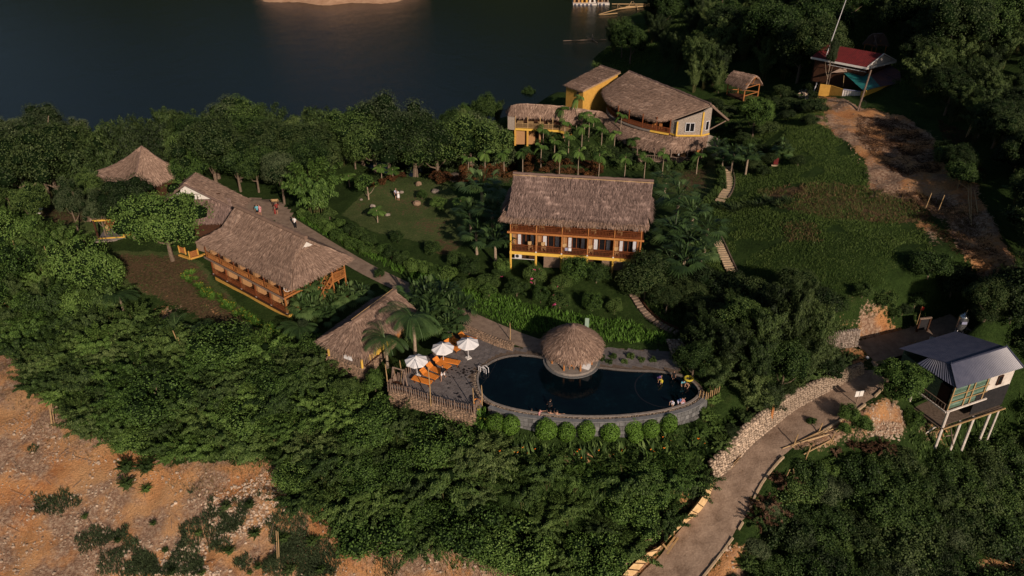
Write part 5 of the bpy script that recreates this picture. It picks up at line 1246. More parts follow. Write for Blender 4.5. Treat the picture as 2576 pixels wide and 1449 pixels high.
sheet(cr, (at(*Z7(1490, 556), 10.3), at(*Z7(1700, 665), 9.7), at(*Z7(1690, 580), 10.3), at(*Z7(1600, 520), 10.8)), 'rust_sheet', 'dirty_tarp', .05)
sheet(cr, (at(*Z7(1130, 588), 10.1), at(*Z7(1300, 580), 10.1), at(*Z7(1370, 552), 10.6), at(*Z7(1200, 556), 10.6)), 'grey_tarpaulin', 'bamboo_grey', .1)
def pwall(root, pts, z1, mat, name='wall', z0=6.5, th=.18):
 for a, b_, za, zb_ in zip(pts[:-1], pts[1:], z1[:-1], z1[1:]):
  d = (b_ - a); d.z = 0; d.normalize(); nn = V3(-d.y, d.x, 0) * th; MB().prism([(a.x, a.y), (b_.x, b_.y), (b_.x + nn.x, b_.y + nn.y), (a.x + nn.x, a.y + nn.y)], z0, [za, zb_, zb_, za]).build(name, mat, root)
pwall(cr, [at(*Z7(1045, 680), 8.9), at(*Z7(1130, 690), 8.9), at(*Z7(1230, 722), 8.9)], [8.9, 8.9, 8.9], 'ochre', z0=7.0)
pwall(cr, [at(*Z7(1385, 740), 9.2), at(*Z7(1480, 715), 9.3), at(*Z7(1590, 690), 9.3), at(*Z7(1695, 675), 9.3)], [9.2, 9.3, 9.3, 9.3], 'yellow_paint', z0=7.4)
gtp = [at(*Z7(1232, 722), 8.9), at(*Z7(1385, 742), 8.9)]; MB().bar(gtp[0], gtp[1], .12).build('gate_rail', 'blue_cloth', cr)
for k in range(9): q = gtp[0].lerp(gtp[1], k / 8); MB().bar(q, q - V3(0, 0, 1.7), .06).build('gate_bar', 'metal_white', cr)
q = gtp[0].lerp(gtp[1], .5); MB().bar(gtp[0] - V3(0, -.1, .9), gtp[1] - V3(0, -.1, .9), .05, 1.5).build('gate_panel', 'plaster_dirty', cr)
MB().tube([at(*Z7(1228, 700), 8.3), at(*Z7(1236, 610), 10.2)], .05, 5).build('pole', 'bamboo', cr)
for q in (at(*Z7(1395, 735), 9.4), at(*Z7(1700, 668), 9.6), at(*Z7(1130, 588), 10.1), at(*Z7(1500, 560), 10.3), at(*Z7(1690, 580), 10.3)): MB().tube([V3(q.x, q.y, 7), q], .06, 5).build('pole', 'bamboo_grey', cr)
# ================================================================== stilt house by the road
sh = wthing('stilt_house', 'blue roofed house on tall white stilts over the slope by the road', 'house', (43, 61, -5))
SA, SB = at(2408.6, 977.5, 2.0), at(2575, 924.6, 2.0); du = (SB - SA).normalized(); dn_ = V3(-du.y, du.x, 0); LS = (SB - SA).length
SP = lambda u, v, z: SA + du * u + dn_ * v + V3(0, 0, z - SA.z)
r1_, r2_ = SP(.5, 1.65, 3.45), SP(LS - .9, 1.65, 3.55)
corrug(sh, SP(-.05, 0, 2), SP(LS, 0, 2), r2_, r1_, 'blue_sheet', 44, amp=.02)
hb = SP(-.6, 4.2, 2.15)
bk0, bk1 = SP(-.4, 6.6, 2.25), SP(LS - 1.2, 6.7, 2.25)
corrug(sh, r1_, r2_, bk1, bk0, 'blue_sheet', 40, amp=.02)
corrug(sh, hb, SP(-.05, 0, 2), SP(.52, 1.65, 3.42), SP(.1, 3.8, 2.85), 'blue_sheet', 16, name='hip', amp=.03)
for a, b_ in ((r1_, r2_), (SP(-.05, 0, 2.03), r1_), (SP(LS, 0, 2.03), r2_)): MB().bar(a + V3(0, 0, .05), b_ + V3(0, 0, .05), .16, .08).build('ridge_flashing', 'blue_sheet', sh)
for a in (r1_, r2_): MB().tube([a, a + V3(0, 0, .3) - du * .1], [.05, .02], 5).build('finial', 'blue_sheet', sh)
i0 = .35; zf1 = -.75; zf2 = -2.75
fa, fb, fc, fd = SP(.1, i0, 0), SP(LS - .5, i0, 0), SP(LS - .9, 6.3, 0), SP(.1, 6.3, 0)
XY = lambda q: (q.x, q.y)
def face(root, a, b_, z0, z1, mat, name, th=.1, side=1):
 d = (b_ - a); d.z = 0; d.normalize(); nn = V3(-d.y, d.x, 0) * th * side; return MB().prism([XY(a), XY(b_), XY(b_ + nn), XY(a + nn)], z0, z1).build(name, mat, root)
split_ = fa.lerp(fb, .60)
for k in range(9):   # corrugated green boards, laid one above the other
 z0 = zf1 + k * .30; f_ = face(sh, fa, split_, z0, z0 + .27, 'green_sheet' if k % 2 else 'green_bamboo', 'board', .08 + .02 * (k % 2))
face(sh, split_, fb, .0, 1.95, 'plaster_dirty', 'plaster_wall', .12); face(sh, fa.lerp(fb, .45) - dn_ * .04, fb - dn_ * .04, -2.5, -.05, 'black_net', 'dark_sheet', .05)
d = (fb - fa).normalized(); win2(sh, split_.lerp(fb, .42) + V3(0, 0, 1.0), d, .55, 1.0, mat='wood_dark')
for k in range(8):
 z0 = zf1 + k * .30; face(sh, fd, fa.lerp(fd, .22), z0, z0 + .27, 'green_bamboo', 'board', .08 + .02 * (k % 2))
face(sh, fa.lerp(fd, .04), fa.lerp(fd, .22), zf1, 1.5, 'inside_shade', 'doorway', .04)
face(sh, fd, fc, zf1, 2.0, 'green_bamboo', 'back_wall'); face(sh, fb, fc, zf1, 2.0, 'plaster_dirty', 'side_wall')
MB().prism([XY(fa), XY(fb), XY(fc), XY(fd)], zf1 - .2, zf1).build('floor', 'wood_dark', sh)
MB().prism([XY(fa - du * .3), XY(fb), XY(fc), XY(fd - du * .3)], zf2 - .15, zf2).build('lower_floor', 'mortar', sh)  # mortar tone stands in for the shade under the house
MB().bar(fa - du * .6 + V3(0, 0, zf1 - .1), fb + du * .2 + V3(0, 0, zf1 - .1), .14).build('edge_beam', 'bamboo', sh) if False else None
E1 = lambda q, z: V3(q.x, q.y, z)
MB().bar(E1(fa - du * .2 - dn_ * .2, zf1 - .1), E1(fa.lerp(fb, .62) - dn_ * .2, zf1 - .02), .12, .16).build('edge_beam', 'plaster_dirty', sh); MB().bar(E1(fd - du * .3, zf1 - .1), E1(fa - du * .3 - dn_ * .2, zf1 - .1), .12, .14).build('edge_beam', 'plaster_dirty', sh)
MB().bar(E1(fa - du * .2 - dn_ * .2, zf2 - .2), E1(fb - dn_ * .2, zf2 - .05), .14, .2).build('edge_beam', 'bamboo_grey', sh); MB().bar(E1(fa - du * .2 - dn_ * .45, zf2 + .05), E1(fb - dn_ * .5, zf2 + .1), .1, .1).build('edge_beam', 'bamboo', sh)
for f in (.0, .24, .34, .55): q = fa.lerp(fb, f) - dn_ * .08; MB().bar(E1(q, zf1), E1(q, 1.9), .09).build('upright', 'bamboo', sh)
for zq in (.1, .9): MB().bar(E1(fa - dn_ * .12, zq), E1(split_ - dn_ * .12, zq), .06).build('batten', 'bamboo', sh)
for f in (0, .30, .52, .80, .95):
 q = fa.lerp(fb, f) - dn_ * .2; zb_ = min(H(q.x, q.y) - .8, -6); MB().tube([E1(q, zb_), E1(q, zf2 if f else zf1)], .14 if f < .9 else .11, 8).build('stilt', 'plaster_dirty', sh)
 q = fd.lerp(fc, f); MB().tube([E1(q, H(q.x, q.y) - .8), E1(q, zf1)], .12, 6).build('stilt', 'bamboo_grey', sh)
q = fa.lerp(fd, .62) - du * .2; MB().tube([E1(q, zf2 - .5), E1(q, zf1)], .14, 8).build('stilt', 'plaster_dirty', sh)
MB().tube([at(*Z8(1170, 1155), -3.2), at(*Z8(972, 1295), -5.4)], .1, 6).build('brace', 'plaster_dirty', sh)
for a, b_ in (((1000, 1140), (1230, 1150)), ((1060, 1110), (1250, 1180)), ((1230, 1250), (1290, 1240)), ((1270, 1180), (1290, 1330)), ((900, 1080), (1200, 1140))): MB().tube([at(*Z8(*a), -3.4), at(*Z8(*b_), -3.9)], .05, 5).build('brace', 'bamboo_grey', sh)
rl = MB()
for k in range(9): q = fd.lerp(fa, .55 + k * .055) - du * .35; rl.bar(E1(q, zf1), E1(q, zf1 + .7), .04)
rl.bar(E1(fd.lerp(fa, .1) - du * .35, zf1 + .7), E1(fa - du * .35, zf1 + .7), .06); rl.build('railing', 'bamboo_grey', sh)
tk = thing('water_tank', 'steel water tank on a thin legged stand behind the blue roofed house', 'water tank', at(2403, 862, .2))
for k in range(4): a = k * math.pi / 2 + .5; MB().bar((.5 * math.cos(a), .5 * math.sin(a), -.6), (.36 * math.cos(a), .36 * math.sin(a), 1.7), .06).build('leg', 'metal_white', tk)
tb = MB().lathe([(0, 1.7), (.45, 1.75)] + sum([[(.50, 1.85 + k * .22), (.46, 1.96 + k * .22)] for k in range(6)], []) + [(.48, 3.2), (.35, 3.4), (.12, 3.5), (.12, 3.62), (0, 3.62)], (0, 0, 0), 20).build('tank', 'steel', tk, smooth=True)
MB().box((-.08, -.49, 2.7), .5, .03, .28).build('blue_label', 'blue_cloth', tk); MB().tube([(.1, 0, 3.6), (.15, 0, 4.0)], .03, 5).build('pipe', 'steel', tk)
leaf_mat('leaf_mid', (.012, .027, .007), (.047, .088, .020), (.115, .178, .045), .2, .6)
leaf_mat('leaf_fresh', (.022, .048, .010), (.070, .135, .026), (.150, .240, .055), .2, .6)
leaf_mat('leaf_dark', (.011, .020, .008), (.033, .056, .017), (.080, .115, .036), .2, .6)
leaf_mat('leaf_grey', (.022, .034, .016), (.066, .096, .042), (.150, .185, .090), .2, .6)
leaf_mat('leaf_bamboo', (.013, .027, .008), (.050, .086, .023), (.125, .172, .054), .2, .6)
leaf_mat('leaf_palm', (.016, .034, .011), (.046, .090, .026), (.105, .165, .055), .3, .5)
leaf_mat('leaf_ball', (.035, .070, .010), (.080, .165, .020), (.14, .26, .040), .2, .6, .2)
leaf_mat('grass_lush', (.022, .055, .009), (.062, .145, .018), (.12, .24, .040), .2, .6)
leaf_mat('grass_hill', (.024, .046, .010), (.068, .118, .024), (.145, .195, .052), .2, .6)
leaf_mat('grass_dry', (.06, .045, .02), (.15, .105, .05), (.27, .19, .10), .15, .8)
leaf_mat('leaf_rust', (.035, .016, .008), (.095, .038, .014), (.19, .085, .028), .2, .6)
leaf_mat('leaf_dead', (.035, .018, .010), (.09, .05, .03), (.17, .11, .07), .1, .8)
leaf_mat('leaf_yellow', (.06, .08, .01), (.17, .17, .02), (.36, .30, .04), .2, .6)
leaf_mat('flower_pink', (.35, .02, .10), (.60, .05, .20), (.75, .15, .35), .2, .6, .1)
leaf_mat('flower_orange', (.55, .10, .01), (.75, .20, .02), (.85, .38, .05), .2, .6, .1)
grain_mat('cane', (.05, .055, .02), (.14, .13, .05), 5, .7, .2)
grain_mat('bark', (.10, .075, .055), (.24, .18, .13), 5, .9, .15)
grain_mat('bark_pale', (.20, .15, .11), (.42, .33, .24), 5, .85, .15)
grain_mat('shade_core', (.004, .009, .003), (.010, .020, .008), 2, 1, 0, 0)  # near-black blobs added inside crowns, painting the shade between leaves
def unit(v): return v / np.maximum(np.linalg.norm(v, axis=1, keepdims=True), 1e-9)
def leafset(r, C, N, size, asp=.55, jit=.6, tdir=None, tj=1.0):
 """diamond leaves at C with rough normals N"""
 n_ = len(C); N = unit(N + r.normal(0, jit, (n_, 3))); T = r.normal(0, 1, (n_, 3)) * tj
 if tdir is not None: T = T * .45 + tdir
 T = unit(T - N * (T * N).sum(1, keepdims=True)); B_ = np.cross(N, T); s = (size * r.uniform(.6, 1.35, n_))[:, None]
 P = np.stack([C - T * s * .5, C + B_ * s * asp * .5 + N * s * .06, C + T * s * .5 - N * s * .08, C - B_ * s * asp * .5 + N * s * .06], 1)
 return P.reshape(-1, 3), np.arange(4 * n_).reshape(-1, 4), r.random(n_)
ICO = None
def ico():
 global ICO
 if ICO is None:
  b = bmesh.new(); bmesh.ops.create_icosphere(b, subdivisions=1, radius=1); b.verts.ensure_lookup_table()
  ICO = (np.array([v.co[:] for v in b.verts]), np.array([[v.index for v in f.verts] for f in b.faces])); b.free()
 return ICO
def join_sets(sets):
 V = []; F = []; U = []; o = 0
 for v, f, u in sets: V.append(v); F.append(f + o); U.append(u); o += len(v)
 return np.concatenate(V), np.concatenate(F), np.concatenate(U)
def tri2quad(F): return np.c_[F, F[:, 2]]
def crown_lobed(name, seed, rx, rz, ncl, nleaf, ls, mat, clr=.34, cz=0.0, low=-.45, tall=1.0, core=True):
 """broad crown of many leaf clumps, centre at height cz"""
 r = np.random.default_rng(seed); D = unit(r.normal(0, 1, (ncl * 4, 3))); D = D[D[:, 2] > low][:ncl]
 rad = r.uniform(.48, .86, len(D)); warp = 1 + .16 * np.sin(3 * np.arctan2(D[:, 1], D[:, 0]) + seed) + r.normal(0, .07, len(D))
 C = D * (rad * warp)[:, None] * np.array([rx, rx, rz]); C[:, 2] += cz
 cr = r.uniform(.7, 1.25, len(D)) * clr * rx; V = []; sets = []
 per = np.maximum(8, (nleaf * cr ** 2 / (cr ** 2).sum()).astype(int))
 for c, q, m_, d in zip(C, cr, per, D):
  L = unit(r.normal(0, 1, (m_, 3)) + d * .55 + np.array([0, 0, .35])); pos = c + L * (q * r.uniform(.72, 1.08, m_))[:, None] * np.array([1, 1, .82])
  sets.append(leafset(r, pos, L, ls, .6, .5))
 v, f, u = join_sets(sets); me = np_mesh(name, v, f, mat, u)
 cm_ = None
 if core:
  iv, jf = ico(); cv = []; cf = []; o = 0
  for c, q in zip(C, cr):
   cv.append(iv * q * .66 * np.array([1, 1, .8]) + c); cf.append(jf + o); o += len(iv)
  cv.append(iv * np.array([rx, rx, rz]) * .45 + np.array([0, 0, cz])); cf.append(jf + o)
  cm_ = np_mesh('inner', np.concatenate(cv), np.concatenate(cf), 'shade_core')
 return me, cm_
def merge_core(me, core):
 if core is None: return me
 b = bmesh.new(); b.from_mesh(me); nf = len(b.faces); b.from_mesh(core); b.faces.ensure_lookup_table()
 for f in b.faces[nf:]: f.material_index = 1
 b.to_mesh(me); b.free(); me.materials.append(MAT['shade_core']); return me
def trunk_mesh(seed, h, r0, mat='bark', lean=.06, limbs=4, split=.45):
 rr = random.Random(seed); mb = MB(); top = Vector((rr.uniform(-lean, lean) * h, rr.uniform(-lean, lean) * h, h * .8))
 P = [Vector((0, 0, -.6)).lerp(top, k / 5) + Vector((rr.uniform(-.06, .06), rr.uniform(-.06, .06), 0)) * r0 * 4 for k in range(6)]
 mb.tube(P, [r0 * (1.15 - .16 * k) for k in range(6)], 7)
 for k in range(limbs):
  a = rr.uniform(0, 6.28); b_ = P[2 + k % 3]; e = b_ + Vector((math.cos(a), math.sin(a), rr.uniform(.7, 1.3))) * h * rr.uniform(.18, .32)
  mb.tube([b_, b_.lerp(e, .5) + Vector((0, 0, -.05 * h)), e], [r0 * .5, r0 * .35, r0 * .15], 5)
 return mb.mesh('trunk', mat)
PROT = {}
def proto(kind, crown, trunk, h): PROT.setdefault(kind, []).append((crown, trunk, h))
def add_broad(kind, seed, h, rx, mat, ncl=60, nleaf=13000, ls=.175, cb=.30, tr='bark', clr=.33, lean=.05):
 rz = h * (1 - cb) / 2 * 1.0; cz = h * cb + rz
 me, co = crown_lobed('crown', seed, rx, rz, ncl, nleaf, ls, mat, clr, cz)
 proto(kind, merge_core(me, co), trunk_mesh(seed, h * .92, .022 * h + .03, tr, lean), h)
for s in range(2):
 add_broad('mid', 10 + s, 8, 3.8, 'leaf_mid'); add_broad('fresh', 20 + s, 8, 3.9, 'leaf_fresh', 60, 13500, .18); add_broad('dark', 30 + s, 8, 3.8, 'leaf_dark', 60, 13000, .165)
 add_broad('grey', 40 + s, 9, 3.6, 'leaf_grey', 66, 13500, .16, .32)
 add_broad('tall', 50 + s, 15, 3.6, 'leaf_grey', 70, 14500, .18, .38, 'bark_pale', .34)
 add_broad('bush', 60 + s, 3.2, 2.1, 'leaf_mid', 34, 6500, .14, .02, clr=.38)
 add_broad('bushf', 70 + s, 3.0, 2.0, 'leaf_fresh', 34, 6500, .14, .02, clr=.38)
 add_broad('bushd', 80 + s, 3.0, 2.1, 'leaf_dark', 34, 6500, .13, .02, clr=.38)
 add_broad('bushg', 90 + s, 3.0, 2.1, 'leaf_grey', 34, 6500, .13, .02, clr=.38)
 add_broad('low', 100 + s, 1.7, 1.9, 'leaf_mid', 26, 4200, .13, .0, clr=.36)
 add_broad('lowd', 110 + s, 1.7, 1.9, 'leaf_dark', 26, 4200, .13, .0, clr=.36)
 add_broad('small', 120 + s, 3.6, 1.35, 'leaf_fresh', 18, 1500, .2, .34, 'bark_pale', .42)
 add_broad('rust', 130 + s, 1.6, 1.2, 'leaf_rust', 18, 1500, .16, .0, clr=.38)
def add_bamboo(kind, seed, h, sp, mat, nc=34, per=190, ls=.40, r0=.9, cane='cane'):
 r = np.random.default_rng(seed); rr = random.Random(seed); cn = MB(); sets = []
 for k in range(nc):
  a = 2 * math.pi * (k + rr.random()) / nc * 1.0; hh = h * rr.uniform(.55, 1.0); s_ = sp * rr.uniform(.25, 1.0) * (1.15 if hh < h * .8 else .8)
  bx, by = r0 * rr.uniform(0, 1) * math.cos(a), r0 * rr.uniform(0, 1) * math.sin(a); pts = []
  for q in np.linspace(0, 1, 9):
   out = s_ * q ** 2.2; z = hh * (math.sin(q * math.pi * .56) / math.sin(math.pi * .56 if q > .9 else 1.5708 * 1.0)) if False else hh * (1.18 * q - .30 * q ** 3.2)
   pts.append(Vector((bx + out * math.cos(a), by + out * math.sin(a), z)))
  if k % 2 == 0: cn.tube([Vector((bx, by, -.8))] + pts[:6], .032, 4, False)
  P = np.array([p_[:] for p_ in pts]); t_ = r.uniform(.22, 1, per) ** .85 * 8; i = np.minimum(t_.astype(int), 7); f = (t_ - i)[:, None]
  c = P[i] * (1 - f) + P[i + 1] * f; w_ = (.42 + .62 * np.sin(np.clip(t_ / 8, 0, 1) * 3.0)) * h * .078
  off = unit(r.normal(0, 1, (per, 3))) * (w_ * r.uniform(.3, 1, per) ** .6)[:, None]; off[:, 2] *= .75
  tdir = np.stack([np.cos(a) * np.ones(per) * .7, np.sin(a) * np.ones(per) * .7, -np.ones(per) * .75], 1)
  N = unit(off + np.array([.35 * math.cos(a), .35 * math.sin(a), .55])); sets.append(leafset(r, c + off, N, ls, .34, .45, tdir))
 v, f, u = join_sets(sets); me = np_mesh('crown', v, f, mat, u)
 iv, jf = ico(); kc = .5 if h < 6 else 1; cv = [iv * np.array([sp * .34, sp * .34, h * .25]) * kc + np.array([0, 0, h * .50])]; co = np_mesh('inner', cv[0], jf, 'shade_core')
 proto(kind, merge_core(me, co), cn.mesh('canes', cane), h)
for s in range(3):
 add_bamboo('bamboo', 200 + s, 10, 3.6, 'leaf_bamboo', 32, 360, .32)
 add_bamboo('bambood', 210 + s, 10, 3.4, 'leaf_dark', 32, 350, .30)
 add_bamboo('plume', 220 + s, 4.6, 2.6, 'leaf_bamboo', 34, 280, .24, .8)
 add_bamboo('plumem', 230 + s, 4.2, 2.6, 'leaf_mid', 34, 280, .23, .8)
 add_bamboo('plumef', 240 + s, 4.2, 2.5, 'leaf_fresh', 34, 270, .23, .8)
 add_bamboo('deadplume', 250 + s, 2.2, 1.9, 'leaf_dead', 24, 90, .30, .4)
def blade(V, F, U, pts, w_, up, u):
 """flat bent blade along pts with widths w_"""
 o = len(V)
 for i, p_ in enumerate(pts):
  d = (pts[min(i + 1, len(pts) - 1)] - pts[max(i - 1, 0)]).normalized(); s = d.cross(up)
  s = s.normalized() if s.length > 1e-4 else Vector((1, 0, 0)); V += [tuple(p_ - s * w_[i] / 2), tuple(p_ + s * w_[i] / 2)]
 for i in range(len(pts) - 1): F.append((o + 2 * i, o + 2 * i + 1, o + 2 * i + 3, o + 2 * i + 2)); U.append(u)
def add_fan(kind, seed, h, nf=26, pl=1.15, fr=.85, mat='leaf_palm', multi=1):
 rr = random.Random(seed); V = []; F = []; U = []; tr = MB()
 for m_ in range(multi):
  bx, by = (0, 0) if multi == 1 else (rr.uniform(-1.2, 1.2), rr.uniform(-1.2, 1.2)); hh = h * rr.uniform(.6, 1.0) if multi > 1 else h
  tr.tube([(bx, by, -.5), (bx + .05, by, hh)], [.13, .10], 7)
  for k in range(nf):
   a = k * 2.4 + rr.random() * .5; e = rr.uniform(-.5, 1.25) if k > 5 else rr.uniform(1.0, 1.5); dr_ = Vector((math.cos(a) * math.cos(e), math.sin(a) * math.cos(e), math.sin(e)))
   c0 = Vector((bx, by, hh)); c = c0 + dr_ * pl * rr.uniform(.7, 1.1); nn = (Vector((0, 0, 1)) + dr_ * .35).normalized() if e < 1 else dr_
   blade(V, F, U, [c0, c], [.05, .04], nn, .2)
   sd = dr_.cross(nn).normalized(); u0 = rr.random()
   for j in range(13):
    b_ = (j - 6) / 6 * 1.75; q = dr_ * math.cos(b_) + sd * math.sin(b_); L = fr * rr.uniform(.85, 1.1) * (1 - .2 * abs(b_) / 1.75)
    blade(V, F, U, [c, c + q * L * .55, c + q * L - Vector((0, 0, L * .30))], [.05, .13, .02], nn, min(1, max(0, u0 + rr.uniform(-.2, .2))))
 proto(kind, np_mesh('crown', V, F, mat, np.array(U)), tr.mesh('trunk', 'bark_pale') if multi == 1 else None, h)
for s in range(3): add_fan('fan', 300 + s, 3.0); add_fan('fanbush', 310 + s, 1.6, 20, .9, .75, multi=3)
def add_pinnate(kind, seed, h, nf, L, nl, ll, lw, mat, tr_r, dr=1.0, tmat='bark_pale', up0=1.1, e0=-.2):
 rr = random.Random(seed); V = []; F = []; U = []; tr = MB()
 tr.tube([(0, 0, -.5), (.10 * h * rr.uniform(-.3, .3), .05 * h * rr.uniform(-.3, .3), h * .5), (0, 0, h)], [tr_r * 1.3, tr_r, tr_r * .8], 8)
 if kind == 'areca': tr.tube([(0, 0, h), (0, 0, h + .45)], [tr_r * .95, tr_r * .4], 6)
 for k in range(nf):
  a = k * 2.399 + rr.uniform(-.2, .2); e = e0 + (up0 - e0) * ((k * .618) % 1); d0 = Vector((math.cos(a) * math.cos(e), math.sin(a) * math.cos(e), math.sin(e))); out = Vector((math.cos(a), math.sin(a), 0))
  pts = []; p_ = Vector((0, 0, h + .1)); d = d0.copy(); n_ = 8; LL = L * rr.uniform(.8, 1.08)
  for i in range(n_ + 1): pts.append(p_.copy()); p_ = p_ + d * LL / n_; d = (d + Vector((0, 0, -.19 * dr * (1 + i * .10)))).normalized()
  blade(V, F, U, pts, [.07] * n_ + [.03], Vector((0, 0, 1)) + out * .2, .75); u0 = rr.random() * .7 + .1
  for j in range(nl):
   f = (.12 + .86 * j / nl) * n_; i = min(int(f), n_ - 1); c = pts[i].lerp(pts[i + 1], f - i); dd = (pts[i + 1] - pts[i]).normalized(); sd = dd.cross(Vector((0, 0, 1))).normalized()
   l_ = ll * (math.sin(math.pi * min(1, .18 + .8 * j / nl)) ** .5)
   for s in (-1, 1):
    q = (sd * s + dd * .55 + Vector((0, 0, .12 - .30 * dr))).normalized()
    blade(V, F, U, [c, c + q * l_ * .55, c + q * l_ - Vector((0, 0, l_ * .28))], [lw * .7, lw, lw * .15], Vector((0, 0, 1)), min(1, max(0, u0 + rr.uniform(-.15, .15))))
 proto(kind, np_mesh('crown', V, F, mat, np.array(U)), tr.mesh('trunk', tmat), h)
for s in range(2): add_pinnate('coconut', 320 + s, 4.5, 15, 3.5, 30, .8, .05, 'leaf_palm', .14)
for s in range(3): add_pinnate('areca', 330 + s, 2.7, 9, 1.35, 11, .55, .11, 'leaf_fresh', .06, 1.1, 'bark_pale', 1.2, .1)
def add_clump(kind, seed, n_, L, w_, mat, up=.9, fl=None, nfl=0):
 rr = random.Random(seed); V = []; F = []; U = []
 for k in range(n_):
  a = rr.uniform(0, 6.28); e = rr.uniform(.55, 1.45) * up; b_ = Vector((rr.uniform(-.3, .3) * L, rr.uniform(-.3, .3) * L, 0)); LL = L * rr.uniform(.6, 1.15); d = Vector((math.cos(a) * math.cos(e), math.sin(a) * math.cos(e), math.sin(e))); pts = [b_]
  for i in range(4): pts.append(pts[-1] + d * LL / 4); d = (d + Vector((0, 0, -.24))).normalized()
  blade(V, F, U, pts, [w_ * .3, w_ * .5, w_, w_ * .8, w_ * .1], Vector((math.cos(a) * -.3, math.sin(a) * -.3, 1)), rr.random())
 me = np_mesh('foliage', V, F, mat, np.array(U)); fm = None
 if fl:
  V = []; F = []; U = []
  for k in range(nfl):
   c = Vector((rr.uniform(-.5, .5) * L, rr.uniform(-.5, .5) * L, L * rr.uniform(.55, .95)))
   for q in range(3): a = rr.uniform(0, 6.28); blade(V, F, U, [c, c + Vector((math.cos(a) * .09, math.sin(a) * .09, .13))], [.09, .05], Vector((math.cos(a + 1.5), math.sin(a + 1.5), .3)), rr.random())
  fm = np_mesh('flower', V, F, fl, np.array(U))
 proto(kind, me, fm, L)
for s in range(3):
 add_clump('heliconia', 340 + s, 26, 1.5, .26, 'leaf_mid', 1, 'flower_orange', 1); add_clump('lily', 350 + s, 60, .9, .07, 'grass_lush', .8, 'leaf_yellow', 3); add_clump('strap', 360 + s, 70, 1.0, .08, 'leaf_dark', .9)
 add_clump('banana', 370 + s, 14, 2.6, .5, 'leaf_fresh', 1)
def ball():
 r = np.random.default_rng(5)
 for s in range(3):
  n_ = 2600; D = unit(r.normal(0, 1, (n_, 3))); rad = .78 * (1 + .04 * np.sin(4 * D[:, 0] + s) + r.normal(0, .03, n_)); C = D * rad[:, None] * np.array([1, 1, 1.08]) + np.array([0, 0, .85])
  v, f, u = leafset(r, C, D, .115, .7, .45); me = np_mesh('foliage', v, f, 'leaf_ball', u); iv, jf = ico(); proto('ball', merge_core(me, np_mesh('i', iv * .70 + np.array([0, 0, .85]), jf, 'shade_core')), MB().tube([(0, 0, -.3), (0, 0, .5)], .06, 6).mesh('stem', 'bark'), 1.7)
ball()
NAMES = dict(mid='broadleaf_tree', fresh='broadleaf_tree', dark='broadleaf_tree', grey='broadleaf_tree', tall='tall_tree', bush='bush', bushf='bush', bushd='bush', bushg='bush', low='low_bush', lowd='low_bush', small='small_tree', rust='hedge_shrub',
 bamboo='bamboo_clump', bambood='bamboo_clump', plume='bamboo_thicket', plumem='leafy_thicket', plumef='leafy_thicket', deadplume='dry_thicket', fan='fan_palm', fanbush='fan_palm', coconut='coconut_palm', areca='betel_palm', heliconia='heliconia', lily='lily_clump', strap='strap_leaf_plant', banana='banana_plant', ball='ball_shrub')
CATS = dict(broadleaf_tree='tree', tall_tree='tree', small_tree='tree', bush='bush', low_bush='bush', hedge_shrub='shrub', bamboo_clump='bamboo', bamboo_thicket='bamboo', leafy_thicket='bush', dry_thicket='bush', fan_palm='palm', coconut_palm='palm', betel_palm='palm', heliconia='plant', lily_clump='plant', strap_leaf_plant='plant', banana_plant='plant', ball_shrub='shrub')
prng = random.Random(77)
def plant(kind, x, y, h=None, label='', group=None, z=None, wide=1.0, cat=None, simple=False):
 cr, tr, h0 = prng.choice(PROT[kind]); s = (h or h0 * prng.uniform(.85, 1.15)) / h0; z = H(x, y) if z is None else z; nm = NAMES[kind]
 sw = s * wide * prng.uniform(.92, 1.08); rz = prng.uniform(0, 6.28)
 if simple or tr is None or kind in ('low', 'lowd', 'rust', 'strap'):
  o = link(cr, nm, None, label=label, cat=cat or CATS[nm], group=group, loc=(x, y, z), rz=rz); o.scale = (sw, sw, s); return o
 o = thing(nm, label, cat or CATS[nm], (x, y, z), rz, group); o.scale = (sw, sw, s)
 link(cr, {'heliconia': 'foliage', 'lily': 'foliage', 'ball': 'foliage'}.get(kind, 'crown'), o); link(tr, {'heliconia': 'flower', 'lily': 'flower', 'ball': 'stem', 'bamboo': 'canes', 'bambood': 'canes', 'plume': 'canes', 'plumem': 'branches', 'plumef': 'branches', 'deadplume': 'branches', 'bush': 'branches', 'bushf': 'branches', 'bushd': 'branches', 'bushg': 'branches'}.get(kind, 'trunk'), o)
 return o
def plant_px(kind, px, py, h=None, label='', group=None, wide=1.0, **k):
 w_ = hit(px, py); return plant(kind, w_.x, w_.y, h, label, group, None, wide, **k)
ROADP = np.array([(p_.x, p_.y) for p_ in dense(ROAD2, .8) + dense(ROAD, .8)]); PATHP = np.array([(p_.x, p_.y) for p_ in dense(PATH, .8)])
def blocked(x, y, r_=2.6):
 if np.min(np.hypot(ROADP[:, 0] - x, ROADP[:, 1] - y)) < r_ + .2: return True
 if np.min(np.hypot(PATHP[:, 0] - x, PATHP[:, 1] - y)) < 1.9: return True
 return bool(inpoly(np.array([x]), np.array([y]), DK)[0])
DK = P2(poly_offset([Vector(q) for q in DECKW], .8)); DK = DK if True else DK
PL = P2(poly_offset(PO, 1.5))
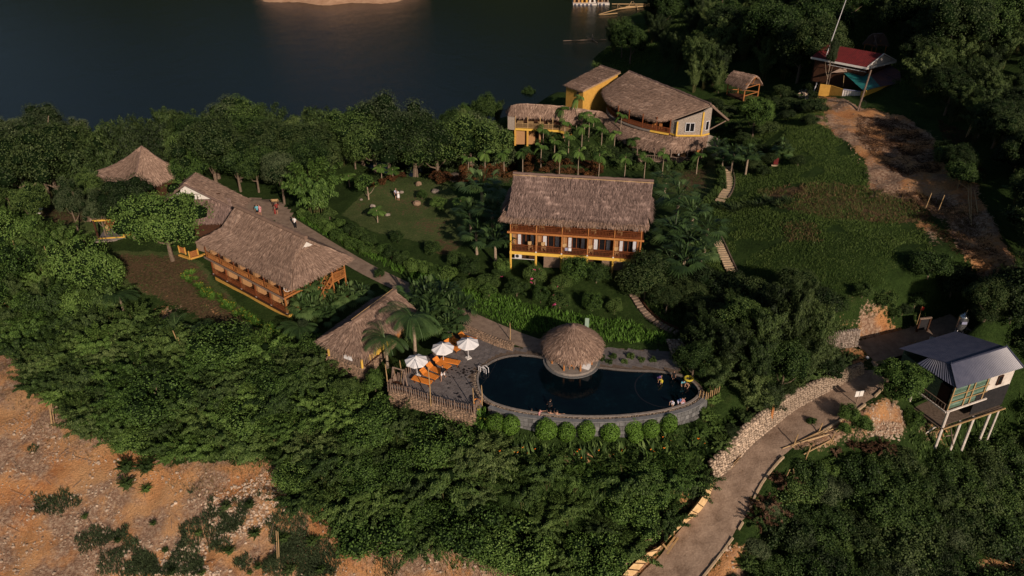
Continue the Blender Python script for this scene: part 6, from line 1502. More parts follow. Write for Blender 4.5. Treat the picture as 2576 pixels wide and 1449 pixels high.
def scatter(poly, kinds, dist, hr, label, group, n_max=400, wide=(1, 1), tries=6000, avoid=None, check=True, simple=False):
 xs = [q[0] for q in poly]; ys = [q[1] for q in poly]; pts = []; out = []
 for _ in range(tries):
  px, py = prng.uniform(min(xs), max(xs)), prng.uniform(min(ys), max(ys))
  if not inpoly(np.array([px]), np.array([py]), poly)[0]: continue
  if avoid and any(inpoly(np.array([px]), np.array([py]), a)[0] for a in avoid): continue
  w_ = hit(px, py)
  if any((w_.x - a) ** 2 + (w_.y - b_) ** 2 < dist * dist for a, b_ in pts): continue
  if check and (blocked(w_.x, w_.y) or inpoly(np.array([w_.x]), np.array([w_.y]), PL)[0]): continue
  pts.append((w_.x, w_.y)); kd = prng.choice(kinds)
  lb = label[NAMES[kd]] if isinstance(label, dict) else label
  out.append(plant(kd, w_.x, w_.y, prng.uniform(*hr), lb, group, None, prng.uniform(*wide), simple=simple))
  if len(pts) >= n_max: break
 return out
SINGLE = [
('fresh', 436, 655, 9.6, 1.12, 'big round green tree in front of the white gabled house, left of the long lodge'),
('dark', 340, 600, 8.2, 1.0, 'dark dense tree standing over the yellow porch'),
('grey', 268, 600, 6.6, .75, 'thin grey green tree just left of the yellow porch'),
('fresh', 492, 492, 6.8, .75, 'bright feathery tree between the pyramid roof and the white gable'),
('dark', 550, 478, 10.5, 1.05, 'large dome shaped dark tree behind the ridge of the white gabled house'),
('mid', 606, 482, 7.6, 1.0, 'green tree right behind the far end of the long left lodge roof'),
('dark', 448, 378, 8.5, .8, 'dark tree directly behind the pyramid roofed house'),
('grey', 716, 512, 7.6, .85, 'silvery grey green tree beside the sandy plaza'),
('plumef', 800, 540, 8.2, .9, 'feathery bright green tree between the plaza and the lawn'),
('mid', 780, 470, 7.6, .9, 'green tree behind the feathery tree at the plaza edge'),
('tall', 150, 455, 15, 1.1, 'tallest grey green tree with bare pale trunks on the far left'),
('tall', 60, 470, 13, 1.0, 'tall grey green tree left of the tallest one on the far left'),
('tall', 225, 440, 11.5, .95, 'tall tree between the tallest left tree and the pyramid roof'),
('mid', 100, 580, 6.5, .85, 'spreading tree over the picnic table at far left'),
('grey', 200, 590, 7.5, .6, 'slim grey tree left of the porch lawn'),
('mid', 250, 470, 6.5, .9, 'leafy tree in front of the left corner of the pyramid roof'),
('fresh', 1893, 345, 6.0, 1.0, 'round bright green tree on the hillside right of the restaurant'),
('fresh', 2245, 1020, 4.6, 1.05, 'round dark green tree between the road and the blue roofed stilt house'),
('tall', 2075, 232, 9, .42, 'narrow upright tree left of the red roofed house'),
('fresh', 2003, 205, 6, .55, 'large leaved slim tree left of the tall mast'),
('small', 928, 502, 3.6, 1, 'little round crowned tree at the left edge of the lawn'),
('fresh', 995, 418, 4.5, .8, 'bushy green tree behind the lawn near the lake wood'),
('fresh', 1180, 345, 7.2, .7, 'bright green tree left of the dining wing'),
('mid', 1330, 262, 4.0, .8, 'bright leafy tree behind the dining wing'),
('bushf', 1360, 762, 1.9, .75, 'small leafy sapling below the left half of the two storey lodge'),
('bushf', 1490, 782, 2.0, .85, 'leafy bush below the right half of the two storey lodge'),
('bush', 1545, 790, 1.7, .8, 'dark leafy bush beside the stepping stone path'),
('bushf', 1262, 690, 1.8, .8, 'green shrub at the left corner post of the two storey lodge'),
('bushf', 1450, 705, 2.6, 1.0, 'tall rounded bush against the middle of the two storey lodge'),
('bush', 1500, 712, 2.3, 1.0, 'broad rounded bush against the right half of the two storey lodge'),
('bush', 1570, 712, 1.5, 1.0, 'low wide bush under the right corner of the two storey lodge'),
('bush', 1415, 728, 1.7, 1.0, 'low bush below the bamboo screens of the two storey lodge'),
('bush', 1180, 690, 2.0, 1.0, 'shrub with a few flowers left of the two storey lodge'),
('bush', 1230, 725, 1.8, 1.1, 'wide shrub down slope left of the two storey lodge'),
('bush', 1300, 745, 1.9, 1.1, 'rounded shrub at the top edge of the tall grass strip'),
('bush', 1090, 640, 1.6, 1.0, 'shrub at the lower corner of the lawn'),
('bush', 1148, 668, 1.7, 1.0, 'shrub between the lawn corner and the lodge palms'),
('bushf', 1105, 530, 1.8, .9, 'round shrub on the right side of the lawn'),
('bushf', 1062, 502, 1.3, .8, 'small shrub in the middle of the lawn'),
('bush', 1000, 610, 1.5, .9, 'shrub along the lower lawn edge'),
('grey', 770, 860, 2.8, .6, 'greyish small tree below the left lawn palms'),
('bushf', 790, 900, 2.6, .8, 'bushy shrub left of the pool hut base'),
('mid', 880, 1030, 3.6, .8, 'broad leaved tree below the pool hut'),
('bushf', 945, 985, 2.3, .7, 'light green shrub beside the stone wall of the sun deck'),
('small', 1475, 905, .9, .6, 'tiny plant behind the pavilion')]
SINGLE = SINGLE[:-1]
for kd, px, py, h_, w_, lb in SINGLE: plant_px(kd, px, py, h_, lb, None, w_)
def blossom(px, py, h_, w_, lb, mat='flower_pink', nf=40, kind='bush'):
 o = plant_px(kind, px, py, h_, lb, None, w_); r = np.random.default_rng(int(px)); D = unit(r.normal(0, 1, (nf // 4, 3))); D = D[D[:, 2] > -.2]
 D = np.repeat(D, 5, 0) + r.normal(0, .07, (len(D) * 5, 3)); D = unit(D)
 C = D * np.array([2.0, 2.0, 1.55]) + np.array([0, 0, 1.6]); v, f, u = leafset(r, C, D, .22, .9, .4); link(np_mesh('blossom', v, f, mat, u), 'blossom', o); return o
for q in [(1345, 715, 2.2, .85, 'pink flowering bush under the left half of the two storey lodge'), (1408, 775, 1.7, .95, 'pink flowering shrub in the slope garden below the two storey lodge'), (1395, 735, 1.3, .8, 'small pink flowered shrub between the two flowering bushes'),
  (955, 700, 1.2, .8, 'pink flowered shrub in the hedge below the lawn'), (1255, 700, 1.3, .9, 'pale pink flowering shrub near the left lodge corner'), (815, 565, 1.4, .9, 'reddish flowering shrub at the plaza end of the hedge')]: blossom(*q)
for k, (px, py, h_) in enumerate([(1165,352,8.5),(1225,338,8.0),(1140,368,7.5),(1252,318,6.5)]): plant_px(['bamboo', 'mid', 'mid', 'bambood'][k], px, py, h_, 'tall tree just left of the dining wing, ' + ['leftmost bamboo', 'round crowned one nearest the wing', 'round crowned one farthest from the wing', 'dark bamboo behind the rounded end'][k], None, .75)
for k, (px, py, h_) in enumerate([(1560,350,3.6),(1480,355,3.4),(1420,360,3.2),(1290,380,3.4)]): plant_px('areca', px, py, h_, 'taller betel palm before the lower gallery, ' + ['rightmost', 'third from left', 'second from left', 'leftmost'][k], None, .8)
for i, (px, py, h_, lb) in enumerate([(1700, 560, 3.8, 'fan palm nearest the right gable of the two storey lodge, upper one'), (1735, 600, 3.6, 'fan palm in the thick palm group right of the two storey lodge, rear middle'), (1770, 640, 3.4, 'fan palm on the outer right of the palm group by the hillside steps'),
 (1690, 640, 3.4, 'fan palm close to the right posts of the two storey lodge'), (1725, 670, 3.2, 'fan palm in the middle front of the palm group right of the lodge'), (1760, 690, 2.8, 'fan palm at the right front of the palm group right of the lodge'), (1712, 720, 3.4, 'lowest fan palm with a bare pale trunk right of the two storey lodge'), (1680, 700, 2.6, 'short fan palm beside the right corner post of the lodge'), (1670, 500, 3.0, 'fan palm behind the right end of the lodge roof'),
 (1215, 545, 4.2, 'tall fan palm behind the left group beside the two storey lodge'), (1240, 600, 3.6, 'fan palm touching the left gable of the two storey lodge'), (1200, 640, 3.0, 'fan palm at the lower left of the left palm group'), (1247, 665, 3.2, 'fan palm with a pale trunk left of the lodge corner post'), (1185, 590, 3.0, 'fan palm at the lawn side of the left palm group'),
 (1840, 432, 2.8, 'left fan palm above the short curving steps'), (1875, 440, 2.8, 'right fan palm above the short curving steps'), (1800, 405, 2.4, 'fan palm at the right end of the lower gallery'), (1815, 430, 2.2, 'low fan palm beside the top of the curving steps')]): plant_px('fan', px, py, h_, lb, 'fan palms around the lodges', 1.35)
for px, py, h_, lb in [(800, 765, 2.4, 'big fan palm cluster at the near corner of the long left lodge'), (780, 800, 1.9, 'low fan palm cluster below the near corner of the long left lodge'), (870, 780, 1.8, 'dark fan palm cluster under the outside stair'), (845, 805, 1.4, 'short fan palm cluster above the pool hut roof'),
 (1105, 800, 2.4, 'fan palm cluster left of the brown cobble garden wall'), (1140, 790, 2.2, 'fan palm cluster touching the footpath above the sun deck'), (1060, 800, 2.6, 'fan palm cluster behind the coconut palm at the sun deck'), (1120, 835, 1.7, 'low fan palm cluster beside the upper loungers'), (1075, 845, 1.9, 'fan palm cluster right of the pool hut'), (1975, 395, 1.5, 'lone low fan palm on the grassy hillside')]: plant_px('fanbush', px, py, h_, lb, None, 1.05)
for px, py, h_, w_, lb in [(1045, 905, 5.0, 1.0, 'tall coconut palm arching over the left loungers'), (975, 925, 3.6, .85, 'shorter coconut palm between the pool hut and the paling fence'), (760, 865, 2.2, .75, 'coconut palm below the near corner of the long left lodge'), (228, 712, 2.6, .8, 'uppermost coconut palm along the left lawn edge'), (268, 752, 2.2, .7, 'second coconut palm along the left lawn edge'),
 (312, 790, 2.6, .85, 'coconut palm at the lower left corner of the left lawn'), (452, 858, 2.0, .85, 'drooping coconut palm below the left lawn'), (520, 862, 1.6, .7, 'small coconut palm below the left lawn, right of the drooping one'), (640, 868, 1.8, .7, 'small coconut palm below the lily border')]: plant_px('coconut', px, py, h_, lb, None, w_ * 4.5 / h_ * h_ / 4.5 if False else w_ * 4.5 / h_)
AR = [(1220, 437, 2.9), (1268, 440, 3.1), (1315, 436, 3.2), (1361, 430, 3.6), (1407, 443, 3.3), (1454, 443, 3.6), (1505, 449, 3.3), (1570, 449, 3.0), (1620, 449, 3.0), (1665, 446, 3.4), (1752, 438, 2.8), (1450, 325, 4.6), (1412, 330, 3.4), (1470, 330, 2.6), (1492, 340, 2.6), (1283, 372, 2.9), (1325, 360, 2.5), (1366, 380, 3.4), (1463, 372, 3.2), (1512, 372, 2.8), (1545, 380, 2.8), (1590, 395, 2.6), (1395, 392, 2.3), (1430, 385, 2.6),
 (960, 452, 1.8), (990, 455, 1.6), (1022, 430, 1.8), (1060, 425, 1.4), (1105, 430, 1.6), (1140, 425, 1.7), (1180, 440, 2.3), (880, 470, 1.6), (950, 560, 1.6), (1160, 540, 1.8)]
wh = ['in the row behind the two storey lodge'] * 11 + ['in the palm garden between the dining wing and the hall'] * 13 + ['on the garden bank along the back of the lawn'] * 10
od = ['leftmost', 'second', 'third', 'fourth', 'fifth', 'sixth', 'seventh', 'eighth', 'ninth', 'tenth', 'rightmost']
for i, (px, py, h_) in enumerate(AR):
 lb = f'{od[i]} slim betel palm from the left {wh[i]}' if i < 11 else 'slim young betel palm ' + wh[i]
 if i == 0: lb = 'leftmost slim betel palm ' + wh[i]
 if i == 10: lb = 'rightmost slim betel palm ' + wh[i]
 plant_px('areca', px, py, h_, lb, 'betel palms ' + wh[i][3:] if not wh[i].startswith('on') else 'betel palms on the lawn bank', .95 * 2.7 / h_ * 1.05)
BALLS = [(330, 1110, 1.0), (475, 1135, 1.12), (805, 1175, 1.2), (995, 1200, 1.12), (1180, 1190, 1.15), (1400, 1200, 1.05), (1612, 1145, 1.05), (1640, 1225, .85), (1785, 1170, 1.05), (1955, 1120, 1.08)]
bl = ['leftmost clipped round shrub under the pool wall', 'second clipped round shrub from the left under the pool wall', 'largest clipped round shrub under the pool wall', 'fourth clipped round shrub from the left under the pool wall', 'round shrub right of the middle gap under the pool wall', 'shaggy darker round shrub in the middle under the pool wall', 'upper of the two touching round shrubs under the pool wall', 'small shaggy round shrub below the two touching ones', 'second clipped round shrub from the right under the pool wall', 'rightmost clipped round shrub under the pool wall']
for (x, y, s), lb in zip(BALLS, bl):
 q = Z4(x, y); w_ = hit(q[0], q[1] + 12 * s); plant('ball', w_.x, w_.y, 1.68 * s, lb, 'clipped ball shrubs under the pool wall', None, 1.0)
for k, (px, py) in enumerate([(1212, 1055), (1212, 1085)]): plant_px('lily', px, py, 1.4, 'shaggy grassy tuft at the left end of the pool wall, ' + ('lower' if k else 'upper') + ' one', None, 1.0)
lane = lambda pts, n_: [q for q in dense([Vector((a, b_, 0)) for a, b_ in pts], n_)]
for q in lane([(470, 690), (510, 730), (560, 760), (620, 800), (680, 835), (720, 850)], 11):
 for dy in (-6, 7): plant_px('lily', q.x + prng.uniform(-8, 8), q.y + dy + prng.uniform(-5, 5), prng.uniform(.5, .8), 'clump of yellow flowered lilies in the border along the long left lodge', 'lily clumps along the long lodge', 1.0, simple=False)
for q in lane([(950, 1065), (1010, 1080), (1060, 1105), (1130, 1130), (1200, 1150), (1290, 1155), (1360, 1150)], 24): plant_px('heliconia', q.x + prng.uniform(-14, 14), q.y + prng.uniform(-12, 18), prng.uniform(1.2, 1.7), 'heliconia clump with orange flowers below the sun deck wall', 'heliconias under the deck and pool walls', 1.1)
for q in lane([(1440, 1160), (1530, 1170), (1620, 1160), (1690, 1120), (1740, 1130), (1790, 1140), (1830, 1100)], 22): plant_px('heliconia', q.x + prng.uniform(-18, 18), q.y + prng.uniform(-18, 18), prng.uniform(1.1, 1.6), 'heliconia clump with orange flowers between the pool wall and the road wall', 'heliconias under the deck and pool walls', 1.1)
for q in lane([(1810, 520), (1860, 525), (1900, 515), (1950, 510), (1985, 515)], 14):
 plant_px('strap', q.x, q.y + prng.uniform(-8, 8), prng.uniform(.8, 1.1), 'dark strap leaved plant in the row across the grassy hillside', 'strap leaved plants on the hillside', 1.2)
for q in lane([(1812, 415), (1822, 450), (1820, 480), (1798, 500), (1780, 520)], 13): plant_px('low', q.x - 6, q.y, 1.1, 'bright hedge bush along the left of the curving steps', 'hedge bushes by the curving steps', .5)
for q in lane([(1100, 440), (1200, 455), (1280, 440), (1340, 425), (1400, 425), (1460, 432), (1500, 440)], 22):
 for dy in (-12, 6): plant_px('rust', q.x + prng.uniform(-12, 12), q.y + dy + prng.uniform(-6, 6), prng.uniform(.8, 1.3), 'rusty red shrub in the hedge belt behind the two storey lodge', 'rust coloured hedge shrubs', 1.15)
for q in lane([(940, 480), (1010, 455), (1070, 450), (1110, 470)], 26): plant_px('rust', q.x, q.y - 8, prng.uniform(.6, .9), 'dull brown hedge shrub at the back of the lawn', 'hedge shrubs behind the lawn', 1.2)
for q in lane([(1510, 425), (1560, 425), (1620, 428), (1690, 425), (1760, 420)], 17): plant_px('low', q.x, q.y + prng.uniform(-6, 6), prng.uniform(.9, 1.3), 'dark leafy bush in front of the lower gallery railing', 'bushes before the lower gallery', .7)
for q in lane([(745, 560), (800, 590), (850, 625), (905, 650)], 20): plant_px('bushf', q.x + 15, q.y - 12 + prng.uniform(-6, 6), prng.uniform(1.1, 1.7), 'leafy bush in the hedge between plaza path and lawn', 'hedge bushes above the footpath', .9)
for q in lane([(830, 560), (880, 590), (930, 620), (985, 655), (1040, 680), (1100, 700), (1160, 720), (1230, 745)], 26): plant_px(prng.choice(['bush', 'bushf']), q.x, q.y + prng.uniform(-8, 8), prng.uniform(1.0, 1.6), 'leafy garden shrub along the lower edge of the lawn garden', 'shrubs below the lawn', 1.0)
AV_B = []
J1 = [(40,800),(230,720),(330,835),(520,900),(680,905),(800,930),(960,1075),(1130,1150),(1300,1190),(1420,1200),(1600,1215),(1735,1215),(1745,1265),(1660,1350),(1570,1449),(1480,1500),(1330,1480),(1120,1420),(900,1370),(760,1300),(700,1200),(620,1165),(430,1160),(300,1130),(200,1090),(90,990),(30,880)]
LJ = {'bamboo_thicket': 'feathery green thicket in the jungle on the slope below the pool and lodges', 'leafy_thicket': 'leafy drooping thicket in the jungle on the slope below the pool and lodges', 'bush': 'rounded bush in the jungle on the slope below the pool and lodges', 'broadleaf_tree': 'small leafy tree in the jungle on the slope below the pool'}
scatter(J1, ['plume', 'plumem', 'plumem', 'plumef', 'plume', 'bushf', 'plumem', 'plumef'], 1.95, (2.2, 4.2), LJ, 'jungle plants on the lower slope', 296, (1.1, 1.4), 16000, [[(790,850),(1010,850),(995,985),(815,970)]])
J0 = [(-60,560),(60,600),(150,640),(215,690),(300,800),(180,820),(40,850),(-60,880)]
scatter(J0, ['plumef', 'bamboo', 'bushf', 'plumem'], 2.8, (3.2, 6.0), {'bamboo_clump': 'bamboo clump at the far left edge beside the lawn', 'leafy_thicket': 'leafy thicket at the far left edge beside the lawn', 'bush': 'bush at the far left edge beside the lawn'}, 'thickets at the left edge', 60, (.8, 1.0), 3000)
scatter([(-40,440),(60,470),(260,470),(255,520),(60,510),(-40,560)], ['mid', 'dark', 'bush'], 4.2, (3.5, 6), {'broadleaf_tree': 'leafy tree left of the pyramid roofed house', 'bush': 'bush under the trees left of the pyramid roofed house'}, 'trees left of the pyramid roof', 24, (.8, 1), 2000)
def shore(y, top, kinds, step, x0, x1, lb, grp, jy=1.5, hmin=4, hmax=13):
 x = x0
 while x < x1:
  xx, yy = x + prng.uniform(-.8, .8), y(x) + prng.uniform(-jy, jy); ty = top(proj(xx, yy, 4)[0]) + prng.uniform(-10, 26); h_ = min(hmax, max(hmin, z_at_top(yy, ty) - H(xx, yy))); kd = prng.choice(kinds); x += step * prng.uniform(.8, 1.2)
  if math.hypot(xx + 53, yy - 108) < 8.5: continue
  plant(kd, xx, yy, h_, lb[NAMES[kd]] if isinstance(lb, dict) else lb, grp, None, min(1.25, max(.6, 4.3 * step / 3.9 / 3.8 / (h_ / 9)) * prng.uniform(.9, 1.1)))
tp1 = lambda px: -20 + float(np.interp(px, [-200, 0, 60, 130, 200, 260, 330, 400, 470, 560, 620, 700, 780, 850, 930, 985, 1040, 1100, 1160, 1230, 1290, 1330, 1390, 1450], [225, 228, 262, 262, 262, 250, 240, 238, 262, 255, 268, 236, 235, 262, 232, 215, 240, 226, 232, 205, 178, 172, 150, 120]))
LW = {'bamboo_clump': 'arching bamboo clump in the wood along the lake shore', 'broadleaf_tree': 'round crowned tree in the wood along the lake shore', 'bamboo_thicket': 'lower bamboo in the wood along the lake shore'}
shore(lambda x: 126 + .06 * x, tp1, ['bamboo', 'mid', 'bamboo', 'bamboo', 'grey'], 3.9, -88, -3, LW, 'trees of the lake shore wood')
shore(lambda x: 120 + .05 * x, lambda p_: tp1(p_) + 42, ['bamboo', 'mid', 'bambood', 'bamboo', 'grey'], 4.2, -86, -4, LW, 'trees of the lake shore wood')
shore(lambda x: 114.5 + .04 * x, lambda p_: tp1(p_) + 84, ['mid', 'dark', 'bamboo'], 4.8, -84, -5, LW, 'trees of the lake shore wood', hmin=3.5)
scatter([(640,440),(700,420),(860,405),(960,400),(1120,385),(1210,355),(1220,385),(1130,412),(960,415),(860,440),(740,460)], ['bushd', 'mid', 'bush'], 3.0, (2.6, 4.6), {'bush': 'dark bush at the garden side of the lake shore wood', 'broadleaf_tree': 'low dark tree at the garden side of the lake shore wood'}, 'undergrowth of the lake shore wood', 50, (.9, 1.1), 2500)
scatter([(380,420),(470,400),(640,440),(660,500),(560,470),(450,440)], ['dark', 'mid'], 4.5, (6, 8.5), 'dense tree between the pyramid roof and the long left lodge', 'trees behind the left houses', 10, (.8, .95), 900)
FR = [(1415,210),(1500,140),(1540,60),(1600,-60),(2700,-200),(2700,520),(2560,430),(2470,360),(2400,300),(2300,240),(2270,130),(2180,60),(2060,90),(2050,215),(1935,215),(1830,170),(1800,235),(1640,160),(1590,165),(1500,150),(1425,212)]
LR = {'bamboo_clump': 'tall dark bamboo clump in the wood behind the restaurant and up the hill', 'broadleaf_tree': 'dark leafy tree in the wood behind the restaurant and up the hill'}
frp = []; cnt = 0
for _ in range(14000):
 x, y = prng.uniform(6, 112), 95 + 140 * prng.random() ** 1.5; z = H(x, y)
 if z < -11.5: continue
 px, py = proj(x, y, z)
 if not inpoly(np.array([px]), np.array([py]), FR)[0]: continue
 dm = 3.5 if y < 150 else 4.6 if y < 175 else 7
 if any((x - a) ** 2 + (y - b_) ** 2 < dm * dm for a, b_ in frp): continue
 frp.append((x, y)); kd = prng.choice(['bamboo', 'bambood', 'bamboo', 'bambood', 'bamboo', 'mid', 'dark']); h_ = prng.uniform(7, 13) if y > 125 else prng.uniform(4.5, 8)
 if py > 250 and px > 2250: h_ = prng.uniform(4, 7)
 if px < 1500 and py > 120: h_ = min(h_, 9)
 plant(kd, x, y, h_, LR[NAMES[kd]], 'trees of the hill wood', None, prng.uniform(.8, 1.05)); cnt += 1
 if cnt > 296: break
for px, py, h_ in [(1745, 262, 9), (1770, 255, 10), (1790, 250, 9), (1800, 262, 7)]: plant_px('bamboo', px, py - 30, h_, 'bamboo clump with bare pale canes behind the gable of the restaurant hall', 'pale caned bamboos behind the hall', .7)
BM = [(1770,915,6.5,'leaf edge'),(1830,950,7,''),(1895,985,7,''),(1960,1000,6.5,''),(2020,985,7.5,''),(2045,925,8,''),(1985,905,10.5,''),(1910,930,8,''),(1850,890,6,''),(1930,1050,5,''),(1880,1030,5,''),(2060,960,5.5,''),(1800,985,4.5,''),(1740,960,4,''),(1940,870,8.5,''),(2050,870,6,''),(1770,860,5,''),(1840,830,5,'')]
for k, (px, py, h_, _) in enumerate(BM): plant_px(['bamboo', 'bambood', 'bamboo', 'mid', 'bambood'][k % 5], px, py, h_, 'dark plumed clump in the big bamboo mass between the pool and the road', 'big bamboo mass right of the pool', 1.05 * 8 / max(h_, 5) * .62)
scatter([(1600,720),(1700,700),(1780,720),(1860,740),(1990,760),(2060,800),(1990,880),(1760,900),(1720,830),(1640,790)], ['bushd', 'bushd', 'dark'], 2.3, (2.2, 4.4), {'bush': 'very dark bush on the shaded slope above the pool path', 'broadleaf_tree': 'very dark small tree on the shaded slope above the pool path'}, 'dark plants on the shaded slope', 46, (.9, 1.2), 2500)
J2 = [(1990,1200),(2080,1150),(2150,1180),(2240,1150),(2330,1200),(2430,1150),(2540,1090),(2640,1040),(2640,1560),(1830,1560),(1870,1400),(1910,1290)]
GAP = [[(2280,1030),(2580,980),(2620,1060),(2440,1150),(2330,1190),(2290,1120)], [(2380,1295),(2520,1300),(2540,1350),(2400,1345)], [(2440,1400),(2620,1395),(2620,1500),(2430,1500)], [(2240,1390),(2310,1385),(2310,1440),(2240,1440)], [(2345,1120),(2405,1150),(2395,1180),(2350,1150)]]
scatter(J2, ['low', 'lowd', 'low', 'lowd', 'bushg', 'plumem'], 1.45, (1.2, 2.3), {'low_bush': 'low bush in the tangled brush below the stilt house and the road', 'bush': 'grey green bush in the tangled brush below the stilt house', 'leafy_thicket': 'leafy thicket in the tangled brush below the stilt house'}, 'brush on the lower right slope', 240, (.9, 1.15), 9000, GAP)
scatter([(1880,1200),(1960,1160),(1990,1220),(1940,1330),(1880,1330)], ['deadplume'], 1.3, (1.4, 2.2), 'heap of dry grey bamboo brush beside the lower road bend', 'dry brush by the road', 14, (.9, 1.1), 600)
scatter([(2085,1110),(2230,1125),(2240,1150),(2160,1180),(2100,1160)], ['deadplume'], 1.5, (.8, 1.3), 'dead reddish brown branches between the road and the lower brush', 'dead branches below the road', 8, (.9, 1.1), 400)
for px, py, h_ in [(2130, 1055, 1.5), (2165, 1085, 1.5), (2120, 1090, 1.0), (2295, 1070, 1.4), (2080, 1195, 1.6), (2040, 1070, .8)]: plant_px('bushf', px, py, h_, 'bright green bush on the stony bank below the dirt road', 'bushes on the stony bank', .95)
scatter([(2280,740),(2350,660),(2440,640),(2540,720),(2560,790),(2640,800),(2640,1000),(2560,900),(2480,830),(2400,790),(2310,780)], ['bushd', 'dark', 'bush', 'bambood'], 2.6, (2.6, 5.0), {'bush': 'dark bush on the steep slope at the right edge', 'broadleaf_tree': 'dark tree on the steep slope at the right edge', 'bamboo_clump': 'dark bamboo on the steep slope at the right edge'}, 'plants of the right slope', 60, (.9, 1.1), 3000)
scatter([(2350,400),(2430,420),(2450,480),(2380,490)], ['bush', 'dark'], 1.9, (2.4, 4.2), {'bush': 'bush beside the cut bamboo on the eroded slope', 'broadleaf_tree': 'dark tree beside the cut bamboo on the eroded slope'}, 'plants by the cut bamboo', 9, (.9, 1), 400)
scatter([(2060,740),(2160,740),(2280,770),(2320,790),(2290,830),(2250,800),(2150,770),(2090,790)], ['bushd', 'bush'], 1.8, (1.0, 1.8), 'bush along the top of the orange earth cut', 'bushes above the earth cut', 22, (1, 1.2), 900)
scatter([(1850,395),(1960,380),(2010,420),(1950,450),(1880,440)], ['bushd'], 2.2, (1.1, 1.9), 'dark bush beside the small red panel on the hillside', 'bushes by the red panel', 8, (1, 1.1), 300)
scatter([(1500,902),(1640,905),(1650,925),(1520,922)], ['low'], .9, (.6, .75), 'clipped low bush in the bed beside the pool pavilion', 'bed behind the pool', 22, (.5, .6), 1500, check=False)
for px, py, h_ in [(1790, 1020, 1.8), (1775, 1060, 1.5), (1800, 1090, 1.6), (1760, 1100, 1.5), (1830, 1075, 1.4), (1700, 1095, 1.2)]: plant_px('plumef', px, py, h_, 'grassy leafy thicket at the right end of the pool wall', 'thickets at the pool wall end', 1.0)
for px, py in [(1560, 1165), (1630, 1175), (1470, 1170)]: plant_px('banana', px, py, 1.8, 'broad leaved banana like plant on the bank below the pool wall', 'broad leaved plants below the pool', .8)
def tuft_field(name, label, polys, dens, h_, w_, mat, per=3, avoid=None, z=None, lean=.35, seed=0, kind='stuff', cap=60000, thr=-.75):
 r = np.random.default_rng(seed + 900); V = []; allp = []
 for poly in polys:
  P = np.array(poly, float); n_ = 0
  W4 = np.array([hit(*q)[:2] for q in poly]); area = .5 * abs(np.dot(W4[:, 0], np.roll(W4[:, 1], 1)) - np.dot(W4[:, 1], np.roll(W4[:, 0], 1))); want = int(min(cap, area * dens))
  x0, x1, y0, y1 = W4[:, 0].min(), W4[:, 0].max(), W4[:, 1].min(), W4[:, 1].max()
  X = r.uniform(x0, x1, want * 4); Y = r.uniform(y0, y1, want * 4); m_ = inpoly(X, Y, [tuple(q) for q in W4]); X, Y = X[m_][:want], Y[m_][:want]; allp.append(np.c_[X, Y])
 P = np.concatenate(allp); k = (vnoise(P[:, 0], P[:, 1], 3.1, 31) * .7 + vnoise(P[:, 0], P[:, 1], 1.1, 33) * .5 > thr); P = P[k]
 for A_ in (ROADP, PATHP):
  if len(P): P = P[np.array([np.min(np.hypot(A_[:, 0] - a, A_[:, 1] - b_)) > (2.5 if A_ is ROADP else 1.4) for a, b_ in P])]
 P = P[~inpoly(P[:, 0], P[:, 1], DK)]; P = P[~inpoly(P[:, 0], P[:, 1], PL)]
 P = np.repeat(P, per, 0) + r.normal(0, .09, (len(P) * per, 2)); n_ = len(P); Z = HV(P[:, 0], P[:, 1]) - .03
 C = np.c_[P, Z]; a = r.uniform(0, 6.28, n_); s = np.stack([np.cos(a), np.sin(a), 0 * a], 1); hh = h_ * r.uniform(.5, 1.3, n_) * (1 + .35 * vnoise(P[:, 0], P[:, 1], 1.7, 3)); la = r.uniform(0, 6.28, n_); L = np.stack([np.cos(la) * lean, np.sin(la) * lean, 1 + 0 * la], 1) * hh[:, None]
 ww = (w_ * r.uniform(.6, 1.4, n_))[:, None]; Q = np.stack([C - s * ww * .5, C + s * ww * .5, C + L * .6 + s * ww * .45, C + L * np.array([1.3, 1.3, .95]) ], 1)
 me = np_mesh(name, Q.reshape(-1, 3), np.arange(4 * n_).reshape(-1, 4), mat, np.clip(r.random(n_) * .7 + .3 * (.5 + .5 * vnoise(P[:, 0], P[:, 1], 2.3, 8)), 0, 1))
 return link(me, name, kind=kind, label=label)
tuft_field('tall_grass', 'lush tall grass on the strip between the footpath and the lodge garden', [[(745,545),(800,555),(880,600),(960,650),(1060,690),(1160,715),(1260,745),(1360,775),(1500,800),(1600,815),(1680,850),(1690,880),(1560,880),(1500,850),(1400,835),(1330,838),(1240,805),(1130,755),(1050,715),(960,665),(870,620),(790,580)]], 62, .5, .07, 'grass_lush', 3)
tuft_field('hill_grass', 'rough green grass over the open hillside', [[(1800,420),(1900,400),(1980,330),(2060,270),(2090,330),(2180,420),(2190,480),(2310,520),(2350,640),(2290,740),(2240,770),(2060,740),(1960,700),(1870,720),(1810,600),(1790,520)], [(1640,730),(1800,610),(1850,720),(1740,760)], [(1800,240),(1960,225),(2080,250),(2060,330),(1960,330),(1850,420),(1800,400)], [(2240,770),(2310,700),(2576,780),(2640,900),(2440,820)]], 44, .20, .05, 'grass_hill', 3, seed=2, thr=-.45)
tuft_field('dry_grass', 'brown dry grass in patches on the hillside', [[(1900,480),(2100,460),(2280,490),(2350,560),(2200,560),(2080,550),(1950,520)], [(1960,560),(2050,560),(2070,610),(1980,610)], [(2300,480),(2460,520),(2500,620),(2400,600)]], 14, .3, .05, 'grass_dry', 3, seed=3)
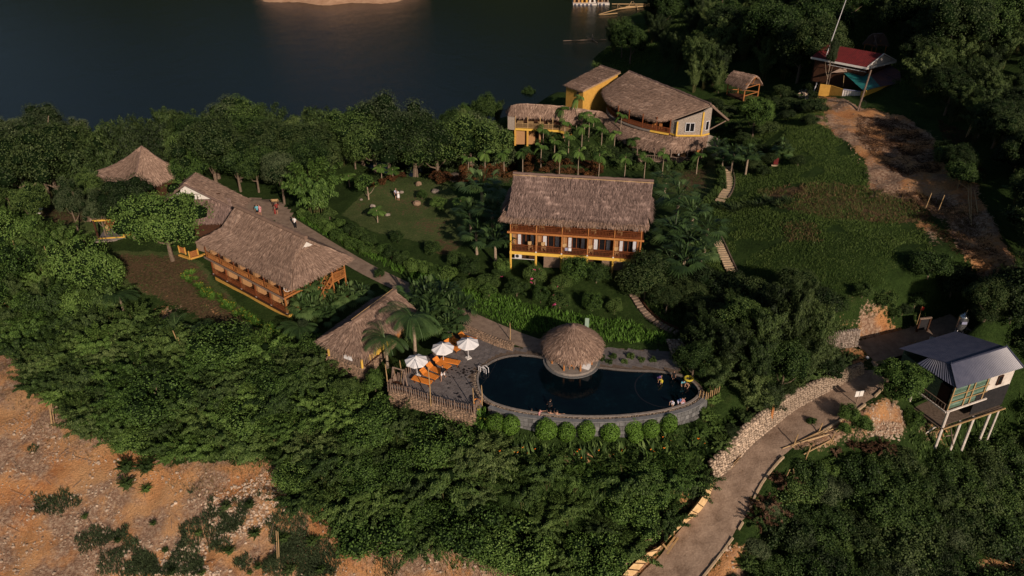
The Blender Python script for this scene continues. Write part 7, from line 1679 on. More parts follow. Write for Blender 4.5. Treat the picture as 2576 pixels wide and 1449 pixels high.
tuft_field('slope_weeds', 'dry weeds and grass over the eroded slope at lower left', [[(430,1170),(640,1170),(720,1240),(640,1290),(480,1260),(400,1220)], [(600,1130),(720,1190),(560,1190)], [(0,900),(60,960),(130,1030),(240,1110),(300,1150),(200,1150),(90,1080),(0,1000)], [(300,1120),(480,1160),(480,1200),(300,1180)], [(850,1290),(1180,1370),(1520,1449),(1200,1449),(860,1340)], [(720,1230),(900,1380),(1100,1400),(1200,1449),(860,1449),(740,1340)]], 9, .3, .05, 'grass_dry', 3, seed=4)
scatter([(200,1290),(330,1310),(560,1340),(640,1449),(420,1449),(250,1370)], ['plumem'], 2.6, (.5, .9), 'scrubby thicket in the scrub belt across the eroded slope', 'scrub on the eroded slope', 40, (.8, 1.3), 2500)
scatter([(540,1270),(650,1260),(640,1340),(800,1340),(830,1449),(660,1449),(600,1350)], ['plumem', 'plume'], 2.3, (.6, 1.1), 'leafy thicket on the lower middle of the eroded slope', 'scrub on the eroded slope', 36, (.8, 1.3), 2500)
scatter([(290,1130),(430,1160),(380,1240),(290,1230)], ['plumem', 'plumef'], 1.7, (.9, 1.8), {'low_bush': 'low bush on the green tongue reaching into the eroded slope', 'leafy_thicket': 'leafy thicket on the green tongue reaching into the eroded slope'}, 'green tongue on the slope', 16, (.9, 1.2), 900)
for k, q in enumerate(WTOP[2:-3]):
 if k % 2 == 0: plant(prng.choice(['plumem', 'plume', 'bushd']), q.x - .5, q.y + prng.uniform(.3, .9), prng.uniform(1.0, 2.0) if q.y < 61 or q.y > 66 else prng.uniform(2.2, 3.2), 'leafy thicket hanging over the top of the pale road wall', 'thickets over the road wall', q.z - .6, 1.0)
scatter([(1290,345),(1400,335),(1500,345),(1600,385),(1690,405),(1500,415),(1290,400)], ['lowd', 'low', 'bushd'], 1.9, (.8, 1.6), {'low_bush': 'low bush under the betel palms of the palm garden', 'bush': 'dark bush under the betel palms of the palm garden'}, 'undergrowth of the palm garden', 60, (.9, 1.1), 2500)
scatter([(1790,190),(1830,230),(1960,235),(2060,225),(2050,330),(1960,300),(1860,420),(1800,330),(1760,260)], ['bushd', 'lowd', 'bush'], 3.0, (.8, 2.0), {'low_bush': 'low bush on the rough slope around the hillside hut', 'bush': 'bush on the rough slope around the hillside hut'}, 'bushes round the hillside hut', 34, (.9, 1.2), 1600)
scatter([(985,1085),(1060,1100),(1190,1135),(1200,1160),(1060,1140),(960,1110)], ['bushd', 'bush', 'plumem'], 1.3, (1.0, 1.7), {'bush': 'bush against the foot of the sun deck wall', 'leafy_thicket': 'leafy thicket against the foot of the sun deck wall'}, 'plants at the deck wall foot', 24, (.9, 1.1), 900)
scatter([(2540,330),(2700,330),(2700,1000),(2576,960),(2550,800),(2570,620),(2540,520)], ['bambood', 'dark', 'bamboo', 'bushd'], 3.0, (3.5, 7), {'bush': 'dark bush at the right edge above the stilt house', 'broadleaf_tree': 'dark tree at the right edge above the stilt house', 'bamboo_clump': 'dark bamboo at the right edge above the stilt house'}, 'plants of the right edge', 60, (.9, 1.1), 3000)
scatter([(2290,150),(2400,200),(2540,320),(2540,430),(2450,370),(2350,275),(2285,220)], ['bambood', 'bamboo', 'dark'], 3.0, (4.5, 8), {'broadleaf_tree': 'dark tree between the red roofed house and the bare scar', 'bamboo_clump': 'dark bamboo between the red roofed house and the bare scar'}, 'trees right of the red roofed house', 24, (.9, 1.1), 1500)
scatter([(2230,800),(2300,770),(2400,770),(2576,800),(2640,860),(2560,830),(2400,800),(2300,810)], ['bushd', 'bush'], 2.0, (1.0, 2.0), 'bush on the bank above the upper road behind the stilt house', 'bushes above the upper road', 30, (.9, 1.2), 1200)
tuft_field('slope_scrub', 'grey green scrub patches on the eroded slope at lower left', [[(80,1240),(150,1250),(160,1300),(90,1290)], [(190,1270),(270,1290),(300,1340),(260,1370),(200,1330)], [(240,1330),(420,1340),(560,1380),(640,1449),(400,1449),(300,1400)], [(500,1250),(660,1250),(700,1340),(560,1350)], [(150,1230),(380,1260),(700,1330),(860,1449),(200,1449),(160,1350)], [(600,1240),(720,1230),(860,1330),(1000,1400),(1000,1449),(640,1449)], [(640,1330),(800,1340),(820,1449),(660,1449)], [(30,1060),(130,1110),(120,1150),(20,1120)], [(380,1240),(520,1230),(560,1270),(420,1280)], [(330,1390),(600,1400),(640,1449),(300,1449)], [(160,1180),(220,1200),(210,1250),(170,1240)], [(1060,1390),(1240,1400),(1300,1449),(1040,1449)]], 62, .34, .07, 'leaf_grey', 3, seed=5, thr=.10)
tuft_field('garden_grass', 'short grass and weeds around the lodges and gardens', [[(1640,430),(1800,400),(1830,480),(1760,520),(1660,470)], [(860,450),(1100,390),(1300,380),(1500,420),(1500,440),(1280,470),(1100,470),(930,470)], [(245,640),(480,640),(560,740),(650,830),(560,830),(300,730)], [(60,510),(260,530),(260,610),(200,640),(60,580)]], 8, .16, .05, 'grass_hill', 3, seed=6)
tuft_field('dead_brush', 'tangle of cut dry stalks on the eroded hill slope', [[(2160,290),(2260,300),(2340,350),(2370,430),(2260,440),(2200,400),(2150,340)], [(2250,480),(2380,500),(2480,600),(2540,700),(2500,740),(2400,640)], [(2360,300),(2450,340),(2480,460),(2400,430)]], 24, .2, .04, 'leaf_dead', 3, lean=1.4, seed=7)
tuft_field('undergrowth', 'low undergrowth between the bushes of the jungle slopes', [J1, J2, [(-60,560),(240,600),(300,800),(-60,900)], [(1600,700),(1780,700),(2060,760),(2060,980),(1740,1000)], [(1240,1080),(1760,1060),(1840,1100),(1740,1220),(1300,1200)], [(2280,1030),(2580,980),(2640,1060),(2440,1150),(2330,1190),(2290,1120)], [(620,380),(960,380),(1290,330),(1560,200),(1600,160),(2400,250),(2576,400),(2576,300),(2300,60),(1600,60),(1250,330),(640,420)]], 13, .40, .12, 'leaf_mid', 3, seed=8)
# ================================================================== loungers and umbrellas
def lounger(label, hx, hy, fx, fy, flat=False):
 """head and foot survey pixels"""
 a, b_ = at(hx, hy, .3), at(fx, fy, .3); d = b_ - a; d.z = 0; rz = math.atan2(d.y, d.x)
 o = thing('sun_lounger', label, 'sun lounger', (a.x, a.y, 0), rz, 'orange sun loungers on the pool deck')
 L = 1.95; w_ = .66
 MB().box((L * .64, 0, .33), L * .74, w_, .09).build('seat', 'orange_wood', o)
 for k in range(9): MB().box((L * .30 + k * L * .086, 0, .385), L * .07, w_ * .94, .02).build('slat', 'orange_wood', o)
 bk = MB(); e = Vector((L * .27, 0, .36)); u_ = Vector((-1, 0, .95 if not flat else .02)).normalized(); bk.box(e + u_ * .28, .58, w_, .07, -u_, (0, 1, 0)); bk.build('backrest', 'orange_wood', o)
 for x in (.34, L * .94):
  for y in (-.28, .28): MB().bar((x, y, 0), (x, y, .3), .06).build('leg', 'wood_red', o)
 return o
LG = [(Z3(1430, 510), Z3(1550, 545), 'orange sun lounger farthest back beside the cobble wall', 0), (Z3(1340, 535), Z3(1440, 575), 'orange sun lounger second from the back behind the right umbrella', 0), (Z3(1305, 575), Z3(1410, 635), 'orange sun lounger just behind the middle umbrella', 0),
 (Z3(1260, 735), Z3(1365, 755), 'orange sun lounger mostly hidden under the middle umbrella', 1), (Z3(1195, 745), Z3(1320, 800), 'orange sun lounger in front of the middle umbrella', 0), (Z3(1130, 800), Z3(1255, 850), 'orange sun lounger right of the left umbrella', 0),
 (Z3(1070, 850), Z3(1200, 900), 'second orange sun lounger from the front under the left umbrella edge', 0), (Z3(1000, 910), Z3(1145, 950), 'frontmost flat orange sun lounger nearest the paling fence', 1)]
for a, b_, lb, fl in LG: lounger(lb, *a, *b_, flat=bool(fl))
def umbrella(label, px, py, pw):
 p_ = at(px, py, 0); o = thing('parasol', label, 'umbrella', p_, prng.uniform(0, .7), 'white umbrellas on the pool deck'); r_ = pw; h = 2.35
 MB().tube([(0, 0, 0), (0, 0, h + .05)], .035, 8).build('pole', 'metal_white', o); MB().box((0, 0, .05), .5, .5, .1).build('base', 'white_paint', o)
 V = [(0, 0, h)]; F = []
 for k in range(8): a = k * math.pi / 4; V.append((r_ * math.cos(a), r_ * math.sin(a), h - .50))
 for k in range(8): a = (k + .5) * math.pi / 4; V.append((r_ * .93 * math.cos(a), r_ * .93 * math.sin(a), h - .56))
 for k in range(8): a = (k + .0) * math.pi / 4; V.append((r_ * math.cos(a), r_ * math.sin(a), h - .66))
 for k in range(8):
  k2 = (k + 1) % 8
  mb = MB(); mb.add([V[0], V[1 + k], V[9 + k], V[1 + k2]], [(0, 1, 2), (0, 2, 3)]); mb.add([V[1 + k], V[17 + k], V[17 + k2], V[1 + k2], V[9 + k]], [(0, 1, 2, 3, 4)]); mb.build('canopy_panel', 'white_cloth', o)
  MB().bar((0, 0, h - .03), (V[1 + k][0] * .98, V[1 + k][1] * .98, V[1 + k][2] - .03), .025).build('rib', 'metal_white', o)
 MB().lathe([(.0, .12), (.07, .05), (.09, 0)], (0, 0, h - .02), 8).build('finial', 'white_paint', o)
umbrella('white umbrella nearest the paling fence, palm frond over its top', *Z3(1040, 890), 1.12); umbrella('white umbrella in the middle of the three over the loungers', *Z3(1287, 768), 1.12); umbrella('white umbrella farthest right, standing clear on the deck', *Z3(1520, 722), 1.12)
def palings(name, label, pts, step=.24, h=.95, mat='bamboo_grey', z=None, r_=.055, th=.05, group=None):
 L = [Vector(q) for q in pts]; c = L[len(L) // 2]; o = wthing(name, label, 'fence', c, group); ln = dense(L, step)
 for q in ln: hh = h + prng.uniform(-.12, .12); MB().tube([q, q + Vector((prng.uniform(-.06, .06), prng.uniform(-.03, .03), hh))], [r_ * prng.uniform(.8, 1.2), r_ * .8], 5).build('paling', mat, o)
 for zq in (.25, h * .8):
  for a, b_ in zip(L[:-1], L[1:]): MB().tube([a + Vector((0, .05, zq)), b_ + Vector((0, .05, zq))], th * .7, 5).build('rail', 'wood_dark', o)
palings('paling_fence', 'weathered paling fence along the outer edge of the sun deck', [at(*Z3(*q), 0) for q in [(765, 1030), (900, 1055), (1030, 1095), (1160, 1140), (1300, 1180), (1430, 1215), (1575, 1248)]])
palings('paling_fence', 'short paling fence climbing from the deck corner toward the coconut palm', [at(*Z3(*q), 0) for q in [(775, 1005), (830, 960), (900, 905), (975, 860)]])
palings('paling_fence', 'short paling fence between deck corner and pool rim', [at(*Z3(*q), 0) for q in [(1575, 1240), (1600, 1190), (1640, 1150)]], .2, .8)
palings('bamboo_fence', 'small bamboo fence at the right end of the pool', [at(*Z4(*q), 0) for q in [(2250, 845), (2310, 870), (2370, 850), (2430, 815)]], .26, .8, 'bamboo')
sw = wthing('swing_frame', 'grey timber swing frame standing in the corner of the sun deck', 'swing', at(*Z3(870, 985), 0))
T0, T1 = at(*Z3(805, 875), 0), at(*Z3(915, 915), 0)
f0, f1 = at(*Z3(795, 965), 0), at(*Z3(905, 1003), 0); b0, b1 = at(*Z3(838, 960), 0), at(*Z3(945, 985), 0); t0, t1 = (f0 + b0) / 2 + Vector((0, .25, 1.75)), (f1 + b1) / 2 + Vector((0, .25, 1.75))
for a, b_ in ((f0, t0), (b0, t0), (f1, t1), (b1, t1), (t0, t1)): MB().tube([a, b_], .07, 6).build('post', 'bamboo_grey', sw)
MB().bar(f0 + Vector((.1, .1, .3)), f1 + Vector((-.1, .1, .3)), .35, .06).build('seat', 'wood_dark', sw)
for f in (.2, .8): MB().tube([t0.lerp(t1, f), f0.lerp(f1, f) + Vector((0, .1, .3))], .015, 4).build('rope', 'bamboo', sw)
lb_ = at(*Z3(1600, 1130), .35); o = link(None, 'life_ring', None, label='orange life ring hung on the fence between deck and pool', cat='life ring', loc=lb_)
mb = MB(); P = [(.3 * math.cos(k * .524), 0, .3 * math.sin(k * .524)) for k in range(13)]; mb.tube(P, .07, 6, False); mb.build('ring', 'orange_wood', o)
poles = [(Z3(760, 1010), 2.9, 'bare light pole at the left corner of the sun deck'), (Z3(885, 870), 1.6, 'short light pole behind the left umbrella'), (Z3(1165, 1150), 4.2, 'tallest light pole rising from the front paling fence'), (Z3(1570, 1215), 2.6, 'thin light pole at the right end of the paling fence'), (Z4(200, 905), 2.1, 'light pole at the left end of the pool wall'), (Z4(465, 305), 2.1, 'light pole at the end of the cobble wall'), (Z4(2340, 850), 1.3, 'short post in the bamboo fence at the right pool end'), (Z5(1300, 1150), 1.2, 'short post below the two storey lodge')]
tips = []
for (q, h_, lb) in poles:
 p_ = at(q[0], q[1], 0) if lb[:10] != 'short post' else hit(*q); MB().tube([(0, 0, -.3), (.03, 0, h_ / 2), (-.02, 0, h_)], [.055, .05, .035], 6).build('light_pole', 'bamboo', None, label=lb, cat='pole', loc=p_); tips.append(p_ + Vector((0, 0, h_)))
cb = MB()
for a, b_ in ((0, 2), (2, 4), (4, 5)):
 A_, B_ = tips[a], tips[b_]; cb.tube([A_.lerp(B_, k / 12) - Vector((0, 0, 1.1 * math.sin(math.pi * k / 12))) for k in range(13)], .012, 3, False)
cb.build('string_lights', 'black_plastic', None, label='thin dark light cables strung between the deck poles', cat='cable')
ld = at(*Z4(205, 605), 0); ldd = wthing('pool_ladder', 'white steel pool ladder on the left rim of the pool', 'ladder', ld)
for dx in ((185, 590), (208, 577)):
 p_ = at(*Z4(dx[0], dx[1] + 20), 0); q = p_ + Vector((.55, -.25, 0)); MB().tube([p_, p_ + Vector((0, 0, .55)), p_.lerp(q, .5) + Vector((0, 0, .72)), q + Vector((0, 0, .5)), q + Vector((.05, 0, -.8))], .035, 6).build('handrail', 'metal_white', ldd)
p_ = at(*Z4(215, 620), -.1)
for k in range(2): MB().bar(p_ + Vector((.1, -.3, -.05 - k * .25)), p_ + Vector((.4, .2, -.05 - k * .25)), .08).build('rung', 'metal_white', ldd)
MB().tube([at(*Z4(170, 600), 0), at(*Z4(170, 600), 0) + Vector((.0, .0, .6)), at(*Z4(170, 600), 0) + Vector((.5, -.2, .45)), at(*Z4(170, 600), 0) + Vector((.55, -.2, -.4))], .035, 6).build('handrail', 'metal_white', ldd)
gp = wthing('green_panel', 'pale green upright panel standing behind the round pavilion', 'panel', at(*Z4(1185, 215), 0)); MB().bar(at(*Z4(1168, 215), .0) + Vector((0, 0, .75)), at(*Z4(1205, 218), .0) + Vector((.0, 0, .75)), .06, 1.5).build('panel', 'green_sheet', gp)
m, t, p = new_mat('pale_green', .4, .4); p.inputs['Base Color'].default_value = (.30, .42, .34, 1); gp.children[0].data.materials[0] = m
gp.children[0].data.materials[0] = m
sb = thing('road_sign', 'white double notice board on a short post at the road edge', 'sign', at(*Z8(515, 955), -.8), R(10))
MB().bar((0, 0, -.5), (0, 0, .5), .07).build('post', 'bamboo_grey', sb)
for s in (-.22, .22): MB().box((s, -.05, .75), .38, .05, .62, (1, 0, 0), (0, 1, 0)).build('board', 'white_paint', sb)
rs = thing('red_signboard', 'small bright red panel on a post in the hillside grass', 'sign', hit(*Z7(680, 1345)), R(-8)); MB().box((0, 0, .75), .62, .06, .95).build('board', 'red_tile', rs); MB().bar((-.25, .05, -.2), (-.25, .05, 1.0), .07).build('post', 'wood_dark', rs); MB().box((-.1, 0, .12), .9, .3, .12).build('plinth', 'kerb_mat', rs)
ms = hit(*Z7(985, 750)); mt_ = thing('tall_mast', 'very tall thin white mast left of the red roofed house', 'mast', ms); th = Vector((2.2, -1.0, 17)); MB().tube([(0, 0, -.5), tuple(th * .45), tuple(th)], [.10, .075, .05], 7).build('pole', 'metal_white', mt_)
for k in range(2): MB().tube([(.5 + k * .25, 0, 0), (.8 + k * .2, 0, 1.6)], .06, 5).build('stay', 'bamboo', mt_)
up = thing('utility_pole', 'leaning wooden utility pole in front of the teal tarpaulin', 'pole', hit(*Z7(1345, 895))); bse = up.location; tpx = at_y(*Z7(1455, 565), bse.y + .5) - bse; MB().tube([(0, 0, -.5), tuple(tpx)], [.16, .12], 7).build('pole', 'bamboo_grey', up); MB().tube([tuple(Vector((.25, 0, 0))), tuple(tpx * .35)], [.1, .08], 6).build('prop', 'wood_dark', up)
mb = MB(); c_ = tpx * .18
for k in range(12): a, b_ = k * .524, (k + 1) * .524; mb.bar(c_ + Vector((.5 + .4 * math.cos(a), -.1, .5 * math.sin(a))), c_ + Vector((.5 + .4 * math.cos(b_), -.1, .5 * math.sin(b_))), .04)
mb.build('cable_coil', 'black_plastic', up)
wp_ = thing('timber_post', 'reddish timber post leaning on the pale stone wall by the road', 'post', at(*B2(1582, 130), -2.6)); MB().bar((0, 0, -.2), (0, .3, 2.3), .2).build('post', 'wood_orange', wp_)
bn = thing('notice_stand', 'small wooden notice stand at the end of the plaza', 'sign', hit(*Z2(780, 425)), R(5)); MB().box((0, 0, .9), 1.0, .06, .35).build('board', 'bamboo', bn)
for s in (-.4, .4): MB().bar((s, 0, 0), (s, 0, 1.0), .07).build('leg', 'wood_dark', bn)
pt = thing('picnic_table', 'pale picnic table under the spreading tree at far left', 'table', hit(*Z1(265, 1150)), R(5)); MB().box((0, 0, .72), 1.8, .7, .06).build('tabletop', 'white_paint', pt); MB().box((0, -.7, .42), 1.8, .25, .05).build('bench', 'white_paint', pt)
for s in (-.7, .7): MB().bar((s, 0, 0), (s, 0, .7), .1).build('leg', 'bark', pt); MB().bar((s, -.7, 0), (s, -.7, .4), .08).build('leg', 'bark', pt)
tw = thing('thatched_post', 'tree stump by the left lawn edge', 'stump', hit(*Z1(605, 1370))); MB().tube([(0, 0, -.2), (0, 0, .6), (.05, 0, .9)], [.2, .17, .14], 8).build('stump', 'kerb_mat', tw); tw.name = 'tree_stump'
dn = thing('garden_statue', 'small white figure like garden lamp at the lower left lawn corner', 'lamp', hit(*B1(903, 72))); MB().lathe([(0, 0), (.28, .02), (.26, .2), (.1, .35), (.12, .7), (.2, .85), (.16, 1.05), (0, 1.1)], (0, 0, 0), 12).build('body', 'white_paint', dn); dn.name = 'garden_lamp'
# ================================================================== rocks on the lawn, stones on the slope
for k, (q, s, lb) in enumerate([(B6(1638, 385), .75, 'tall brown rock at the back of the lawn'), (B6(1238, 578), .7, 'dark grey rock at the left of the lawn'), (B6(1625, 555), 1.0, 'largest brown rock right of the couple on the lawn'), (B6(1785, 448), .9, 'grey rock by the right shrub on the lawn'), (B6(1370, 650), .6, 'grey rock at the lower left of the lawn'), (B6(1490, 452), .55, 'rock just behind the couple on the lawn'), (B6(1140, 515), .4, 'small tan rock at the left lawn edge'), (B6(1812, 235), .55, 'pointed orange brown stone behind the garden path'), (B6(1870, 285), .55, 'pointed orange brown stone beside the garden path'), (Z6(665, 1100), .6, 'pale standing stone in the rusty hedge')]):
 r = random.Random(k); w_ = hit(*q); b = bmesh.new(); bmesh.ops.create_icosphere(b, subdivisions=2, radius=.5)
 for v in b.verts: v.co *= r.uniform(.82, 1.15); v.co.z *= (1.25 if 'pointed' in lb or 'tall' in lb else .8)
 me = bpy.data.meshes.new('rock'); b.to_mesh(me); b.free(); me.materials.append(MAT['stone_brown' if 'brown' in lb else 'stone_grey']); o = link(me, 'rock', None, label=lb, cat='rock', loc=(w_.x, w_.y, w_.z + .15 * s)); o.scale = (s * 1.15, s, s)
def rubble(name, label, poly, n_, smin, smax, mats, big=0, blabel='', bgroup=None, power=2.5, seed=1):
 r = random.Random(seed); sets = MB(); xs = [q[0] for q in poly]; ys = [q[1] for q in poly]; k = 0; mt = mats[0]
 while k < n_:
  px, py = r.uniform(min(xs), max(xs)), r.uniform(min(ys), max(ys))
  if not inpoly(np.array([px]), np.array([py]), poly)[0]: continue
  k += 1; w_ = hit(px, py)
  if float(vnoise(w_.x, w_.y, 2.8, 44)) < .08 and r.random() < .93: continue
  s = smin + (smax - smin) * r.random() ** power; M = Matrix.Translation(w_ + Vector((0, 0, -.05 * s))) @ Matrix.Rotation(r.uniform(0, 6.28), 4, 'Z') @ Matrix.Rotation(r.uniform(-.4, .4), 4, 'X') @ Matrix.Diagonal((s, s * r.uniform(.6, 1), s * 1.2, 1))
  if big and s > smax * .72:
   o = link(r.choice(STONES[r.choice(mats)]), 'boulder', None, label=blabel, cat='stone', group=bgroup); o.matrix_basis = M; big -= 1; continue
  vs, fs = r.choice(RAW[mt]); sets.add([M @ q for q in vs], fs)
 return sets.build(name, mt, None, kind='stuff', label=label)
SL = [(0,1000),(100,1050),(220,1130),(400,1190),(620,1190),(760,1220),(860,1300),(1100,1400),(1400,1449),(0,1449)]
rubble('slope_rubble', 'pale rubble stones scattered over the eroded orange slope', SL, 2600, .08, .38, ['stone_pale', 'stone_brown'], 60, 'pale boulder lying on the eroded orange slope', 'boulders on the eroded slope', 3.2, 1)
rubble('slope_rubble', 'denser rubble along the middle band of the eroded slope', [(500,1270),(680,1180),(760,1250),(620,1360),(720,1449),(380,1449),(420,1380),(560,1370)], 1700, .08, .34, ['stone_pale'], 0, seed=2)
rubble('slope_rubble', 'small brown stones near the left edge slope', [(0,990),(110,1050),(200,1120),(260,1180),(150,1190),(0,1120)], 700, .07, .26, ['stone_brown'], seed=3)
rubble('bank_rubble', 'pale stones on the bank below the stilt house', [(2190,1010),(2260,1010),(2275,1060),(2265,1110),(2180,1095)], 420, .1, .3, ['stone_pale'], seed=4)
rubble('bank_rubble', 'stones beside the lower dirt road', [(1990,1085),(2090,1050),(2190,1030),(2190,1100),(2080,1120),(1960,1140)], 420, .08, .25, ['stone_brown'], seed=5)
rubble('bank_rubble', 'stones and soil clods at the foot of the road', [(1770,1449),(1820,1380),(1900,1370),(1910,1449)], 260, .1, .35, ['stone_pale'], seed=6)
rubble('hill_rubble', 'stones and clods on the bare hill slope', [(2060,250),(2160,270),(2260,300),(2340,350),(2400,430),(2300,500),(2190,480),(2120,350)], 700, .08, .28, ['stone_brown'], seed=7)
rubble('stone_heap', 'heap of broken pale stones at the foot of the tall mast', [(2010,228),(2040,222),(2050,240),(2030,252),(2008,245)], 60, .3, .55, ['stone_pale'], seed=8)
rubble('road_gravel', 'loose gravel and clods strewn over the lower dirt road', [(1790,1290),(1850,1290),(1800,1380),(1740,1449),(1650,1449),(1720,1370)], 500, .04, .13, ['stone_brown'], seed=9)
rubble('road_gravel', 'stones lying along the foot of the pale road wall', [(1830,1190),(1900,1130),(1960,1085),(1975,1095),(1910,1145),(1850,1210)], 160, .06, .2, ['stone_brown'], seed=10)
# ==================================================================
def stick(name, label, a, b_, r_=.045, mat='bamboo', group=None, dz=(.12, .12)):
 A_, B_ = hit(*a), hit(*b_); A_.z += dz[0]; B_.z += dz[1]; c = (A_ + B_) / 2; return MB().tube([A_ - c, (Vector((prng.uniform(-.05, .05), 0, .02))), B_ - c], r_, 6).build(name, mat, None, label=label, cat='pole', loc=c, group=group)
BP = [((120, 365), (560, 195)), ((190, 340), (430, 225)), ((200, 345), (480, 205)), ((215, 330), (520, 240)), ((340, 300), (525, 240)), ((305, 415), (540, 290)), ((580, 215), (690, 170)), ((430, 215), (550, 290))]
for i, (a, b_) in enumerate(BP): stick('bamboo_pole', 'long pale bamboo pole lying on the bank below the dirt road', B3(*a), B3(*b_), .055, 'bamboo', 'bamboo poles lying below the road', (.35, .35))
for i, (a, h_) in enumerate([((215, 330), 1.5), ((430, 218), 1.3), ((325, 435), 1.6), ((540, 292), 1.1)]):
 w_ = hit(*B3(*a)); MB().tube([(0, 0, -.2), (.25, .1, h_)], .055, 6).build('bamboo_stake', 'bamboo', None, label='upright bamboo stake, ' + ['leftmost', 'farthest up', 'lowest', 'rightmost'][i] + ' of the four below the dirt road', cat='stake', loc=w_)
for a, b_ in [((100, 770), (180, 570)), ((105, 740), (175, 575)), ((200, 600), (245, 800)), ((180, 935), (245, 780)), ((260, 575), (360, 565)), ((350, 590), (390, 540)), ((280, 740), (350, 735)), ((180, 880), (300, 840)), ((80, 1060), (210, 1140)), ((300, 730), (420, 800))]: stick('dry_cane', 'dry bamboo cane stuck in the grey brush heap by the lower road', B3(*a), B3(*b_), .03, 'bamboo', 'dry canes in the brush heap', (1.2, .7))
for a, b_ in [((1620, 1055), (1750, 985)), ((1640, 880), (1700, 920)), ((1760, 1040), (1790, 1070)), ((2050, 1350), (2150, 1400))]: stick('bamboo_pole', 'short bamboo pole on the red soil, ' + {1620: 'longest one', 1640: 'uppermost one', 1760: 'short one beside the longest', 2050: 'one at the bottom edge'}[a[0]], B3(*a), B3(*b_), .045, 'bamboo', 'bamboo on the red soil', (.3, .3))
CB = [(690, 860, 710, 1040), (705, 840, 715, 1070), (720, 930, 745, 1010), (650, 895, 720, 915), (695, 865, 700, 960), (655, 840, 650, 900), (735, 820, 755, 850)]
for x0, y0, x1, y1 in CB:
 f = lambda x, y: (2060.8 + x * .5333, y * .5333); stick('cut_bamboo', 'standing cut bamboo cane on the eroded slope above the right edge', f(x1, y1), f(x0, y0), .05, 'bamboo', 'cut bamboo on the eroded slope', (.2, .9))
for x, y in ((500, 985), (560, 995), (700, 640), (690, 650), (860, 650), (830, 680)): w_ = hit(2060.8 + x * .5333, y * .5333); MB().tube([(0, 0, -.2), (.2, 0, 2.0)], .05, 5).build('bamboo_stake', 'bamboo', None, label='lone upright bamboo cane along the top of the bare right slope', cat='stake', loc=w_, group='canes along the bare slope')
r = random.Random(4)
for k in range(34):
 px, py = r.uniform(20, 700), r.uniform(1130, 1430)
 if not inpoly(np.array([px]), np.array([py]), SL)[0]: continue
 a = r.uniform(0, 3.1); L = r.uniform(15, 45); stick('dead_branch', 'thin dead branch lying on the eroded orange slope', (px, py), (px + L * math.cos(a), py - L * math.sin(a)), .022, 'bamboo_grey', 'dead branches on the eroded slope', (.1, .3))
for a, b_ in [((300, 505), (300, 615)), ((290, 510), (293, 600)), ((310, 515), (312, 605)), ((1575, 1250), (1570, 1390)), ((1585, 1255), (1580, 1400))]: stick('dry_stake', 'dry stake standing on the eroded slope', B1(*b_), B1(*a), .04, 'bamboo', 'stakes on the eroded slope', (0, 1.3))
for a, h_ in [(Z1(115, 1449), 3.5), (Z1(190, 1449), 3)]: pass
for a, h_, lb in [((1045, 215), 2.6, 'bare pole rising from the jungle below the left lawn'), ((610, 1230 - 850), 3.0, 'bare trunk in the jungle')][:1]:
 w_ = hit(*B1(*a)); MB().tube([(0, 0, -.3), (-.5, 0, h_ + 1)], .05, 5).build('bare_pole', 'bamboo', None, label=lb, cat='pole', loc=w_)
def LZ3(x, y): return (x * .2889, 547.4 + y * .2889)
for a, b_, lb in [((480, 580), (385, 250), 'thin bare leaning stem left of the coconut palms'), ((185, 460), (110, 200), 'thin bare stem in the bamboo at the left edge'), ((1610, 1240), (1548, 1040), 'pale bare pole in the jungle below the left lawn')]:
 A_ = hit(*LZ3(*a)); A_.z += 2.0; T_ = at_y(*LZ3(*b_), A_.y); MB().tube([(0, 0, -2.5), tuple(T_ - A_)], [.06, .03], 5).build('bare_sapling', 'bamboo', None, label=lb, cat='stem', loc=A_)
# ================================================================== the lake: floating houses and fish traps
def raft(name, label, px0, px1, py, h, mats):
 a, b_ = at(px0, py, -12), at(px1, py, -12); o = thing(name, label, 'floating house', (a + b_) / 2); w_ = (b_ - a).length
 MB().box((0, 1.5, .25), w_, 6, .5).build('float', 'plaster_dirty', o)
 for k in range(int(w_ / 1.4)): MB().tube([(-w_ / 2 + .7 + k * 1.4, -1.6, .1), (-w_ / 2 + .7 + k * 1.4, -1.2, .1)], .42, 8).build('barrel', 'blue_sheet', o)
 n_ = len(mats)
 for k, m_ in enumerate(mats): x = -w_ / 2 + w_ * (k + .5) / n_; MB().box((x, 2, .5 + h / 2), w_ / n_ * .8, 3, h).build('cabin_wall', m_, o); MB().add([(x - w_ / n_ * .5, .2, .5 + h), (x + w_ / n_ * .5, .2, .5 + h), (x + w_ / n_ * .5, 3.8, 1.2 + h), (x - w_ / n_ * .5, 3.8, 1.2 + h)], [(0, 1, 2, 3)]).build('roof', 'bamboo_grey', o); MB().box((x, .48, .5 + h * .4), .9, .06, h * .7).build('door', 'inside_shade', o)
raft('floating_house', 'pale floating house with small cabins at the top edge of the lake', 1441, 1500, 11, 2.2, ['tan_panel', 'ochre', 'plaster_dirty']); raft('floating_house', 'lower floating cabin right of the pale floating house on the lake', 1503, 1532, 10, 1.8, ['tan_panel', 'bamboo_grey'])
A6 = lambda x, y: (1416.8 + x * .25, y * .25)
ft = wthing('fish_trap', 'long spread bamboo fish trap frame floating beside the floating houses', 'fish trap', at(*A6(700, 60), -12))
for a, b_ in [((360, 145), (550, 90)), ((365, 150), (545, 132)), ((550, 90), (980, 45)), ((630, 65), (990, 55)), ((545, 40), (550, 95)), ((740, 50), (750, 95)), ((690, 15), (660, 60)), ((700, 15), (750, 90)), ((550, 45), (590, 80)), ((900, 40), (870, 75)), ((560, 85), (740, 60)), ((490, 40), (980, 42))]:
 z1 = -11.6; MB().tube([at(*A6(*a), z1), at(*A6(*b_), z1)], .16, 5).build('bamboo_pole', 'bamboo', ft)
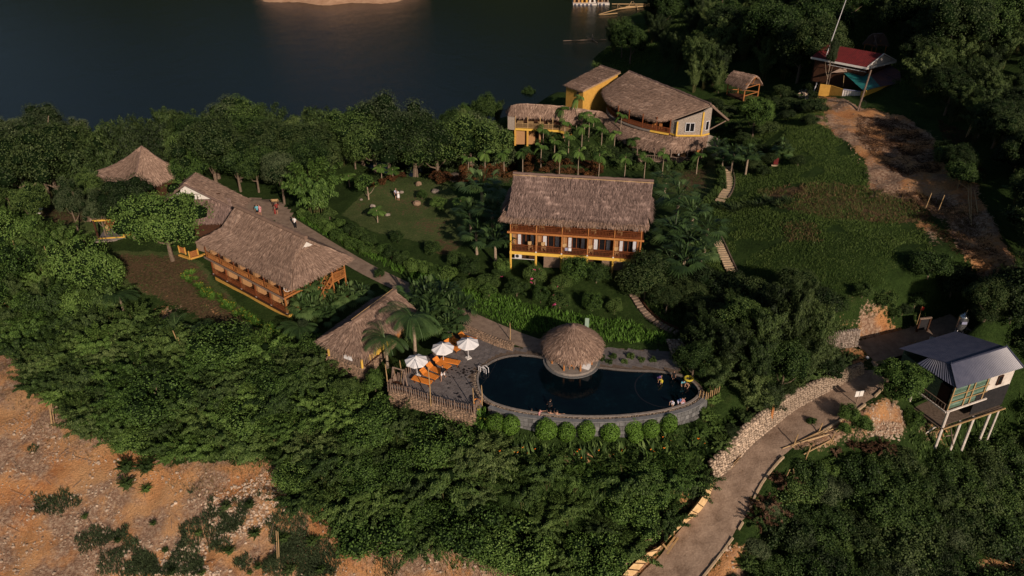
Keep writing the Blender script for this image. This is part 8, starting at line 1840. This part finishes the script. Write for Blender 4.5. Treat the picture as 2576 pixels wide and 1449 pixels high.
f2 = wthing('fish_trap', 'low dark bamboo fish trap line on the lake left of the hill wood', 'fish trap', at(*A6(200, 400), -12))
for a, b_ in [((0, 410), (240, 402)), ((200, 402), (440, 398)), ((295, 345), (300, 400)), ((240, 375), (300, 400)), ((300, 400), (345, 430))]: MB().tube([at(*A6(*a), -11.7), at(*A6(*b_), -11.7)], .09, 5).build('bamboo_pole', 'bamboo_grey', f2)
fl_ = thing('red_flag', 'small red flag on a stick beside the upper road', 'flag', at(*Z8(1000, 330), .3)); MB().tube([(0, 0, -.3), (0, 0, 2.0)], .035, 5).build('stick', 'bamboo', fl_); MB().add([(0, 0, 2.0), (.32, .05, 1.85), (.26, 0, 1.5), (-.1, 0, 1.55)], [(0, 1, 2, 3)]).build('cloth', 'red_cloth', fl_)
st2 = thing('wooden_frame', 'dark open wooden frame standing by the upper road', 'frame', at(*Z8(1035, 400), .2), R(10))
for x in (-.6, .6): MB().bar((x, 0, 0), (x, 0, 1.6), .16).build('post', 'wood_dark', st2)
MB().bar((-.7, 0, 1.6), (.7, 0, 1.6), .16).build('lintel', 'bamboo_grey', st2); MB().box((0, .05, .8), 1.1, .06, 1.3).build('panel', 'black_net', st2)
sgn = thing('white_board', 'small white tilted board beside the back roof of the stilt house', 'sign', at(*Z8(1125, 500), .2), R(-15)); MB().box((0, 0, .45), .9, .06, .6, (1, 0, 0), (0, 1, 0)).build('board', 'white_paint', sgn)
for q, lb in ((Z8(595, 620), 'crumpled pale blue bag lying by the upper road bend'), (Z8(475, 722), 'small white bag caught on top of the road wall')):
 w_ = hit(*q); b = bmesh.new(); bmesh.ops.create_icosphere(b, subdivisions=1, radius=.22)
 for v in b.verts: v.co *= random.uniform(.6, 1.3); v.co.z *= .6
 me = bpy.data.meshes.new('bag'); b.to_mesh(me); b.free(); me.materials.append(MAT['white_cloth']); link(me, 'plastic_bag', None, label=lb, cat='bag', loc=w_ + Vector((0, 0, .12)))
br = thing('brush_pile', 'heap of dry brown reeds dumped along the road edge below the pale wall', 'brush', at(*B2(1350, 350), -3.9));
for k in range(26):
 a = at(*B2(1230 + k * 9 + random.uniform(-10, 10), 520 - k * 12), -4.2 + k * .03); MB().tube([a - br.location + Vector((0, 0, .05 + random.random() * .2)), a - br.location + Vector((.9, .95, .1 + random.random() * .25))], .025, 4).build('reed', 'bamboo' if k % 3 == 0 else 'wood_dark', br)
# ================================================================== people
grain_mat('skin', (.36, .20, .13), (.46, .27, .18), 6, .6, .3, 0)
grain_mat('hair', (.012, .009, .008), (.03, .02, .016), 8, .6, .4, 0)
for nm, c in dict(cloth_black=(.015, .015, .018), cloth_white=(.78, .76, .76), cloth_pink=(.62, .30, .32), cloth_blue=(.12, .20, .42), cloth_red=(.26, .045, .04), cloth_yellow=(.60, .50, .05), cloth_purple=(.20, .12, .35), cloth_aqua=(.15, .45, .55), cloth_lilac=(.50, .48, .62)).items():
 grain_mat(nm, tuple(x * .85 for x in c), c, 6, .85, .15, .1)
def limb(b, pts, rs, n_=10):
 """tapered capsule chain added to a bmesh"""
 pts = [Vector(p_) for p_ in pts]; P = []; Rr = []
 for i, (p_, r_) in enumerate(zip(pts, rs)): P.append(p_); Rr.append(r_)
 d0 = (P[1] - P[0]).normalized(); d1 = (P[-1] - P[-2]).normalized()
 P = [P[0] - d0 * Rr[0] * .9, P[0] - d0 * Rr[0] * .5] + P + [P[-1] + d1 * Rr[-1] * .5, P[-1] + d1 * Rr[-1] * .9]; Rr = [Rr[0] * .45, Rr[0] * .87] + Rr + [Rr[-1] * .87, Rr[-1] * .45]
 m_ = MB().tube(P, Rr, n_); vs = [b.verts.new(v) for v in m_.v]
 for f in m_.f: b.faces.new([vs[i] for i in f])
def ell(b, c, r_, n_=10):
 m_ = Matrix.Translation(c) @ Matrix.Diagonal((*r_, 1)); bmesh.ops.create_uvsphere(b, u_segments=n_, v_segments=n_, radius=1, matrix=m_)
def remeshed(b, name, mat, vox):
 me = bpy.data.meshes.new(name); b.to_mesh(me); b.free(); o = bpy.data.objects.new('tmp', me); COL.objects.link(o)
 md = o.modifiers.new('r', 'REMESH'); md.mode = 'VOXEL'; md.voxel_size = vox; sm_ = o.modifiers.new('s', 'SMOOTH'); sm_.iterations = 2; sm_.factor = .5
 dg = bpy.context.evaluated_depsgraph_get(); ev = o.evaluated_get(dg); m2 = bpy.data.meshes.new_from_object(ev); bpy.data.objects.remove(o)
 m2.name = name; m2.materials.clear(); m2.materials.append(MAT[mat]); m2.polygons.foreach_set('use_smooth', [True] * len(m2.polygons)); return m2
POSES = {
'stand': dict(hip=(0, 0, .92), chest=(0, 0, 1.28), neck=(0, 0, 1.46), head=(0, -.02, 1.62), lk=(-.10, -.03, .48), lf=(-.11, .0, .06), rk=(.10, -.02, .48), rf=(.12, .0, .06), le=(-.26, .03, 1.12), lh=(-.27, -.08, .86), re=(.26, .03, 1.12), rh=(.27, -.06, .86)),
'walk': dict(hip=(0, 0, .92), chest=(0, -.03, 1.28), neck=(0, -.05, 1.46), head=(0, -.09, 1.62), lk=(-.09, -.24, .55), lf=(-.09, -.30, .08), rk=(.09, .08, .50), rf=(.10, .40, .16), le=(-.27, .14, 1.15), lh=(-.22, .05, .92), re=(.27, -.10, 1.15), rh=(.22, -.32, 1.02)),
'lookdown': dict(hip=(0, 0, .90), chest=(0, -.06, 1.25), neck=(0, -.12, 1.42), head=(0, -.20, 1.54), lk=(-.10, -.03, .47), lf=(-.11, .0, .06), rk=(.10, -.02, .47), rf=(.12, .0, .06), le=(-.24, -.02, 1.08), lh=(-.12, -.26, 1.10), re=(.24, -.02, 1.08), rh=(.12, -.26, 1.10)),
'crouch': dict(hip=(0, .12, .48), chest=(0, -.10, .78), neck=(0, -.20, .93), head=(0, -.30, 1.04), lk=(-.14, -.28, .46), lf=(-.13, -.05, .06), rk=(.14, -.28, .46), rf=(.13, -.05, .06), le=(-.26, -.20, .62), lh=(-.22, -.38, .36), re=(.26, -.20, .62), rh=(.24, -.40, .36)),
'swim': dict(hip=(0, .05, .60), chest=(0, -.02, .96), neck=(0, -.05, 1.12), head=(0, -.07, 1.27), lk=(-.10, .05, .25), lf=(-.10, .25, .02), rk=(.10, .02, .22), rf=(.10, .2, -.05), le=(-.34, -.18, .98), lh=(-.52, -.36, .96), re=(.34, -.16, .98), rh=(.44, -.42, 1.0)),
'lean': dict(hip=(0, .05, .80), chest=(0, -.22, 1.08), neck=(0, -.34, 1.2), head=(0, -.44, 1.30), lk=(-.10, -.06, .44), lf=(-.11, .05, .06), rk=(.10, -.04, .44), rf=(.12, .08, .06), le=(-.26, -.34, .92), lh=(-.22, -.46, .68), re=(.26, -.34, .92), rh=(.22, -.46, .68))}
PC = {}
def person_meshes(pose):
 if pose in PC: return PC[pose]
 q = {k: Vector(v) for k, v in POSES[pose].items()}; hip, ch, nk, hd = q['hip'], q['chest'], q['neck'], q['head']; up = (nk - hip).normalized(); sx = Vector((1, 0, 0)); b = bmesh.new(); fw = (hd - nk);
 limb(b, [hip, hip.lerp(ch, .5), ch], [.125, .115, .135], 12); ell(b, hip, (.165, .12, .13)); ell(b, ch + up * .03, (.185, .115, .14)); limb(b, [ch, nk, hd], [.07, .055, .06]); ell(b, hd + Vector((0, 0, .01)), (.078, .098, .118), 12)
 f = Vector((0, -1, 0)); ell(b, hd + f * .098 + Vector((0, 0, -.01)), (.015, .022, .024), 6); ell(b, hd + f * .078 + Vector((0, 0, -.055)), (.03, .022, .012), 6)
 for s in (-1, 1): ell(b, hd + sx * s * .080, (.014, .024, .034), 6); ell(b, hd + sx * s * .032 + f * .088 + Vector((0, 0, .018)), (.016, .012, .010), 6)
 for s, k, fo, e, h in ((-1, 'lk', 'lf', 'le', 'lh'), (1, 'rk', 'rf', 're', 'rh')):
  hj = hip + sx * s * .095 - up * .03; sh = ch + sx * s * .185 + up * .09; limb(b, [hj, hj.lerp(q[k], .5), q[k], q[k].lerp(q[fo], .35), q[fo]], [.088, .078, .056, .056, .038]); limb(b, [q[fo] + Vector((0, .03, -.02)), q[fo] + Vector((0, -.08, -.03)), q[fo] + Vector((0, -.15, -.04))], [.036, .034, .026], 8)
  limb(b, [sh, sh.lerp(q[e], .5), q[e], q[e].lerp(q[h], .4), q[h]], [.052, .045, .038, .037, .026]); d = (q[h] - q[e]).normalized(); pal = q[h] + d * .05; sd = d.cross(Vector((0, 1, 0))); sd = sd.normalized() if sd.length > .1 else sx; cu = d.cross(sd).normalized() * s
  limb(b, [q[h], pal], [.026, .034], 8)
  for j, (of, L) in enumerate(((-.030, .062), (-.010, .075), (.010, .07), (.030, .055))): a0 = pal + sd * of + d * .02; limb(b, [a0, a0 + d * L * .6, a0 + d * L + cu * .015], [.0105, .0095, .0085], 5)
  t0 = pal - sd * .03 - d * .02; limb(b, [t0, t0 - sd * .028 + d * .03, t0 - sd * .03 + d * .055], [.012, .011, .009], 5)
 body = remeshed(b, 'body', 'skin', .0145)
 out = {}
 def cloth(name, items, vox=.026):
  b = bmesh.new()
  for it in items: (limb if it[0] == 'l' else ell)(b, *it[1:])
  out[name] = (lambda mt, b=b, cache={}: cache.setdefault(mt, remeshed(b.copy(), name, mt, vox)))
 shl, shr = ch - sx * .185 + up * .09, ch + sx * .185 + up * .09
 cloth('shirt', [('l', [hip + up * .02, hip.lerp(ch, .5), ch], [.155, .142, .158], 12), ('e', ch + up * .03, (.205, .135, .15)), ('l', [shl, shl.lerp(q['le'], .75)], [.072, .062]), ('l', [shr, shr.lerp(q['re'], .75)], [.072, .062]), ('l', [ch + up * .08, nk - up * .02], [.10, .068])])
 hl, hr = hip - sx * .095, hip + sx * .095
 cloth('shorts', [('e', hip, (.18, .14, .14)), ('l', [hl, hl.lerp(q['lk'], .7)], [.105, .095]), ('l', [hr, hr.lerp(q['rk'], .7)], [.105, .095])]); cloth('trousers', [('e', hip, (.18, .14, .14)), ('l', [hl, q['lk'], q['lf'] + Vector((0, 0, .05))], [.105, .078, .065]), ('l', [hr, q['rk'], q['rf'] + Vector((0, 0, .05))], [.105, .078, .065])])
 cloth('dress', [('l', [ch, hip.lerp(ch, .4), hip, hip.lerp((q['lk'] + q['rk']) / 2, .9)], [.165, .14, .18, .23], 12), ('e', ch + up * .03, (.2, .13, .15)), ('l', [shl, shl.lerp(q['le'], .4)], [.066, .058]), ('l', [shr, shr.lerp(q['re'], .4)], [.066, .058])])
 cloth('hair', [('e', hd + Vector((0, .022, .03)), (.090, .098, .112), 12)], .015); cloth('long_hair', [('e', hd + Vector((0, .022, .03)), (.090, .098, .112), 12), ('l', [hd + Vector((0, .06, -.02)), nk + Vector((0, .09, -.10))], [.085, .06])], .015)
 PC[pose] = (body, out); return PC[pose]
def person(label, loc, rz, pose='stand', top=('shirt', 'cloth_black'), bot=('shorts', 'cloth_white'), hair='hair', scale=1.0, group=None):
 body, cl = person_meshes(pose); o = thing('person', label, 'person', loc, rz, group); o.scale = (scale,) * 3; link(body, 'body', o); link(cl[hair]('hair'), 'hair', o)
 if top: link(cl[top[0]](top[1]), top[0], o)
 if bot: link(cl[bot[0]](bot[1]), bot[0], o)
 return o
person('person in black shirt and white shorts striding across the sun deck', at(*Z3(1285, 925), 0), R(-20), 'walk', ('shirt', 'cloth_black'), ('shorts', 'cloth_white'))
person('person with white top in the couple on the lawn', hit(*B6(1446, 508)), R(30), 'stand', ('shirt', 'cloth_lilac'), ('shorts', 'cloth_black'), 'long_hair', .95)
person('person in a white dress in the couple on the lawn', hit(*B6(1465, 515)), R(-30), 'lookdown', ('dress', 'cloth_white'), None, 'long_hair', .95)
person('person in a loose white shirt on the footpath behind the long left lodge', hit(*Z2(942, 605)), R(160), 'stand', ('shirt', 'cloth_white'), ('trousers', 'cloth_black'), 'hair', 1.02)
person('person in pale blue top, left of the pair behind the long lodge roof', hit(*Z2(638, 500)), R(20), 'stand', ('shirt', 'cloth_aqua'), ('shorts', 'cloth_black'), 'long_hair', .95)
person('person in pink top, right of the pair behind the long lodge roof', hit(*Z2(660, 500)), R(-20), 'stand', ('shirt', 'cloth_pink'), ('shorts', 'cloth_pink'), 'long_hair', .95)
person('person in red top and dark shorts beside the notice stand', hit(*Z2(795, 485)), R(40), 'walk', ('shirt', 'cloth_red'), ('shorts', 'cloth_black'))
person('small child dressed in red beside the notice stand', hit(*Z2(780, 498)), R(0), 'stand', ('dress', 'cloth_red'), None, 'hair', .62)
person('person in white standing at the lower gallery railing of the restaurant', at(*Z6(1938, 1085), 1.0) + Vector((0, .5, 0)), 0, 'stand', ('dress', 'cloth_white'), None, 'long_hair', .95)
def swimmer(label, q, rz, z=-1.05, **k): p_ = at(*q, -.05); return person(label, (p_.x, p_.y, z), rz, 'swim', **k)
swimmer('swimmer with dark hair farthest left at the pool edge', Z4(668, 985), R(180), -1.12, bot=None, top=('shirt', 'cloth_black')); swimmer('swimmer in pink reaching sideways at the pool edge', Z4(738, 1000), R(70), -1.0, top=('shirt', 'cloth_pink'), bot=None, hair='long_hair')
person('swimmer in dark top standing a little out from the pool edge', at(*Z4(835, 935), -.05) + Vector((0, 0, -.95)), R(150), 'lookdown', ('shirt', 'cloth_black'), None); swimmer('bare swimmer at the pool edge just below the one standing farther out', Z4(843, 1008), R(160), -1.0, top=None, bot=None); swimmer('bare backed swimmer farthest right of the group at the pool edge', Z4(903, 1015), R(150), -.95, top=None, bot=None)
person('child in pale blue bending at the right pool rim, left of three', at(*Z4(2000, 935), -.05) + Vector((0, .15, -.25)), R(-40), 'lean', ('shirt', 'cloth_lilac'), ('shorts', 'cloth_white'), 'hair', .72)
person('child in striped white bending at the right pool rim, middle of three', at(*Z4(2052, 920), -.05) + Vector((0, .15, -.25)), R(60), 'lean', ('shirt', 'cloth_blue'), ('shorts', 'cloth_lilac'), 'hair', .74); person('child in pink and white at the right pool rim, right of three', at(*Z4(2090, 915), -.05) + Vector((0, .15, -.25)), R(110), 'crouch', ('shirt', 'cloth_pink'), ('shorts', 'cloth_lilac'), 'hair', .75)
person('child in purple top playing in the wading pool', at(*Z4(1860, 685), -.05) + Vector((0, 0, -.3)), R(60), 'lean', ('shirt', 'cloth_purple'), ('shorts', 'cloth_pink'), 'hair', .68); person('child in yellow playing in the wading pool', at(*Z4(1893, 715), -.05) + Vector((0, 0, -.3)), R(-50), 'lean', ('shirt', 'cloth_yellow'), ('shorts', 'cloth_yellow'), 'hair', .7)
person('child in aqua top near the shaded pool edge', at(*Z4(2085, 735), -.05) + Vector((0, 0, -.3)), R(10), 'lean', ('shirt', 'cloth_aqua'), ('shorts', 'cloth_black'), 'hair', .75); person('bare backed child crouching near the shaded pool edge', at(*Z4(2145, 750), -.05) + Vector((0, 0, -.3)), R(-60), 'crouch', None, ('shorts', 'cloth_black'), 'hair', .8)
person('child standing in the shade under the bamboo at the pool', at(*Z4(2005, 675), -.05) + Vector((0, 0, -.3)), R(0), 'stand', ('shirt', 'cloth_black'), ('shorts', 'cloth_black'), 'hair', .7)
fr_ = wthing('float_ring', 'yellow inflatable ring in the shaded corner of the pool', 'swim ring', at(*Z4(2148, 675), 0)); mb = MB(); c0 = at(*Z4(2148, 675), .05); mb.tube([c0 + Vector((.36 * math.cos(k * .524), .36 * math.sin(k * .524), .03)) for k in range(13)], .12, 7, False); mb.build('ring', 'cloth_yellow', fr_, smooth=True)
LMK = [((1080,560),'the lawn'),((1450,560),'the two storey lodge'),((690,650),'the long left lodge'),((345,410),'the pyramid roof'),((520,500),'the white gable'),((900,830),'the pool hut'),((1080,960),'the sun deck'),((1440,870),'the round pavilion'),((1400,1060),'the pool wall'),((1650,1010),'the wading pool'),((1330,280),'the dining wing'),((1490,200),'the yellow annex'),((1700,250),'the restaurant hall'),((1870,190),'the hillside hut'),((2070,130),'the tall mast'),((2170,150),'the red roofed house'),((2270,380),'the bare scar'),((2430,950),'the blue roofed house'),((2400,830),'the water tank'),((2110,850),'the grey road wall'),((2190,810),'the orange cut'),((2080,1020),'the upper road'),((1900,1140),'the pale road wall'),((1780,1350),'the lower road'),((2150,1130),'the dead branches'),((1960,1250),'the dry brush heap'),((430,740),'the left lawn'),((290,590),'the yellow porch'),((660,520),'the plaza'),((120,1300),'the orange slope'),((560,1250),'the stony slope'),((1000,1400),'the lower edge soil'),((1850,650),'the long steps'),((1640,800),'the stepping path'),((2400,500),'the cut bamboo'),((850,250),'the lake'),((300,230),'the left lake bay'),((1450,110),'the fish trap'),((2500,1330),'the red soil')]
ADJ = {'bamboo_clump':'arching bamboo','broadleaf_tree':'round crowned tree','bamboo_thicket':'feathery bamboo thicket','leafy_thicket':'drooping leafy thicket','bush':'rounded bush','low_bush':'low bush','hedge_shrub':'rusty hedge shrub','heliconia':'heliconia clump','lily_clump':'yellow flowered lily clump','betel_palm':'slim betel palm','small_tree':'small tree','dry_thicket':'dry brush heap','strap_leaf_plant':'strap leaved plant','banana_plant':'broad leaved plant'}
TONE = {'leaf_mid':'green','leaf_fresh':'bright green','leaf_dark':'dark','leaf_grey':'grey green','leaf_bamboo':'mid green','leaf_rust':'brownish','leaf_dead':'dry brown','grass_lush':'grassy','leaf_palm':'dusty green'}
tally = {}
for o in COL.objects:
 if o.parent is None and o.get('label'): tally.setdefault(o['label'], []).append(o)
kidm = {}
for o in COL.objects:
 if o.parent is not None and o.parent.name not in kidm: kidm[o.parent.name] = o
again = {}
for lb, L in tally.items():
 if len(L) < 3: continue
 for o in L:
  nm = o.name.split('.')[0]; x, y = proj(o.location.x, o.location.y, o.location.z)
  if nm not in ADJ: continue
  (lx, ly), ln = min(LMK, key=lambda q: (q[0][0] - x) ** 2 + (q[0][1] - y) ** 2); dx, dy = x - lx, y - ly
  d = ('left of' if dx < 0 else 'right of') if abs(dx) > abs(dy) * 1.5 else ('behind' if dy < 0 else 'in front of') if abs(dy) > abs(dx) * 1.5 else (('behind left of' if dx < 0 else 'behind right of') if dy < 0 else ('in front left of' if dx < 0 else 'in front right of'))
  me = (kidm.get(o.name) or o).data; mt = me.materials[0].name if me and me.materials else ''; s = o.scale[2]; sz = 'small' if s < .75 else 'large' if s > 1.12 else 'middling'
  o['label'] = f"{sz} {TONE.get(mt, 'green')} {ADJ[nm]} {d} {ln}"; again.setdefault(o['label'], []).append((x, o))
ORD = ['leftmost', 'second from left', 'third from left', 'fourth from left', 'fifth from left', 'sixth from left', 'seventh from left', 'eighth from left']
for lb, L in again.items():
 if 1 < len(L) <= 8 and len(lb.split()) < 14:
  for k, (x, o) in enumerate(sorted(L, key=lambda q: q[0])): o['label'] = lb + ', ' + (ORD[k] if k < len(L) - 1 else 'rightmost')
